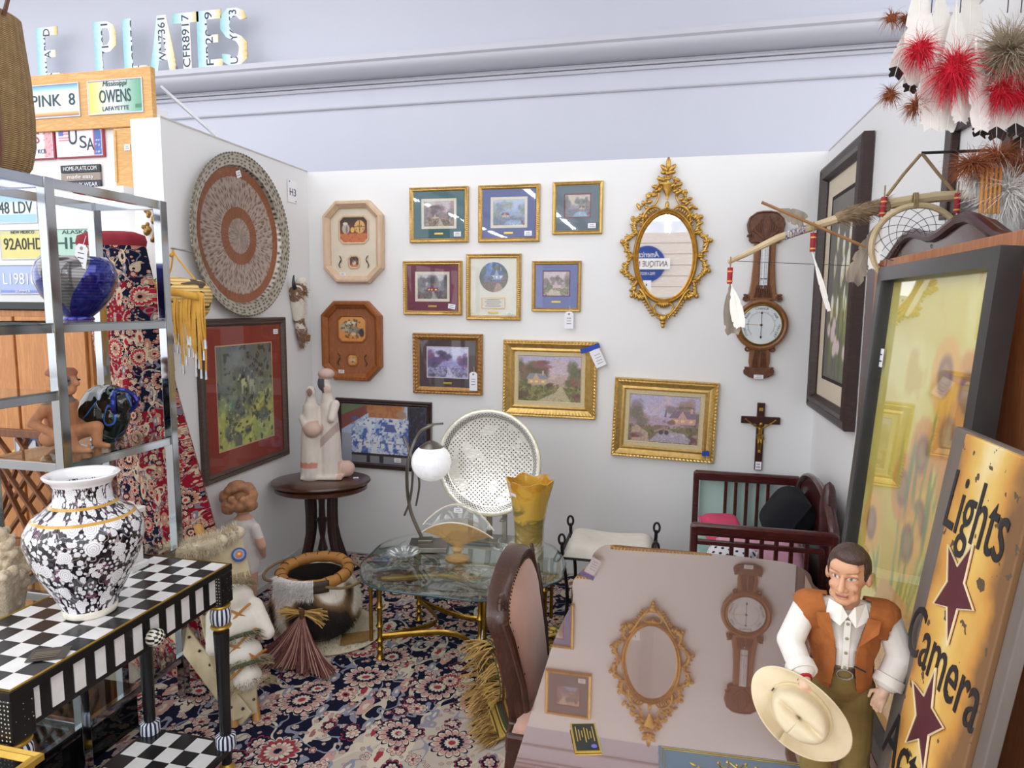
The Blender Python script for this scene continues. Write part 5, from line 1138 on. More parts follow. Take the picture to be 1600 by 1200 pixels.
def hand(wr, d, side, curl, thumb):
    d = Vector(d).normalized(); side = Vector(side).normalized(); nrm = d.cross(side)
    b.cap(wr, wr+d*.010, .0085, .0095); b.ell(wr+d*.017, (.0065, .0065, .0065))
    for i in (-1, 1): b.cap(wr+d*.006+side*.004*i, wr+d*.022+side*.006*i, .0062, .0052)
    for k, L in enumerate((.017, .020, .019, .015)):
        o = side*(-.0085+.0057*k); p0 = wr+d*.022+o; p1 = p0+(d*.75-nrm*curl*.5).normalized()*L*.45; p2 = p1+(d*.35-nrm*curl).normalized()*L*.55
        b.cap(p0-d*.006, p1, .0031, .0029, 8); b.cap(p1, p2, .0029, .0024, 8)
    q0 = wr+d*.008+side*thumb*.008; q1 = q0+(d*.5+side*thumb*.7-nrm*.3).normalized()*.012; q2 = q1+(d*.9-nrm*.4).normalized()*.010
    b.cap(q0, q1, .0038, .0034, 8); b.cap(q1, q2, .0034, .0028, 8)
hand(L_wr, (.10, -.35, -1), (1, .1, .05), .9, 1); hand(R_wr, (-.45, -.25, -1), (-.75, .1, .35), .35, 1)
me = fused(b, .0017, 2)
def doll_skin(co):
    c = np.tile(H('#d29c78'), (len(co), 1)); z = co[:, 2]-hz; x = co[:, 0]*cr_+co[:, 1]*sr_; y = -co[:, 0]*sr_+co[:, 1]*cr_
    c[co[:, 2] < .34] = H('#dcb69a'); fr = (y < -.012) & (np.abs(z) < .06)
    for s in (-1, 1):
        e = np.hypot((x-s*.0128)/.0062, (z-.0035)/.0026); c[fr & (e < 1)] = H('#ded0c2'); c[fr & (np.hypot(x-s*.0128+.001, z-.0035) < .0023)] = H('#4a5058'); c[fr & (e > 1) & (e < 1.45) & (z > .003)] = H('#8a5a42')
        c[fr & (np.abs(z-.0125-.002*np.abs(x)/.01) < .0014) & (np.abs(x-s*.014) < .009)] = H('#a5754f'); m_ = fr & (np.abs(np.abs(x)-.019+.1*(z+.02)) < .0014) & (z < -.012) & (z > -.03) & (np.abs(x) < .023) & (y < -.026); c[m_] = H('#b57a5a')
    c[fr & (np.abs(x) < .0105) & (np.abs(z+.0265) < .0030)] = H('#b8705c'); c[fr & (np.abs(x) < .0105) & (np.abs(z+.0265) < .0007)] = H('#7c4438'); ck = np.exp(-((np.abs(x)-.02)/.009)**2-((z+.012)/.01)**2)*fr
    return c*(1-.1*ck[:, None])+.1*ck[:, None]*H('#c87a5c')
colour_verts(me, doll_skin); me.materials.append(print_mat('vinyl_skin', .45)); link('body', me, t, 3)
b = MB(); he((0, .007, .014), (.0345, .0395, .0405)); he((.006, -.018, .040), (.026, .020, .013)); me = fused(b, .0017, 2)
def cut_faces(me, keep):
    co = np.empty(len(me.vertices)*3, np.float32); me.vertices.foreach_get('co', co); co = co.reshape(-1, 3); vs = co.tolist(); fs = [tuple(p.vertices) for p in me.polygons]
    k = keep(co); fs = [f for f in fs if all(k[i] for i in f)]; used = sorted({i for f in fs for i in f}); mp = {j: i for i, j in enumerate(used)}
    m2 = D.meshes.new('cut'); m2.from_pydata([vs[i] for i in used], [], [tuple(mp[i] for i in f) for f in fs]); D.meshes.remove(me); return m2
def hair_keep(co):
    z = co[:, 2]-hz; y = -co[:, 0]*sr_+co[:, 1]*cr_; x = co[:, 0]*cr_+co[:, 1]*sr_
    return (z > .026-.004*np.sin(x*200)) | ((y > -.008) & (z > .0)) | ((y > .012) & (z > -.026)) | ((y > -.014) & (z > -.004) & (np.abs(x) > .028) & (y < .0))
me = cut_faces(me, hair_keep); me.materials.append(M('moulded_hair', '#4f3a30', '#3c2a22', rough=.5, scale=90, stretch=(1, .3, 1), bump=.5)); link('hair', me, t, 3, thick=.002)
# shirt
b = MB(); b.ell((0, .006, .345), (.050, .034, .062)); b.cap((-.045, .006, .385), (.045, .006, .385), .028); b.cap((0, .006, .33), (0, .006, .290), .042, .040); b.ell((0, .004, .30), (.046, .034, .03))
for sh, el, wr in ((L_sh, L_el, L_wr), (R_sh, R_el, R_wr)):
    m_ = el.lerp(wr, .55); b.cap(sh, el, .0225, .023); b.cap(el, m_, .023, .021); b.cap(m_, el.lerp(wr, .72), .021, .0225)
me = fused(b, .0028, 3); me.materials.append(M('white_cotton', '#e9e6df', '#dcd7cd', rough=.9, scale=22, bump=.4, bscale=60)); link('shirt', me, t, 3)
for el, wr in ((L_el, L_wr), (R_el, R_wr)):
    d = (wr-el).normalized(); MB().lathe([(.0215, 0), (.0245, .001), (.0255, .016), (.0235, .018), (.0200, .017)], 18, el.lerp(wr, .62), d).build('shirt_cuff', M('white_cotton', '#e9e6df'), t); MB().cyl(el.lerp(wr, .72), wr+d*.001, .0135, .0125, 14).build('red_undershirt_cuff', M('red_knit', '#b01f2c', '#951824', rough=.9), t, label='red knitted undershirt cuff')
for s in (-1, 1): MB().add([(0, -.036, .398), (s*.010, -.032, .414), (s*.028, -.014, .416), (s*.034, -.026, .392), (s*.012, -.042, .382)], [(0, 1, 2, 3, 4)]).build('collar', M('white_cotton', '#e9e6df'), t, 0, thick=.003)
MB().box((0, -.0335, .345), (.011, .006, .09)).build('button_placket', M('white_cotton', '#e9e6df'), t, 0, .001)
for k in range(4): MB().lathe([(.001, 0), (.0026, 0), (.0028, .001), (.0016, .0016), (.001, .001)], 10, (0, -.0372, .385-.026*k), (0, -1, 0)).build('button', M('olive_button', '#a8a58a', '#8f8c72', rough=.4), t)
# vest: a shell over the shirt, open in front
b = MB(); b.ell((0, .007, .345), (.058, .041, .066)); b.cap((-.056, .007, .384), (.058, .007, .384), .0335); b.cap((0, .007, .33), (0, .007, .283), .050, .050)
me = fused(b, .0019, 3); me = cut_faces(me, lambda co: ~((co[:, 1] < .0) & (np.abs(co[:, 0]) < .014+.30*np.clip(co[:, 2]-.34, 0, 1)+.10*np.clip(.31-co[:, 2], 0, 1))) & (co[:, 2] < .430) & (co[:, 2] > .262+.06*(co[:, 1] > .02)) & (np.hypot(np.abs(co[:, 0])-.086, (co[:, 2]-.368)*.7) > .020) & (np.abs(co[:, 0]) < .084) & ~((np.abs(co[:, 0]) < .028) & (co[:, 2] > .398)))
me.materials.append(M('tan_suede', '#a8622c', '#935222', rough=.9, scale=40, bump=.2)); vs_ = link('vest', me, t, 3); q = vs_.modifiers.new('relax', 'SMOOTH'); q.factor = .5; q.iterations = 8; q = vs_.modifiers.new('thickness', 'SOLIDIFY'); q.thickness = .0035; q.offset = .6
for s in (-1, 1): MB().add([(s*.018, -.047, .352), (s*.046, -.044, .378), (s*.050, -.036, .398), (s*.030, -.036, .400)], [(0, 1, 2, 3)]).build('lapel', M('tan_suede', '#a8622c'), t, 0, thick=.0035)
MB().tube([(.012, -.050, .318), (.030, -.052, .312)], .0016, 6).build('pencil_clip', M('dark_steel', '#3a3a3c', rough=.4, metal=.6), t)
# trousers, belt, boots
b = MB(); b.ell((0, .006, .275), (.050, .038, .035)); b.cap((0, .006, .29), (0, .006, .27), .044, .046)
for s in (-1, 1): b.cap((s*.025, .006, .255), (s*.030, .0, .15), .033, .027); b.cap((s*.030, 0, .15), (s*.032, .006, .045), .026, .024); b.cap((s*.031, .003, .10), (s*.031, .004, .085), .029, .027)
me = fused(b, .003, 3); me.materials.append(M('khaki_twill', '#85703e', '#6f5c30', rough=.9, scale=26, bump=.35, bscale=60)); link('trousers', me, t, 3)
MB().lathe([(1.0, .286), (1.04, .288), (1.04, .302), (1.0, .304)], 32, (0, .006, 0), None, .050, .040).build('belt', M('belt_leather', '#3c2620', '#2c1b17', rough=.45), t)
MB().tube([(.0125*math.cos(a), -.0385-.001, .295+.0085*math.sin(a)) for a in [2*PI*k/20 for k in range(20)]], .0016, 6, True).build('buckle', M('silver_buckle', '#b9b6b0', '#9c9994', rough=.25, metal=.9), t)
for s in (-1, 1):
    b = MB(); b.cap((s*.032, .006, .05), (s*.032, .006, .014), .017, .015); b.cap((s*.032, .0, .013), (s*.034, -.038, .012), .0145, .012); me = fused(b, .003, 2); me.materials.append(M('boot_leather', '#4a3020', '#3a2418', rough=.4)); link('boot', me, t, 3)
# hat held against the leg
t = thing('cowboy_hat', 'cream felt cowboy hat held in the doll\'s hand', 'hat', (2.474, -2.775, .950))
FELT = M('cream_felt', '#dfd0b0', '#d4c29e', rough=.95, scale=30)
def hat_pt(u, v):
    a = 2*PI*u; ca, sa = math.cos(a), math.sin(a); rx, ry = .034, .047
    if v < .42:
        q = v/.42; r = math.sin(q*PI/2)**.75; h = .050*(1-q**5); h -= .014*math.exp(-((r*ca)/.16)**2)*max(0, 1-r**3); h -= .006*math.exp(-((abs(ca)*r-.7)/.2)**2)*max(0, sa)*(1-q**6); return (rx*r*ca, ry*r*sa, h)
    q = (v-.42)/.58; r = 1+q*.62; return (rx*r*ca, ry*(1+q*.85)*sa, .001+.022*q*q*ca*ca-.004*q*q*sa*sa)
nrm = Vector((-.22, -1, .30)).normalized(); ax_ = Vector((.80, -.05, -.55)); ax_ = (ax_-nrm*ax_.dot(nrm)).normalized(); bx_ = ax_.cross(nrm)
RM = Matrix((bx_, ax_, nrm)).transposed(); t.rotation_euler = RM.to_euler()
MB().sheet(lambda u, v: hat_pt(u, max(.004, v)), 64, 34).build('felt', FELT, t, 3, thick=.0018)
MB().tube([(.0372*math.cos(a), .0492*math.sin(a), .005) for a in [2*PI*k/40 for k in range(40)]], .0026, 6, True, 1.6).build('hat_band', M('felt_band', '#d6c6a2', '#c9b78f', rough=.9), t)
MB().box((.0, -.052, .010), (.006, .002, .003)).build('band_pin', M('dark_steel', '#3a3a3c'), t, 0)

# ------------------------------------------------------------------ mahogany crib
MAH = wood('crib_mahogany', '#5a2420', '#3c1513', .28, (.8, 5, 5), 8, .4)
t = thing('doll_bed', 'mahogany slatted child\'s bed in the right corner behind the table', 'bed', (2.66, -.60, 0))
def railx(y, z, x0, x1): MB().box(((x0+x1)/2, y, z), (x1-x0, .034, .055)).build('rail', MAH, t, 0, .012)
for y, x0, x1, sl in ((.495, -.255, .30, (-.083, -.03, .027, .085, .138)), (-.455, -.30, .275, (-.134, -.073, -.015, .042, .10, .16))):
    railx(y, .690, x0, x1); railx(y, .30, x0, x1)
    for x in (x0+.012, x1-.012): MB().box((x, y, .355), (.032, .036, .71)).build('post', MAH, t, 0, .008)
    for x in sl: MB().box((x, y, .495), (.018, .014, .35)).build('slat', MAH, t, 0, .004)
    if y < 0: MB().box(((x0+x1)/2-.02, y, .635), (x1-x0-.06, .02, .022)).build('lower_rail', MAH, t, 0, .004)
hb = [(-.42, .25), (-.42, .62)]+[(.40*math.sin(a), .62+.20*math.cos(a)) for a in [-1.35+2.7*k/18 for k in range(19)]]+[(.42, .62), (.42, .25)]
MB().prism(hb, .276, .300, lambda p: Vector((p.y, p.x, p.z))).build('headboard', MAH, t, .5, .006)
MB().tube([(.272, x, z) for x, z in hb[2:-2]], .014, 8).build('headboard_moulding', MAH, t)
MB().lathe([(.022, .25), (.024, .5), (.03, .6), (.036, .78), (.026, .84), (.018, .86), (.001, .875)], 12, (.28, -.235, 0)).build('carved_post', MAR, t)
MB().box((0, .02, .26), (.52, .92, .05)).build('base_board', MAH, t, 0, .004)
MB().box((0, .02, .335), (.50, .86, .10)).build('mattress', M('aqua_cloth', '#a5c4bb', '#92b4aa', rough=.9, scale=12), t, 0, .02)
o = MB().box((2.64, -.045, .35), (.40, .018, .676)).build('aqua_glass_panel', glass('aqua_glass', (214, 232, 226), 1.4, .05, .8, '#d3e9e1'), None, 0, .003); tag(o, 'pale aqua glass panel standing behind the bed slats', 'glass panel'); o.location.z = .0
def cushion(name, label, c, r, mat, rot=(0, 0, 0)):
    t = thing(name, label, 'cushion', c, rot)
    MB().sheet(lambda u, v: ((u-.5)*2*r[0], (v-.5)*2*r[1], r[2]*max(0, (1-(2*u-1)**4)*(1-(2*v-1)**4))**.5), 18, 18).sheet(lambda u, v: ((.5-u)*2*r[0], (v-.5)*2*r[1], -r[2]*max(0, (1-(2*u-1)**4)*(1-(2*v-1)**4))**.5), 18, 18).build('cover', mat, t, 3); MB().tube([(x*r[0], y*r[1], 0) for x, y in ((-1, -1), (0, -1), (1, -1), (1, 0), (1, 1), (0, 1), (-1, 1), (-1, 0))], .006, 6, True).build('piping', mat, t)
cushion('pink_cushion', 'pale pink cushion lying on the bed', (2.68, -.80, .50), (.19, .15, .06), M('pink_cloth', '#d9a4b4', '#cc95a8', rough=.9), (.35, .1, 0))
cushion('rose_cushion', 'small rose red cushion at the end of the bed', (2.53, -.62, .545), (.09, .12, .05), M('rose_cloth', '#cf4a6c', '#c03c5e', rough=.9), (.3, 0, .2))
g = G('polka_dots'); vo = g.vor(g.co(), 32, 'F1', 0., '2D'); DOT = g.end(g.pbr(g.mix(g.m('LESS_THAN', vo['Distance'], .22), C('#e9e6ea'), C('#2b2b33')), .9))
cushion('polka_dot_cushion', 'white cushion with black polka dots on the bed', (2.53, -.93, .51), (.10, .09, .045), DOT, (.5, 0, -.4))
cushion('black_cushion', 'large black plush cushion against the headboard', (2.84, -.48, .60), (.13, .17, .10), M('black_plush', '#0c0d12', '#14151c', rough=1., scale=60, bump=.4), (.0, -1.0, 0))
cushion('blue_cushion', 'navy blue cushion at the front of the bed', (2.74, -.98, .475), (.11, .06, .045), M('navy_cloth', '#2b3f6b', '#24365c', rough=.9), (.3, 0, 0))

# ------------------------------------------------------------------ branch bow with arrow, dreamcatcher and feathers
_M = SC.camera.matrix_world.to_3x3()
def at(px, py, y):
    """the point in the plane y = const seen at that place in the photograph"""
    d = _M @ Vector(((px-800)/CAM['f'], -(py-600)/CAM['f'], -1)); o = Vector(CAM['loc']); return o+d*((y-o.y)/d.y)
t = thing('feathered_bow', 'branch bow with crossed arrow, red wraps and feathers hung above the yellow picture', 'bow', (0, 0, 0))
BW = M('peeled_branch', '#cdbb98', '#b09c78', rough=.8, scale=30, stretch=(.3, 1, 1), bump=.3); YB = -1.9
CORD = M('jute_cord', '#a08c6a', '#86724f', rough=.95, scale=120, bump=.4); FURB = M('tan_fur', '#9a8468', '#7c6850', rough=1., scale=60)
B_ = [at(*p, YB) for p in ((1138, 410), (1165, 397), (1215, 372), (1262, 357), (1300, 345), (1340, 330), (1400, 317), (1460, 308), (1530, 303))]
MB().tube(B_, [.006, .008, .010, .011, .012, .013, .014, .014, .013], 8).build('bow_stave', BW, t)
MB().tube([at(1150, 408, YB), at(1250, 412, YB), at(1352, 416, YB)], .0009, 5).build('bow_string', M('dark_thread', '#4a4640', rough=.8), t)
b = MB(); rf = random.Random(8)
p0, p1 = at(1312, 340, YB), at(1382, 322, YB); b.cap(p0, p1, .016, .018)
for k in range(420): q = p0.lerp(p1, rf.random()); a = rf.uniform(0, 6.28); b.hair(q+Vector((0, math.cos(a), math.sin(a)))*.015, (.8, math.cos(a)*.6, math.sin(a)*.6), .028, .0022, 2, .2, .2, rf)
b.build('fur_wrap', FURB, t, 0, kind='stuff')
b = MB(); p0, p1 = at(1228, 368, YB), at(1256, 358, YB); rr_ = []
for k in range(9): MB().tube([p0.lerp(p1, k/8)+Vector((0, .0115*math.cos(a), .0115*math.sin(a))) for a in [2*PI*j/12 for j in range(12)]], .0018, 5, True).build('blue_bead_ring', M('blue_beads', '#3a3a9c', '#e0dcd0', rough=.3, scale=160, amt=.2), t)
a0, a1 = at(1190, 316, YB-.02), at(1352, 386, YB-.02); MB().tube([a0, a0.lerp(a1, .5), a1], .0042, 7).build('arrow_shaft', M('arrow_wood', '#a8784a', '#7c5230', rough=.6, scale=14), t)
FEA = M('barred_feather', '#a89c8c', '#6f665c', rough=.9, scale=70, stretch=(1, 1, .15)); WHF = M('white_feather', '#f6f3ee', '#ece8e2', rough=.95, scale=30)
def feather(parent, p, d, L, w, mat, name='feather', side=(1, 0, 0), bend=0., n=26, seed=1, tip=None):
    p = Vector(p); d = Vector(d).normalized(); s = Vector(side); s = (s-d*s.dot(d)).normalized(); nn = d.cross(s); rf = random.Random(seed); b = MB()
    path = [p+d*(L*u)+nn*(bend*L*u*u) for u in [k/10 for k in range(11)]]; b.tube(path, lambda u: .0016*(1-.8*u)+.0003, 5)
    for sg in (-1, 1):
        pr = None; vs = []
        for k in range(n+1):
            u = .10+.88*k/n; c = p+d*(L*u)+nn*(bend*L*u*u); ww = w/2*(math.sin(min(1, (u-.06)*1.9)*PI/2)*(1-max(0, u-.72)**2*9)**.5 if u < 1.05 else 0)*(1 if rf.random() > .12 else .78)
            vs += [c, c+s*sg*ww+d*ww*.55+nn*(.1*ww*(1 if sg > 0 else .4))]
        b.cur = 0; b.add(vs, [(2*k, 2*k+1, 2*k+3, 2*k+2) for k in range(n)])
        if tip: 
            for j in range(int(n*tip), n): b.mi[-1-(n-1-j)] = 1
    return b.build(name, [mat, M('black_barb', '#23211f', '#33302c', rough=.9)] if tip else mat, parent, 0, thick=.0006)
feather(t, at(1210, 325, YB-.02), a1-a0, .085, .04, FEA, 'fletching', (0, 0, 1)); 
REDW = M('red_thread_wrap', '#a8202e', '#8c1824', rough=.7, scale=90); YW = M('yellow_wrap', '#d9a45a', rough=.7)
def wrap(px, py, L=.045, tilt=0):
    c = at(px, py, YB-.02); MB().cyl(c, c+Vector((tilt, 0, -L)), .0075, .007, 10).build('red_wrap', REDW, t)
    for k in (.2, .8): MB().cyl(c+Vector((tilt*k, 0, -L*k)), c+Vector((tilt*k, 0, -L*k-.004)), .0082, n=10).build('yellow_band', YW, t)
    MB().tube([c+Vector((0, 0, .03)), c], .002, 5).build('thong', CORD, t); return c+Vector((tilt, 0, -L))
q = wrap(1141, 418); feather(t, q+Vector((0, 0, .01)), (.10, 0, -1), .15, .045, FEA, seed=2); feather(t, q+Vector((.004, 0, .005)), (.22, -.1, -1), .13, .035, WHF, seed=3)
q = wrap(1271, 364, .05); feather(t, q, (.32, 0, -1), .17, .014, WHF, seed=4)
q = wrap(1382, 308, .05, -.004); feather(t, q, (-.35, 0, -1), .185, .05, FEA, seed=5, bend=.05); feather(t, q, (-.12, -.1, -1), .14, .03, WHF, seed=6)
q = wrap(1497, 302, .05); feather(t, q, (.2, 0, -1), .07, .03, WHF, seed=7)
MB().tube([at(1386, 306, YB), at(1412, 272, YB), at(1438, 242, YB), at(1442, 241, YB), at(1465, 270, YB), at(1492, 302, YB)], .0042, 7).build('hanging_rope', CORD, t)
q = at(1440, 239, YB); MB().cyl(q, Vector((3.024, q.y, q.z)), .004, n=8).build('wall_hook', M('dark_steel', '#3a3a3c'), t)
t = thing('dreamcatcher', 'round dreamcatcher with bent wood hoop and dark web under the bow', 'dreamcatcher', at(1430, 385, YB-.03))
R_ = .105
MB().tube([(R_*math.cos(a), 0, R_*math.sin(a)) for a in [2*PI*k/40 for k in range(40)]], .008, 8, True).build('hoop', BW, t)
b = MB(); N_ = 14; ring = [(R_*.97*math.cos(2*PI*k/N_), R_*.97*math.sin(2*PI*k/N_)) for k in range(N_)]
for lv in range(6):
    nx = []
    for k in range(N_):
        x0, z0 = ring[k]; x1, z1 = ring[(k+1) % N_]; m_ = ((x0+x1)/2*.86, (z0+z1)/2*.86); nx.append(m_); b.tube([(x0, 0, z0), (m_[0], 0, m_[1]), (x1, 0, z1)], .0008, 4)
    ring = nx
b.build('web', M('sinew', '#4a4038', '#3a322c', rough=.8), t, 1.2, kind='stuff')
for k, cc in enumerate(('#c9362f', '#2b3fb0', '#e0c23a')): MB().cyl((-.028+.009*k, -.002, -.045), (-.020+.009*k, -.002, -.043), .0035, n=8).build('bead', M('bead_%d' % k, cc, rough=.3), t)
for k in range(3): MB().tube([(-.012+.012*k, 0, R_+.004+.004*math.cos(a)) if 0 else (-.012+.004*k, .010*math.cos(a), R_+.012+.020*math.sin(a)) for a in [2*PI*j/14 for j in range(14)]], .0018, 5, True).build('lashing', CORD, t)
# ------------------------------------------------------------------ feather headdress
t = thing('feather_headdress', 'white feather headdress with red fluff and grey fur hanging at the top right', 'headdress', (0, 0, 0))
YH = -2.12; RFL = M('red_marabou', '#d81f38', '#c2142e', rough=.95, scale=60); BFL = M('rust_fluff', '#a8623a', '#7c4426', rough=.95, scale=60); GFU = M('grey_fur', '#b5a68e', '#978974', rough=1., scale=60); WFU = M('white_fur', '#efece8', '#e2deda', rough=1., scale=40)
def fluff(px, py, r, mat, n, name, droop=.6, dy=0., sz=1., w=.0016, spread=1.):
    c = at(px, py, YH+dy); b = MB(); rf = random.Random(px)
    b.ell(c, (r*.28, r*.22, r*.28*sz), 10, 7)
    for k in range(n):
        d = Vector((rf.gauss(0, 1)*spread, rf.gauss(0, 1), rf.gauss(0, 1)*sz)).normalized(); b.hair(c+Vector((d.x*r*.2, d.y*r*.2, d.z*r*.2*sz)), d, r*rf.uniform(.4, 1.15), w, 4, droop*2.0, .9, rf)
    return b.build(name, mat, t, 0, kind='stuff')
for i, (px, py, dx, L, w, dy, tp) in enumerate(((1440, -60, .02, .27, .075, 0, None), (1470, -40, .06, .30, .08, .03, None), (1455, 60, .04, .20, .06, -.03, None), (1495, -10, .05, .27, .075, .02, None), (1520, -60, .02, .24, .07, .05, None), (1510, 60, -.02, .18, .05, -.04, None), (1500, 90, -.12, .16, .045, -.02, None), (1525, 60, .10, .20, .05, -.05, None), (1560, 130, .02, .12, .05, -.02, .78), (1585, 120, .08, .13, .05, 0, .78), (1545, 135, -.12, .11, .045, .02, .78), (1600, 140, .0, .13, .05, .03, .78), (1425, 30, -.25, .13, .04, .0, .82), (1440, 60, -.18, .12, .04, .02, .82))):
    feather(t, at(px, py, YH+dy), (dx, 0, -1), L, w, WHF, 'plume', (1, .4, 0), .04, 30, 30+i, tp)
fluff(1438, 78, .055, RFL, 520, 'red_fluff', .9, -.06); fluff(1490, 112, .070, RFL, 800, 'red_fluff', 1.0, -.08, 1.3); fluff(1565, 142, .060, RFL, 520, 'red_fluff', .8, -.06); fluff(1598, 150, .05, RFL, 300, 'red_fluff', .8, -.03)
fluff(1391, 148, .030, BFL, 260, 'rust_fluff', .6, -.01); fluff(1430, 166, .036, BFL, 320, 'rust_fluff', .6, -.03); fluff(1393, 28, .035, BFL, 160, 'rust_fluff', 1.1, .0); fluff(1416, 30, .03, BFL, 200, 'rust_fluff', 1.2, .02)
fluff(1575, 85, .075, GFU, 1500, 'grey_fur', .5, -.05, 1.15, .0024); fluff(1520, 258, .055, BFL, 700, 'rust_fluff', .6, -.04, .7); fluff(1560, 245, .055, BFL, 600, 'rust_fluff', .6, -.02, .8); fluff(1600, 262, .055, BFL, 500, 'rust_fluff', .6, -.02)
fluff(1575, 300, .075, WFU, 1300, 'white_fur', .5, -.02, 1.1, .0022); fluff(1530, 285, .04, WFU, 500, 'white_fur', .8, -.01, 1.1, .002); fluff(1600, 320, .06, WFU, 600, 'white_fur', .3, 0, .7, .002)
YHd = M('rawhide_strip', '#c98c44', '#a86c2c', rough=.8)
for k in range(5): q = at(1536+7*k, 262, YH-.05); MB().tube([q, q+Vector((.001, 0, -.05)), q+Vector((.002, 0, -.10))], .0035, 5).build('hide_strip', YHd, t)
for px in (1455, 1500, 1574, 1595): q = at(px, 20, YH); MB().cyl(q, Vector((q.x, q.y, 4.398)), .0012, n=5).build('hanging_thread', M('dark_thread', '#4a4640'), t)
b = MB(); q = at(1470, -30, YH); MB().tube([q+Vector((.10*math.cos(a)*1.3+.06, .06*math.sin(a), .0)) for a in [2*PI*k/24 for k in range(24)]], .012, 8, True).build('headband', CORD, t)
# ------------------------------------------------------------------ checkered console table
PBK = M('gloss_black', '#121214', '#1a1a1d', rough=.25, scale=8); PWT = M('ivory_white', '#e6e4e2', '#d9d6d4', rough=.35, scale=20); GLN = M('gold_line', '#c9a44a', '#b08a34', rough=.35, metal=.6)
t = thing('checkered_console', 'black and white checkered console table with gold edging and striped legs', 'table', (.65, -2.40, 0))
hx, hy = .183, .393
def checker(z, hx, hy, nx, ny, name):
    b = MB(); b.box((0, 0, z-.011), (2*hx, 2*hy, .020))
    for i in range(nx):
        for j in range(ny):
            b.cur = 1 if (i+j) % 2 else 0; x0 = -hx+.012+(2*hx-.024)*i/nx; x1 = -hx+.012+(2*hx-.024)*(i+1)/nx; y0 = -hy+.012+(2*hy-.024)*j/ny; y1 = -hy+.012+(2*hy-.024)*(j+1)/ny
            b.add([(x0, y0, z), (x1, y0, z), (x1, y1, z), (x0, y1, z)], [(0, 1, 2, 3)])
    return b.build(name, [PBK, PWT], t, 0, kind='stuff')
checker(.7502, hx, hy, 6, 13, 'checkered_top')
b = MB()
for d, z in ((.006, .7503), (.0105, .7503)): MB().tube([(-hx+d, -hy+d, z), (hx-d, -hy+d, z), (hx-d, hy-d, z), (-hx+d, hy-d, z)], .0018 if d < .01 else .001, 5, True).build('gold_edge', GLN, t)
MB().box((0, 0, .675), (2*hx-.05, 2*hy-.05, .105)).build('apron', PBK, t, 0, .002)
for k in range(11):
    y = -hy+.075+.064*k; MB().box((hx-.024, y, .677), (.003, .032, .078)).build('white_stripe', PWT, t, 0)
for k in range(4): MB().box((-.105+.07*k, -hy+.024, .677), (.034, .003, .078)).build('white_stripe', PWT, t, 0)
g = G('striped_porcelain'); x, y, z = g.sep(g.co()); a = g.m('ARCTAN2', y, x); STR = g.end(g.pbr(g.mix(g.m('GREATER_THAN', g.m('SINE', a*14.), .0), C('#e3e6ea'), C('#232f52')), .2))
g = G('dotted_black'); vo = g.vor(g.co(), 95, 'F1', .25, '3D'); DTB = g.end(g.pbr(g.mix(g.m('LESS_THAN', vo['Distance'], .20), C('#121214'), C('#d6cdb0')), .3))
g = G('knob_check'); x, y, z = g.sep(g.co()); ck = g.m('LESS_THAN', g.m('SINE', y*420.)*g.m('SINE', (z)*420.), 0.); KNB = g.end(g.pbr(g.mix(ck, C('#17171a'), C('#e0dcc8')), .2))
for sx in (-1, 1):
    for sy in (-1, 1):
        o = thing('leg', '', 'x', (0, 0, 0)); D.objects.remove(o)
        px_, py_ = sx*(hx-.030), sy*(hy-.030)
        lg = MB().lathe([(.010, .016), (.016, .02), (.018, .10), (.022, .40), (.026, .52)], 16, (0, 0, 0)).build('leg', PBK, t); lg.location = (px_, py_, 0)
        for nm, c_, d_, m_ in (('corner_block', (0, 0, .675), (.060, .060, .108), DTB),): MB().box(c_, d_).build(nm, m_, lg, 0, .004)
        MB().lathe([(.020, .545), (.031, .555), (.034, .575), (.033, .595), (.026, .612)], 24).build('striped_bulb', STR, lg)
        for z in (.612, .540): MB().lathe([(.022, z-.006), (.032, z-.004), (.034, z), (.032, z+.005), (.022, z+.007)], 20).build('gold_ring', GLN, lg)
        MB().lathe([(.020, .095), (.031, .100), (.034, .115), (.032, .145), (.022, .150)], 20).build('striped_collar', STR, lg)
        MB().lathe([(.001, .0122), (.022, .0125), (.026, .03), (.014, .045)], 16).build('foot', GLN, lg)
kb = MB().ell((hx+.004, .035, .668), (.026, .026, .026), 18, 12).build('knob', KNB, t)
checker(.1082, hx-.01, hy-.01, 5, 11, 'checkered_lower_shelf')
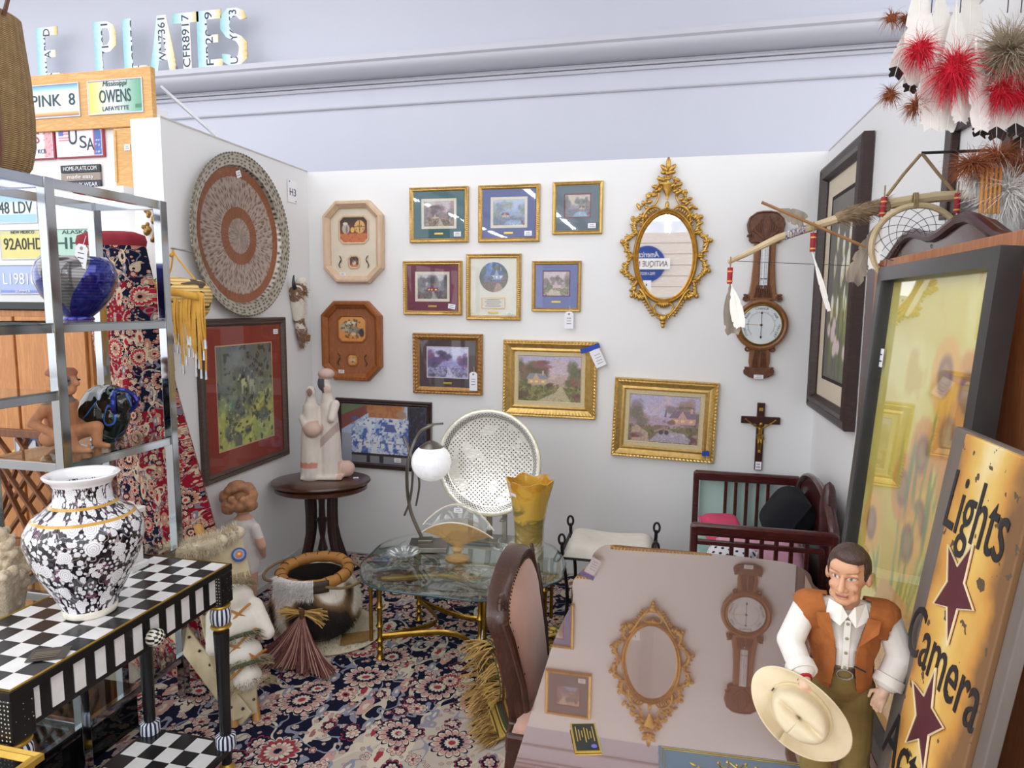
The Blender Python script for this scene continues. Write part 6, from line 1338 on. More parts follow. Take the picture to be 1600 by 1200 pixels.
# floral vase
g = G('famille_noire'); v = g.co(); x, y, z = g.sep(v); a = g.m('ARCTAN2', y, x)
P2 = g.comb(a*.15, z); P2 = g.vm('ADD', P2, g.vm('SCALE', g.vm('SUBTRACT', g.noise(P2, 18, 2, out=1), (.5, .5, .5)), .012)); base = g.mix(g.m('GREATER_THAN', g.noise(P2, 22, 2), .60), C('#14121a'), C('#5c3a50'))
vn_ = g.m('LESS_THAN', g.m('ABSOLUTE', g.m('SUBTRACT', g.m('FRACT', g.noise(P2, 26, 1)*5), .5)), .06); base = g.mix(vn_*.7, base, C('#b9a8ac'))
def blossom(base, s, R, n, dens, seed, inner):
    p = g.vm('ADD', P2, (seed*3.1, seed*1.7, 0)); vo = g.vor(p, s, 'F1', .8, '2D'); rel = g.vm('SUBTRACT', g.vm('SCALE', p, s), g.vm('SCALE', vo['Position'], s)); rx, ry, _ = g.sep(rel); cr, cg, cb = g.sep(vo['Color'])
    an = g.m('ARCTAN2', ry, rx)+cr*6.28; rad = R*(.7+.3*cg)*(.84+.16*g.m('ABSOLUTE', g.m('COSINE', an*(n/2.)))); q = vo['Distance']/rad; on = g.m('LESS_THAN', q, 1.)*g.m('LESS_THAN', cb, dens)
    rg = g.m('LESS_THAN', g.m('ABSOLUTE', g.m('SUBTRACT', g.m('FRACT', q*inner+.15*g.m('COSINE', an*n)), .5)), .09); return g.mix(on, base, g.mix(rg, C('#e9e8ea'), C('#8f8c96')))
base = blossom(base, 62, .34, 5, .8, 1, 2.); base = blossom(base, 36, .38, 6, .72, 2, 2.5); base = blossom(base, 17, .42, 10, .68, 3, 3.5)
for z0 in (.285, .318): base = g.mix(g.m('LESS_THAN', g.m('ABSOLUTE', z-z0), .0035), base, C('#c99a44'))
base = g.mix(g.m('GREATER_THAN', z, .372), base, C('#eceaec')); base = g.mix(g.m('LESS_THAN', z, .022), base, C('#e3ddd0'))
VAS = g.end(g.pbr(base, .10, 0, None, Coat_Weight=.5, Coat_Roughness=.04))
t = thing('floral_vase', 'large round black vase covered in white flowers on the checkered table', 'vase', (.672, -2.415, .7505))
MB().lathe([(r_*.75, z_*.985) for r_, z_ in [(.001, 0), (.085, 0), (.090, .004), (.092, .020), (.088, .024), (.118, .07), (.158, .13), (.184, .185), (.196, .225), (.192, .255), (.165, .290), (.115, .318), (.096, .335), (.093, .372), (.104, .388), (.122, .398), (.125, .404), (.118, .407), (.098, .400), (.085, .380), (.084, .34), (.12, .30), (.10, .2), (.001, .15)]], 72).build('body', VAS, t, 1.2)
t = thing('price_card', 'dark folded card lying on the checkered table', 'card', (.775, -2.64, .7512), .5)
MB().box((0, 0, .004), (.085, .055, .002), (.06, 0, 0)).build('card', M('card_brown', '#4a4038', '#3a322c', rough=.4), t, 0); m = MB()
for k in range(5): m.box((-.005, -.018+.009*k, .0056), (.055, .003, .0004), (.06, 0, 0))
m.build('print', M('card_print', '#7c6f5c'), t, 0, kind='stuff')
t = thing('white_plinth', 'small white porcelain plinth behind the floral vase', 'ornament', (.545, -2.13, .7505))
MB().box((0, 0, .012), (.075, .075, .024)).build('base', PWT, t, 0, .004); MB().box((0, 0, .105), (.055, .055, .165)).build('shaft', PWT, t, 0, .006); MB().box((0, 0, .197), (.075, .075, .02)).build('cap', PWT, t, 0, .005); MB().ell((0, 0, .215), (.022, .022, .012)).build('finial', PWT, t)
# low smoked glass case under the console and frame on the floor
t = thing('smoked_glass_case', 'low black glass case on the floor beneath the chrome shelf', 'case', (.19, -2.30, .0135))
SMK = M('smoked_glass', '#0e0f10', '#131516', rough=.05, scale=4); MB().box((0, 0, .085), (.26, .80, .17)).build('body', SMK, t, 0, .004)
t = thing('small_picture', 'black picture frame with gold lines lying at the lower left', 'frame', (.756, -3.06, .613), (-PI/2, 0, 0))
moulding(.34, .26, [(0, 0), (0, .014), (.004, .018), (.012, .014), (.016, .016), (.026, .008), (.026, .002)]).build('frame', GLN, t, .5); MB().box((0, -.004, .13), (.30, .006, .22)).build('panel', SMK, t, 0)
t = thing('round_stool', 'small round black stool under the gold lined picture frame', 'stool', (.756, -2.93, 0)); VNY = M('black_vinyl', '#141416', '#1c1c20', rough=.5); MB().lathe([(.001, .575), (.13, .575), (.14, .585), (.14, .602), (.13, .610), (.001, .611)], 28).build('seat', VNY, t)
for k in range(3): a = 2*PI*k/3+.5; MB().cyl((.09*math.cos(a), .09*math.sin(a), .58), (.13*math.cos(a), .13*math.sin(a), .0), .012, .010, 8).build('leg', VNY, t)

# ------------------------------------------------------------------ oval pedestal table and sculpture
OVW = wood('victorian_walnut', '#55301c', '#3d2012', .3, (.8, 5, 5), 6, .4)
t = thing('oval_side_table', 'small oval walnut pedestal table in the left corner', 'table', (.285, -.43, 0), .35)
MB().lathe([(.001, .572), (.90, .572), (.97, .578), (1., .588), (.985, .598), (.93, .602), (.001, .602)], 56, (0, 0, 0), None, .285, .225).build('table_top', OVW, t, .8)
MB().lathe([(.001, .535), (.86, .535), (.93, .545), (.93, .565), (.88, .572), (.001, .572)], 56, (0, 0, 0), None, .285, .225).build('apron', OVW, t, .8)
MB().lathe([(.016, .16), (.03, .18), (.022, .21), (.014, .25), (.022, .30), (.026, .34), (.036, .36), (.02, .375), (.018, .45), (.024, .53)], 16).build('center_post', DKW, t)
MB().lathe([(.008, .10), (.02, .13), (.035, .155), (.02, .17)], 16).build('drop_finial', DKW, t)
for k in range(4):
    a = PI/4+k*PI/2; c, s = math.cos(a), math.sin(a)
    prof = [(.075, .535), (.088, .50), (.084, .40), (.086, .30), (.105, .22), (.135, .13), (.165, .055), (.20, .024)]
    b = MB(); b.loft([[Vector((c*(r+dx)-s*w, s*(r+dx)+c*w, z+dz)) for dx, w, dz in ((-.021, -.014, 0), (.021, -.014, 0), (.021, .014, 0), (-.021, .014, 0))] for r, z in prof]); b.build('leg', DKW, t, .6, .004)
price(t, .20, .60, 0, .03, .02)
t = thing('robed_sculpture', 'tall pale clay sculpture of two robed women, one carrying a pot on her head', 'sculpture', (.265, -.40, .6025), .25)
b = MB()
for x0, y0, top, r in ((-.045, -.015, .53, .062), (.055, .015, .545, .068)):
    b.cap((x0, y0, .03), (x0, y0, .25), r*1.12, r*.95); b.cap((x0, y0, .25), (x0*.95, y0, .42), r*.95, r*.72); b.cap((x0*.9, y0, .42), (x0*.85, y0, top-.04), r*.66, r*.42); b.ell((x0*.85, y0-.006, top-.02), (.030, .032, .040))
b.cap((-.085, -.03, .36), (-.05, -.075, .30), .026, .022); b.cap((-.05, -.075, .30), (.0, -.075, .30), .022, .02); b.ell((-.02, -.07, .30), (.050, .042, .045)); b.cap((.10, -.02, .44), (.085, -.05, .36), .028, .024)
b.ell((.15, .02, .05), (.05, .045, .05)); b.box((.02, 0, .012), (.24, .15, .022)); b.ell((.045, .01, .615), (.050, .046, .033)); b.cap((.045, .01, .57), (.045, .01, .60), .022, .026); b.ell((.028, .012, .56), (.036, .036, .048))
me = fused(b, .006, 4)
def robe(co):
    x, y, z = co.T; c = np.tile(H('#ddd3c8'), (len(co), 1)); c *= (.94+.12*fbm(x*30, z*12, 3))[:, None]
    c[(z > .07) & (z < .105) & (x < .0)] = H('#d08a78'); c[((z-.19-(x-.02)*1.0) > 0) & ((z-.19-(x-.02)*1.0) < .055) & (x > .015) & (y < .02)] = H('#b8a29c'); pot = np.hypot((x+.02)/.055, (z-.30)/.05) < 1; c[pot & (y < -.03)] = H('#d3b3a4'); c[z > .585] = H('#cdb0a4')
    hair = (np.hypot((x-.022)/.042, (z-.555)/.05) < 1) & (z < .59) & ((x < .04) | (y > .0)); c[hair] = H('#4a4850')
    f1 = (np.hypot((x-.052)/.016, (z-.525)/.024) < 1) & (y < -.005); c[f1] = H('#d9b8a8'); f2 = (np.hypot((x+.038)/.015, (z-.512)/.024) < 1) & (y < -.02); c[f2] = H('#8c6a5e'); c[(x > .11) & (z < .1)] = H('#d3b0a0'); return c
colour_verts(me, robe); me.materials.append(print_mat('matte_clay', .85, 0, .2)); link('figures', me, t, 3)
def town(c):
    c.grad('#7f93c4', '#aebfdc'); c.rect(0, 0, 1, 1, '#c3cde6'); c.poly([(0, .55), (.42, .95), (.42, 1), (0, 1)], '#8f4a42'); c.poly([(0, .8), (.3, 1), (0, 1)], '#6f7f5c'); c.rect(.33, .78, .72, 1, '#b9714c'); c.dapple('#c98a4a', 18, .5, 3, .8, (c.v > .78) & (c.u > .3) & (c.u < .75)); c.rect(.78, .0, 1, 1, '#2b2430'); c.dapple('#4a4a78', 22, .55, 6, .8, c.u > .78)
    m = (c.u > .12) & (c.u < .80) & (c.v < .78) & (c.v > .16); c.dapple('#4a68b4', 9, .52, 5, .9, m, .06); c.dapple('#eef0f4', 12, .50, 8, .9, m, .05); c.dapple('#2f56ae', 26, .60, 9, .9, m, .05); c.rect(.12, .12, .78, .17, '#221c20'); c.rect(0, 0, .12, .5, '#aeb4c0')
    for k in range(6): c.rect(.2+.09*k, .22+.04*(k % 2), .245+.09*k, .34+.05*(k % 3), '#e9ecf2'); c.rect(.205+.09*k, .34, .24+.09*k, .36, '#b58a7c')
    c.poly([(.5, .55), (.66, .55), (.62, .68), (.54, .68)], '#5a68a8'); c.ell(.72, .84, .07, .08, '#b58f7c', .3, 1, .4); c.rect(.12, 0, .78, .12, '#8f8a8c'); c.rect(.3, 0, .34, .12, '#2b2628'); c.rect(.45, 0, .5, .12, '#2b2628')
frame('framed_print', 'dark framed blue and white town picture behind the robed sculpture', .165, .815, .575, 1.022, .035, DKW, None, (0, 0, .58, .377), town, None, (.10, .03), res=.004, depth=.022, tilt=.01, grp='wall prints')

# ------------------------------------------------------------------ glass coffee table
CG = glass('table_glass', (222, 234, 228), 1.7, .006, 0., None, 1.5); BRS = M('polished_brass', '#b08d3e', '#8f6f2c', rough=.25, metal=.9, scale=30)
t = thing('glass_coffee_table', 'octagonal glass coffee table on ringed brass legs', 'table', (1.34, -1.02, 0))
oc = [(-.30, -.36), (.0, -.385), (.24, -.36), (.46, -.12), (.47, .0), (.455, .14), (.32, .36), (0, .385), (-.28, .375), (-.455, .18), (-.465, 0), (-.44, -.17)]
ocs = smooth_poly(oc, 4)
b = MB(); b.loft([[Vector((x*s, y*s, z)) for x, y in ocs] for s, z in ((.985, .418), (1., .421), (1., .429), (.985, .432))]); b.build('glass_top', CG, t, .8)
MB().tube([(x*.998, y*.998, .425) for x, y in ocs], .0045, 6, True).build('glass_edge', M('edge_glass', '#3f5a5c', '#2c4446', rough=.1, scale=4), t)
LG = [(-.335, -.20), (.14, -.20), (.36, .16), (-.30, .20)]
for k, (x, y) in enumerate(LG):
    pr = [(.010, .0135), (.022, .016), (.014, .03)]
    for z in (.06, .10, .17, .26, .35): pr += [(.0115, z-.012), (.016, z-.004), (.018, z), (.016, z+.004), (.0115, z+.012)]
    pr += [(.0115, .405), (.018, .4175)]; lg = MB().lathe(pr, 14).build('leg', BRS, t); lg.location = (x, y, 0)
    lg2 = MB().cyl((.028*(-1 if x < 0 else 1), .03*(1 if y > 0 else -1), .11), (.028*(-1 if x < 0 else 1), .03*(1 if y > 0 else -1), .41), .009, n=10).build('side_rod', BRS, lg)
for k in range(4):
    (x0, y0), (x1, y1) = LG[k], LG[(k+1) % 4]; mx_, my_ = (x0+x1)/2*.25, (y0+y1)/2*.25
    for z in (.115, .385): b = MB(); b.tube(bez([(x0, y0, z), (mx_, my_, z), (mx_, my_, z), (x1, y1, z)], 20), .014, 6, False, .35); b.build('curved_stretcher', BRS, t)
tie_tag('price_tag', 'white price tag tied to a brass leg of the coffee table', 1.495, .16, -1.245, .012, .08, .1)
TZ = .4335
# lamp
NIK = M('brushed_nickel', '#8f8a80', '#7a756c', rough=.3, metal=.9, stretch=(1, 1, .1)); YL_ = -.86
t = thing('arc_table_lamp', 'nickel arc table lamp with hanging white alabaster globe', 'lamp', (0, 0, 0))
MB().box((1.125, -.90, TZ+.012), (.19, .15, .024), (0, 0, .25)).build('base', NIK, t, 0, .003); MB().box((1.10, -.88, TZ+.031), (.07, .055, .014), (0, 0, .25)).build('base_block', NIK, t, 0, .002)
for pts, r in ((((660, 842), (645, 808), (639, 785), (636, 755), (637, 725), (645, 695), (657, 674), (676, 664)), .0075), (((632, 805), (641, 780), (645, 742), (643, 714), (631, 682)), .0055), (((650, 790), (655, 762), (654, 744), (648, 725)), .005)):
    pp = [tuple(at(*p, YL_)) for p in pts]; pp = [2*Vector(pp[0])-Vector(pp[1])]+pp+[2*Vector(pp[-1])-Vector(pp[-2])]; sm = smooth_poly(pp, 5)[5:5*(len(pp)-2)+1]; MB().tube(sm, r, 8, False, 1.8).build('arc', NIK, t)
MB().bar(at(668, 664, YL_), at(692, 662, YL_), .02, .008).build('top_bar', NIK, t); q = at(674, 722, YL_); q2 = at(674, 664, YL_)
MB().cyl((q.x, q.y, q.z+.09), q2, .005, n=8).build('drop_rod', NIK, t); MB().lathe([(.001, .108), (.012, .106), (.035, .094), (.060, .075), (.058, .072), (.001, .085)], 24, q).build('globe_cap', NIK, t)
g = G('alabaster_glow'); v = g.co(); n_ = g.noise(v, 26, 5, .7, 1.); c_ = g.ramp(n_, [(.4, '#f4f4f8'), (.6, '#dfe2ea')]); GLB = g.end(g.pbr(c_, .25, 0, None, Emission_Color=(1, .98, .95, 1), Emission_Strength=.22))
MB().ell(q, (.098, .098, .094), 28, 18).build('globe', GLB, t)
o = MB().tube([at(634, 845, -.78), at(628, 848, -.74), at(616, 858, -.72), at(612, 862, -.70), (.93, -.74, .30)], .003, 6).build('lamp_cord', M('cord_clear', '#6f6f6c', rough=.4)); o.parent = t
# glass fan vase
AMB = glass('amber_glass', (244, 222, 180), 1.5, .02, .20, '#ecd09a'); CLR = glass('clear_glass', (246, 248, 246), 1.6, .01, .08, '#e6e8e8', 1.2)
t = thing('fan_vase', 'fan shaped amber and clear glass vase on the coffee table', 'vase', (1.305, -1.00, TZ))
MB().lathe([(.001, 0), (.056, 0), (.058, .005), (.03, .014), (.016, .026), (.022, .036), (.030, .046), (.022, .056), (.014, .062)], 32).build('foot', AMB, t)
def fan(u, v, sgn, top):
    a = (u-.5)*2; w = .012+.163*v**.85; x = a*w; z = .060+v*(top+.018)*(1-.55*a*a*v)+.035*v*abs(a)*v*0; return (x, sgn*(.008+.024*v*(1-a*a)), z)
MB().sheet(lambda u, v: fan(u, v, 1, .175), 40, 20).build('back_fan', CLR, t, 3, thick=.004); MB().sheet(lambda u, v: fan(u, v, -1, .105), 40, 20).build('front_fan', AMB, t, 3, thick=.004)
for sg, tp, m_ in ((1, .175, CLR), (-1, .105, AMB)): MB().tube([fan(k/40, 1, sg, tp) for k in range(41)], .0035, 6).build('rim', M('glass_rim', '#e9e2d2', '#d9cfba', rough=.1), t)
price(t, -.005, .225, .026, .042, .022)
# tall swirled vase
g = G('swirled_art_glass'); v = g.co(); x, y, z = g.sep(v); w_ = g.noise(g.vm('MULTIPLY', v, (1, 1, 1.8)), 7, 4, .6, 1.5); f = z*2.1+(w_-.5)*.9
col = g.ramp(f, [(.02, '#c9c6b4'), (.14, '#8f8c78'), (.24, '#d8d2bc'), (.34, '#a08a4c'), (.48, '#7f7038'), (.56, '#c9a548'), (.80, '#d9aa40'), (.92, '#c98f2c')]); ART = g.end(g.pbr(col, .12, 0, None, Coat_Weight=.4, Transmission_Weight=.12))
t = thing('swirled_glass_vase', 'tall amber and grey swirled glass vase with ruffled rim', 'vase', (1.665, -1.08, TZ))
pr = [(.001, 0), (.055, 0), (.062, .01), (.066, .08), (.065, .18), (.068, .24), (.082, .33), (.098, .40), (.102, .425), (.096, .425), (.080, .34), (.060, .22), (.055, .05), (.001, .04)]
MB().lathe(pr, 60, (0, 0, 0), None, 1, 1, lambda a, r, z: r*(1+.07*math.cos(a*6)*max(0, (z-.30)/.125))).build('body', ART, t, 1.2)
for vv in t.children[0].data.vertices:
    if vv.co.z > .36: vv.co.z += .007*math.cos(6*math.atan2(vv.co.y, vv.co.x))*(vv.co.z-.36)/.06
MB().box((-.055, -.083, .375), (.036, .001, .016), (.35, .1, -.6)).build('price_label', LABEL, t, 0)
# cut glass dish and two handled bowl
t = thing('cut_glass_dish', 'small round cut glass dish on the coffee table', 'dish', (1.055, -1.05, TZ))
MB().lathe([(.001, .004), (.035, 0), (.055, .010), (.075, .026), (.082, .030), (.072, .030), (.05, .016), (.001, .010)], 48, (0, 0, 0), None, 1, 1, lambda a, r, z: r*(1+.05*math.cos(a*12)*(z > .008))).build('dish', CLR, t, .4)
for k in range(12): a = 2*PI*k/12; MB().ell((.056*math.cos(a), .056*math.sin(a), .021), (.016, .005, .004), 8, 4, (0, -.5, a)).build('cut_facet', M('facet_glass', '#d9dde0', '#c4c9cc', rough=.06, metal=.3), t)
t = thing('handled_glass_bowl', 'small clear glass bowl with two curled handles behind the chair', 'bowl', (1.54, -.92, TZ))
MB().lathe([(.001, .002), (.03, 0), (.034, .006), (.024, .016), (.05, .035), (.062, .06), (.058, .08), (.054, .08), (.056, .06), (.04, .036), (.001, .028)], 32).build('bowl', CLR, t, 1.)
for s in (-1, 1): MB().tube(bez([(s*.045, 0, .03), (s*.10, 0, .03), (s*.11, 0, .085), (s*.085, 0, .09)]), .007, 8).build('handle', CLR, t)
price(t, .0, .055, -.064, .035, .022, .4)
# round pierced platter on a stand
g = G('pierced_silver'); v = g.co(); x, y, z = g.sep(v); s_ = 62.
gx = g.m('FRACT', x*s_*.71+z*s_*.71); gz = g.m('FRACT', z*s_*.71-x*s_*.71); hole = g.m('LESS_THAN', g.m('MAXIMUM', g.m('ABSOLUTE', gx-.5), g.m('ABSOLUTE', gz-.5)), .20)
r_ = g.m('SQRT', x*x+z*z)/.265; hole = hole*g.m('LESS_THAN', r_, .84)*g.m('GREATER_THAN', g.noise(v, 9, 2), .43); pat = g.noise(v, 70, 3)
rimd = g.m('GREATER_THAN', r_, .86)*g.m('LESS_THAN', r_, .94)*g.m('GREATER_THAN', g.m('SINE', g.m('ARCTAN2', z, x)*90.)*g.m('SINE', r_*160.), .2)
col = g.mix(pat, C('#f0eee6'), C('#dcdacf')); col = g.mix(hole, col, C('#4c4a46')); col = g.mix(rimd, col, C('#6c6a62')); SLV = g.end(g.pbr(col, .2, .45, g.bump(pat-hole, .5, .004)))
t = thing('pierced_platter', 'large round pierced silver platter standing upright behind the lamp', 'platter', (1.375, -.715, TZ+.13), (-.10, 0, 0))
o = MB().lathe([(.001, -.006), (.222, -.006), (.232, -.010), (.242, -.026), (.262, -.032), (.268, -.030), (.268, -.024), (.246, -.018), (.236, .0), (.001, .002)], 80, (0, 0, 0), (0, 1, 0)).build('plate', SLV, t, .9); o.location.z = .268
o = MB().tube([(.268*math.cos(a), -.028, .268*math.sin(a)+.268) for a in [2*PI*k/64 for k in range(64)]], .004, 6, True).build('rim_edge', M('pale_brass', '#d0cba4', '#bdb78e', rough=.3, metal=.6), t)
t = thing('platter_stand', 'grey metal stand holding the pierced platter on the coffee table', 'stand', (1.375, -.74, TZ))
MB().box((0, .02, .006), (.42, .12, .012)).build('base', NIK, t, 0, .003)
for x in (-.09, .09): MB().box((x, .02, .075), (.024, .014, .13)).build('upright', NIK, t, 0, .002); MB().box((x, -.005, .125), (.024, .07, .010)).build('rest', NIK, t, 0, .002)
MB().box((0, .055, .14), (.03, .012, .26)).build('back_prop', NIK, t, 0, .002)

# ------------------------------------------------------------------ scroll bench
IRN = M('black_iron', '#1f1d1c', '#2b2826', rough=.45, metal=.4)
t = thing('upholstered_bench', 'white upholstered bench with black scrolled iron frame and tassel', 'bench', (1.985, -.57, 0))
def seat(u, v):
    x, y = (u-.5)*.44, (v-.5)*.32; e = max(0, (1-(2*u-1)**6)*(1-(2*v-1)**6))**.5; return (x, y, .385+.055*e+.03*abs(2*u-1)**2*e)
MB().sheet(seat, 24, 24).sheet(lambda u, v: ((.5-u)*.44, (v-.5)*.32, .385-.012*max(0, (1-(2*u-1)**6)*(1-(2*v-1)**6))**.5), 12, 12).build('cushion', M('white_damask', '#e4dfd4', '#d8d2c4', rough=.9, scale=14, bump=.15), t, 3)
for sx in (-1, 1):
    for sy in (-1, 1):
        MB().tube(bez([(sx*.225, sy*.15, .455), (sx*.235, sy*.15, .36), (sx*.16, sy*.15, .20), (sx*.215, sy*.15, .014)], 18), .009, 8).build('leg', IRN, t)
        MB().tube([(sx*.228+.016*math.cos(a)*(1-.12*k/18), sy*.15, .470+.026*math.sin(a)) for k, a in [(k, -PI/2+2*PI*k/18*1.1) for k in range(19)]], .006, 7).build('scroll', IRN, t)
    MB().cyl((sx*.228, -.15, .40), (sx*.228, .15, .40), .008, n=8).build('side_rail', IRN, t)
for y in (-.15, .15): MB().cyl((-.22, y, .375), (.22, y, .375), .007, n=8).build('front_rail', IRN, t)
b = MB(); rf = random.Random(12); c0 = Vector((-.238, -.165, .37)); b.ell(c0, (.010, .010, .014), 8, 6)
for k in range(60): a = rf.uniform(0, 6.28); b.hair(c0+Vector((.006*math.cos(a), .006*math.sin(a), -.008)), (.12*math.cos(a), .12*math.sin(a), -1), .085, .004, 2, 0, .05, rf, .8)
b.build('tassel', M('wheat_silk', '#c9a878', '#b08f60', rough=.8), t, 0, kind='stuff')
# ------------------------------------------------------------------ dining chair
CHW = wood('chair_walnut', '#4f2c1c', '#371c12', .35, (3, 3, .7), 12, .3); VEL = M('dusty_rose_velvet', '#c49a88', '#b38878', rough=.8, scale=7, bump=.1, Sheen_Weight=.4)
t = thing('upholstered_chair', 'carved walnut dining chair with dusty rose velvet back and brass nails', 'chair', (1.865, -2.0, 0), PI/2)
def back_y(z): return .01+.075*((z-.45)/.45)**1.4 if z > .45 else .01
def back_out(o):
    pts = [(-.155+o*.6, .40), (-.175+o, .55), (-.205+o, .70)]+[((.225-o)*math.sin(a), .735+(.150-o)*math.cos(a)) for a in [-1.45+2.9*k/20 for k in range(21)]]+[(.205-o, .70), (.175-o, .55), (.155-o*.6, .40)]
    return pts
def bk(x, z, y): return Vector((x, back_y(z)+y-.020*(1-(x/.22)**2), z))
out, inn = back_out(0), back_out(.042)
MB().loft([[bk(x, z, .030) for x, z in out], [bk(x, z, -.012) for x, z in out], [bk(x*.97, z, -.026) for x, z in back_out(.012)], [bk(x, z, -.020) for x, z in back_out(.030)], [bk(x, z, -.006) for x, z in inn], [bk(x, z, .028) for x, z in inn]], True, False, True).build('back_frame', CHW, t, .8)
b = MB(); rows = []
for v_ in [k/22 for k in range(23)]:
    z = .40+(.84-.40)*v_; hw = np.interp(z, [p[1] for p in inn[:3]]+[.735, .79, .83, .8435], [-p[0] for p in inn[:3]]+[.183, .166, .10, .02]); rows.append((z, hw))
b.sheet(lambda u, v: (lambda z, hw: bk((u-.5)*2*hw, z, -.010-.020*(1-(2*u-1)**4)*min(1, (1-v)*6, v*6)))(*rows[min(22, int(round(v*22)))]), 20, 22); b.build('velvet_pad', VEL, t, 3, thick=.01)
for k in range(46):
    u = k/45; i = u*(len(inn)-1); i0 = min(len(inn)-2, int(i)); x = inn[i0][0]+(inn[i0+1][0]-inn[i0][0])*(i-i0); z = inn[i0][1]+(inn[i0+1][1]-inn[i0][1])*(i-i0)
    MB().ell(bk(x*.985, z, -.014), .0046, 6, 4).build('nail', M('antique_brass', '#5f4a2c', '#4a3820', rough=.35, metal=.8), t)
b = MB(); 
for s in (-1, 1):
    cr = MB()
    for k in range(5): cr.tube([(x, bk(x, z, -.02).y, z) for x, y, z in spiral(s*.205, .80+.006*k, .026-.004*k, .5*k, .8, s, 14)], .006, 6)
    cr.build('carved_rosette', CHW, t, 1.2, kind='stuff')
    MB().tube([bk(s*x, z, -.022) for x, z in ((.150, .42), (.172, .56), (.205, .70), (.222, .76))], .010, 8).build('stile_moulding', CHW, t)
    MB().loft([[Vector((s*.165+dx, y+dy, z)) for dx, dy in ((-.02, -.02), (.02, -.02), (.02, .02), (-.02, .02))] for y, z in ((.07, .0135), (.03, .2), (.01, .45))]).build('leg', CHW, t, .5, .004)
    MB().lathe([(.016, .0135), (.022, .03), (.018, .06), (.028, .32), (.03, .40)], 12, (s*.20, -.38, 0)).build('leg', CHW, t)
MB().box((0, -.19, .415), (.46, .44, .06)).build('seat_frame', CHW, t, 0, .01)
MB().sheet(lambda u, v: ((u-.5)*.44, -.40+.41*v, .445+.05*max(0, (1-(2*u-1)**4)*(1-(2*v-1)**4))**.5), 16, 16).build('seat_pad', VEL, t, 3, thick=.006)
# ------------------------------------------------------------------ rolled gold tapestry
g = G('gold_tapestry'); v = g.co(); x, y, z = g.sep(v); a = g.m('ARCTAN2', z, y); p = g.comb(x, a*.14)
st = g.m('FRACT', x*6.2); n_ = g.noise(p, 34, 3); col = g.ramp(n_, [(.38, '#5f4c1f'), (.5, '#a88a3a'), (.62, '#c9a850')]); vo = g.vor(p, 22, 'F1', .3, '2D')['Distance']; col = g.mix(g.m('LESS_THAN', g.m('ABSOLUTE', vo-.3), .06), col, C('#4a3a20')); col = g.mix(g.m('LESS_THAN', st, .10), col, C('#3f4a34')); col = g.mix(g.m('LESS_THAN', g.m('ABSOLUTE', st-.16), .03), col, C('#5a3428'))
TAP = g.end(g.pbr(col, .9, .15, g.bump(n_, .5, .004)))
t = thing('rolled_tapestry', 'rolled gold patterned tapestry with straw fringe on the rug under the chair', 'textile', (1.83, -1.27, .150), (0, 0, .66))
def roll(u, v):
    a = v*2*PI*2.1; r = .060+.078*v+.004*math.sin(u*20+a*3); return ((u-.5)*.62, r*math.cos(a+1.2), max(-.133, r*math.sin(a+1.2)*.95))
MB().sheet(roll, 30, 70).build('roll', TAP, t, 3, thick=.006)
MB().sheet(lambda u, v: (-.36+.44*u, -.05-.17*v, -.128+(.13*(1-v)**2)+.008*math.sin(u*17)*v), 24, 16).build('loose_end', TAP, t, 3, thick=.006)
b = MB(); rf = random.Random(15)
for k in range(420):
    v_ = rf.random(); q = Vector(roll(0, .45+.55*v_)) if k % 2 else Vector((-.36, -.05-.17*v_, -.125+.13*(1-v_)**2)); b.hair(q, (-1, rf.uniform(-.6, .6), rf.uniform(-.5, .3)), rf.uniform(.06, .11), .006, 3, .8, .4, rf, .4)
b.build('fringe', M('straw_fringe', '#c4a060', '#a88446', rough=.95, scale=30), t, 0, kind='stuff')

# ------------------------------------------------------------------ cowhide basket on a sheepskin mat
t = thing('sheepskin_mat', 'round cream sheepskin mat with tan leather patches on the rug', 'mat', (.655, -1.045, .0125))
MB().lathe([(.001, 0), (.26, 0), (.268, .008), (.255, .018), (.001, .022)], 40, (0, 0, 0), None, 1, .92).build('hide', M('cream_fleece', '#d6cbb4', '#c4b79c', rough=1., scale=50, bump=.8, bscale=90), t)
b = MB(); rf = random.Random(17)
for k in range(2200): a = rf.uniform(0, 6.28); r = .262*math.sqrt(rf.random()); b.hair((r*math.cos(a), .92*r*math.sin(a), .018), (math.cos(a), math.sin(a), 1.2), .018, .003, 2, .6, .5, rf)
b.build('fleece', M('cream_fleece', '#d6cbb4'), t, 0, kind='stuff')
TANL = M('tan_patch', '#9a7440', '#86622f', rough=.7, scale=20)
MB().add([(.10, -.06, .026), (.235, .02, .026), (.245, -.08, .026), (.14, -.16, .026)], [(0, 3, 2, 1)]).build('leather_patch', TANL, t, 0, thick=.004)
t = thing('cowhide_basket', 'white and brown cowhide basket with leather rim, twig handles and raffia bow', 'basket', (.60, -1.07, .036))
g = G('cowhide'); v = g.co(); f = g.noise(v, 5.5, 1, .4); HIDE = g.end(g.pbr(g.ramp(f, [(.44, '#e6ded2'), (.50, '#8a6a48'), (.56, '#3a2a20'), (.62, '#211a16')], 'LINEAR'), .9, 0, g.bump(g.noise(g.vm('MULTIPLY', v, (1, 1, .3)), 90, 2), .6, .004)))
pr = [(.001, 0), (.15, .0), (.18, .02), (.212, .09), (.215, .15), (.195, .22), (.165, .275), (.15, .29), (.14, .28), (.17, .21), (.18, .12), (.14, .02), (.001, .015)]
MB().lathe(pr, 48).build('body', HIDE, t)
MB().lathe([(.001, .022), (.135, .024), (.172, .12), (.162, .21), (.134, .28), (.130, .28), (.155, .2), (.16, .12), (.12, .03), (.001, .03)], 40).build('dark_inner_bowl', M('dark_inside', '#2c241e', '#221b16', rough=.95), t)  # dark inner bowl, added so the inside looks dark instead of pale
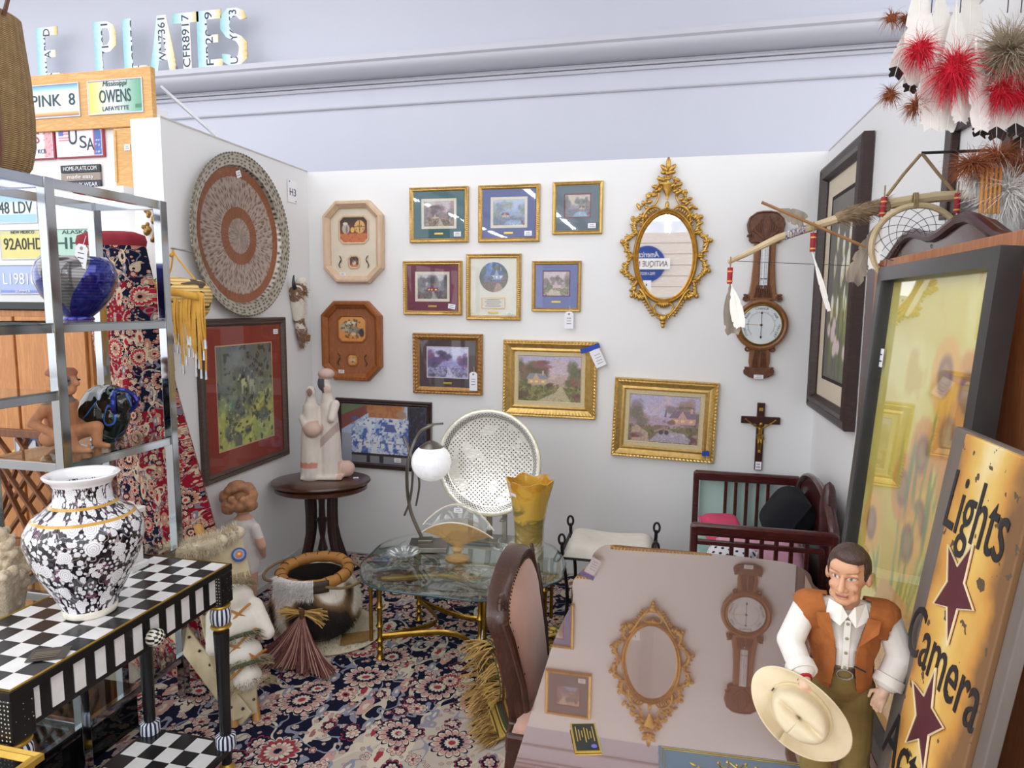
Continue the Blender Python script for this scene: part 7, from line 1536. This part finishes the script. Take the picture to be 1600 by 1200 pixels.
b = MB(); rf = random.Random(19); hcol = []
for k in range(3200):
    a = rf.uniform(0, 6.28); z = rf.uniform(.01, .27); r = np.interp(z, [.0, .02, .09, .15, .22, .275], [.15, .18, .212, .215, .195, .165]); p = (r*math.cos(a), r*math.sin(a), z); b.hair(p, (math.cos(a), math.sin(a), -1.2), rf.uniform(.014, .026), .003, 2, .6, .3, rf)
b.build('short_hair', HIDE, t, 0, kind='stuff')
rim = MB().tube([(.158*math.cos(a), .158*math.sin(a), .292+.012*math.sin(a)) for a in [2*PI*k/44 for k in range(44)]], lambda u: .028+.002*math.sin(u*70), 10, True).build('leather_rim', M('honey_leather', '#b5803f', '#9a672c', rough=.6, scale=16), t)
for k in range(16): a = 2*PI*k/16; MB().tube([(.158*math.cos(a+.03*q), .158*math.sin(a+.03*q), .292+.012*math.sin(a)) if 0 else ((.158+.0295*math.cos(q))*math.cos(a+.03), (.158+.0295*math.cos(q))*math.sin(a+.03), .292+.012*math.sin(a)+.0295*math.sin(q)) for q in [-.2, .3, .8, 1.3, 1.8, 2.3]], .0022, 5).build('stitch', M('dark_stitch', '#5a3a20', rough=.8), rim)
MB().sheet(lambda u, v: (.188*math.cos(-2.1+1.0*u), .188*math.sin(-2.1+1.0*u), .315-.06*v), 12, 4).build('fur_collar', M('white_fur', '#efece8'), t, thick=.02); MB().sheet(lambda u, v: (.19*math.cos(-1.15+.42*u), .19*math.sin(-1.15+.42*u), .312-.055*v), 8, 3).build('dark_leather_band', M('olive_leather', '#3f3626', '#332b1e', rough=.6), t, thick=.012)
b = MB()
for k in range(1500):
    a = -2.15+1.05*rf.random(); z = .235+.09*rf.random(); b.hair((.197*math.cos(a), .197*math.sin(a), z), (math.cos(a)+rf.uniform(-.5, .5), math.sin(a), rf.uniform(-1, .4)), rf.uniform(.02, .035), .003, 2, .6, .4, rf)
b.build('white_fur_trim', M('white_fur', '#efece8'), t, 0, kind='stuff')
TWG = M('twig', '#8a7350', '#6f5b3c', rough=.85, scale=40)
for s in (-1, 1): MB().tube(bez([(s*.12, -.14, .285), (s*.30, -.12, .25), (s*.29, .10, .30), (s*.13, .12, .30)], 16), .007, 7).build('twig_handle', TWG, t)
RAF = M('raffia', '#d0ab6a', '#b8904c', rough=.9, scale=30); b = MB(); c0 = Vector((.06, -.212, .185))
for k in range(150):
    s = -1 if k % 2 else 1; b.hair(c0+Vector((0, rf.uniform(-.012, .012), rf.uniform(-.006, .006))), (s*1, rf.uniform(-.35, .25), rf.uniform(-.45, .35)), rf.uniform(.08, .125), .006, 3, .3, .15, rf, .8)
b.build('raffia_bow', RAF, t, 0, kind='stuff'); MB().cap(c0+Vector((0, -.016, -.014)), c0+Vector((0, -.016, .014)), .012).build('knot', M('dark_stitch', '#5a3a20'), t)
b = MB(); b2 = MB()
for k in range(330):
    q = b if k % 3 else b2; a = rf.uniform(-1, 1); L = rf.uniform(.20, .34)
    q.tube(bez([c0+Vector((a*.01, -.012, -.01)), c0+Vector((a*.05, -.055, -.06)), c0+Vector((a*.12, -.07-.03*rf.random(), -.15)), (c0.x+a*.22+rf.uniform(-.01, .01), c0.y-.08-.10*rf.random(), -.012+.012*rf.random())], 7), .0026, 4)
b.build('maroon_tassel', M('maroon_yarn', '#6f3f3a', '#56302e', rough=.95, scale=50), t, 1.2, kind='stuff'); b2.build('pale_tassel', M('pink_yarn', '#b08a7c', '#96705f', rough=.95), t, 1.2, kind='stuff')
# ------------------------------------------------------------------ garden girl statue
t = thing('child_statue', 'white and tan painted statue of a curly haired child near the left wall', 'statue', (.138, -.965, .0125), 3.0); t.scale = (1.03, 1.03, 1.04)
b = MB(); b.lathe([(.001, 0), (.095, 0), (.10, .01), (.09, .03), (.001, .035)], 20)
for s in (-1, 1): b.cap((s*.03, 0, .04), (s*.032, 0, .15), .024, .032); b.cap((s*.032, 0, .15), (s*.034, .0, .24), .034, .04); b.cap((s*.03, -.01, .04), (s*.032, -.045, .035), .02, .017); b.cap((s*.07, 0, .45), (s*.10, -.01, .36), .028, .024); b.cap((s*.10, -.01, .36), (s*.07, -.05, .29), .022, .018)
b.cap((0, 0, .25), (0, 0, .33), .075, .07); b.cap((0, 0, .33), (0, 0, .45), .07, .062); b.cap((-.04, 0, .455), (.04, 0, .455), .036); b.cap((0, 0, .46), (0, 0, .52), .028); b.ell((0, -.005, .575), (.060, .064, .068))
rf = random.Random(21)
for k in range(46):
    a = rf.uniform(0, 6.28); ph = rf.uniform(-.6, 1.5); b.ell((.070*math.cos(ph)*math.cos(a), .012+.070*math.cos(ph)*math.sin(a)+.01, .590+.070*math.sin(ph)), rf.uniform(.018, .030), 8, 6)
b.ell((0, .03, .66), (.04, .035, .03)); me = fused(b, .006, 2)
def kid(co):
    x, y, z = co.T; c = np.tile(H('#d9a98c'), (len(co), 1)); c[(z > .22) & (z < .49)] = H('#dcd6d0'); c[z < .035] = H('#8f8a80'); hair = (z > .53) & ((y > -.03) | (z > .62)); c[hair] = H('#a8744e'); c[hair] *= (.75+.5*fbm(x*60, z*60, 5))[hair][:, None]; c[(np.abs(x) > .085) & (z < .4) & (z > .25)] = H('#d3a48c'); return c
colour_verts(me, kid); me.materials.append(print_mat('painted_plaster', .7, 0, .2)); link('body', me, t, 3)
# ------------------------------------------------------------------ cradleboard
t = thing('cradleboard', 'wooden cradleboard with white laced bundle, fur trim and fringed hide', 'cradleboard', (.715, -1.80, .0135))
za = Vector((-.46, .387, .80)).normalized(); n_ = Vector((.55, -.62, .55)); n_ = (n_-za*n_.dot(za)).normalized(); xa = (-n_).cross(za).normalized(); RM = Matrix((xa, -n_, za)).transposed(); t.rotation_euler = RM.to_euler()
RAWH = M('rawhide_board', '#c4b494', '#ac9a78', rough=.75, scale=16); YWD = wood('yellow_pole', '#c08f4a', '#a87838', .5, (5, 5, .6), 8)
MB().prism([(-.045, .03), (.045, .03), (.085, .25), (.10, .60), (.08, .74), (-.08, .74), (-.10, .60), (-.085, .25)], .0, .014).build('board', RAWH, t, .4, .004)
for s in (-1, 1):
    MB().cyl((s*.04, .020, .0), (s*.085, .020, .80), .016, .014, 10).build('pole', YWD, t)
    for k in range(7): MB().lathe([(.001, 0), (.006, .001), (.005, .003), (.001, .004)], 8, (s*(.042+.007*k), -.0005, .08+.075*k), (0, -1, 0)).build('stud', DKW, t)
b = MB()
for z, r, h in ((.16, .055, .05), (.25, .075, .06), (.36, .088, .07), (.47, .085, .06)): b.ell((.03, -.055, z), (r, .062, h))
for s in (-1, 1): b.cap((.03+s*.075, -.06, .42), (.03+s*.10, -.075, .30), .035, .03)
me = fused(b, .007, 4); me.materials.append(M('white_buckskin', '#e6e0d6', '#d8d0c2', rough=.9, scale=20, bump=.2)); link('bundle', me, t, 3)
LACE = M('orange_thong', '#bd8038', '#a56c2a', rough=.7)
for z0, z1 in ((.16, .24), (.24, .34), (.34, .44), (.44, .36), (.30, .20)): MB().tube(bez([(-.06, -.06, z0), (.0, -.128, z0+.02), (.06, -.128, z1-.02), (.115, -.06, z1)], 12), .005, 6, False, .5).build('lacing', LACE, t)
GRF = M('green_trim', '#4f5a44', '#3f4a36', rough=1.)
for z in (.20, .31): MB().tube([(.03+.080*math.cos(a), -.055+.066*math.sin(a), z) for a in [PI*k/12-PI for k in range(13)]], .008, 6).build('green_band', GRF, t)
b = MB(); fm = M('badger_fur', '#a8987a', '#857556', rough=1., scale=40)
for k in range(1100): a = rf.uniform(-PI, 0); z = rf.choice((.125, .205, .305, .52))+rf.uniform(-.018, .018); b.hair((.03+.082*math.cos(a), -.055+.066*math.sin(a), z), (math.cos(a), math.sin(a), -.5), .03, .003, 2, .7, .4, rf)
b.build('fur_trim', fm, t, 0, kind='stuff')
b = MB(); b.cap((-.20, -.03, .66), (.10, -.06, .74), .030, .028)
for k in range(2600): u = rf.random(); a = rf.uniform(0, 6.28); q = Vector((-.20+.30*u, -.03-.03*u, .66+.08*u)); b.hair(q+Vector((0, math.cos(a), math.sin(a)))*.026, (rf.uniform(-.6, .3), math.cos(a), math.sin(a)), rf.uniform(.02, .04), .003, 2, .5, .4, rf)
b.build('fur_roll', M('cream_fur', '#d9cdb6', '#c6b899', rough=1., scale=30), t, 0, kind='stuff')
MB().add([(-.20, -.035, .64), (.11, -.07, .71), (.115, -.07, .55), (-.02, -.05, .56)], [(0, 3, 2, 1)]).build('hide_flap', RAWH, t, 0, thick=.004)
b = MB()
for k in range(60): u = k/59; b.hair((-.05+.165*u, -.074, .565), (0, -.05, -1), rf.uniform(.04, .075), .0035, 2, 0, .1, rf)
b.build('hide_fringe', RAWH, t, 0, kind='stuff')
for r, cc, k in ((.030, '#2f4a8c', 0), (.022, '#7fa0c0', 1), (.014, '#d9683c', 2), (.006, '#e0c86a', 3)): MB().lathe([(.001, 0), (r, 0), (r, .003), (.001, .003)], 20, (.085, -.075-.0025*k, .64), (0, -1, 0)).build('beaded_ring', M('rosette_%d' % k, cc, rough=.5, scale=140, bump=.4), t)

q0, q1 = at(266, 968, -1.66), at(384, 1126, -1.79); inv = t.matrix_basis.inverted() if 0 else None
bpy.context.view_layer.update(); inv = t.matrix_world.inverted()
d_ = (q1-q0).normalized(); b = MB(); b.bar(inv @ q0, inv @ q1, .012, .085, inv.to_3x3() @ Vector((.7, .1, .5))); b.build('side_board', RAWH, t, .4, .004)
for k in range(7): MB().ell(inv @ (q0.lerp(q1, .06+.14*k)+Vector((.03, -.010, .015))), .006, 8, 5).build('stud', DKW, t)
MB().cyl(inv @ at(330, 862, -1.55), inv @ at(308, 822, -1.52), .018, .020, 10).build('pole_end', YWD, t)
b = MB(); p0_, p1_ = inv @ at(258, 868, -1.70), inv @ at(345, 845, -1.66); b.cap(p0_, p1_, .026, .026)
for k in range(2200): u = rf.random(); a = rf.uniform(0, 6.28); q = p0_.lerp(p1_, u); e_ = Vector((0, math.cos(a), math.sin(a))); b.hair(q+e_*.022, e_+Vector((rf.uniform(-.5, .5), 0, 0)), rf.uniform(.02, .035), .003, 2, .4, .4, rf)
b.build('fur_roll', M('cream_fur', '#d9cdb6'), t, 0, kind='stuff')
# ------------------------------------------------------------------ small joined pieces stay one part
for o in D.objects:
    if o.parent is not None and o.name.split('.')[0] in ('label_print', 'verse_print', 'writing', 'scale_marks', 'scrollwork', 'carving', 'scroll_carving', 'hanger', 'lettering', 'print', 'urn', 'finial', 'needle'):
        if o.name.split('.')[0] != 'print' or o.parent.name.startswith('gold_edged'): o['kind'] = 'stuff'
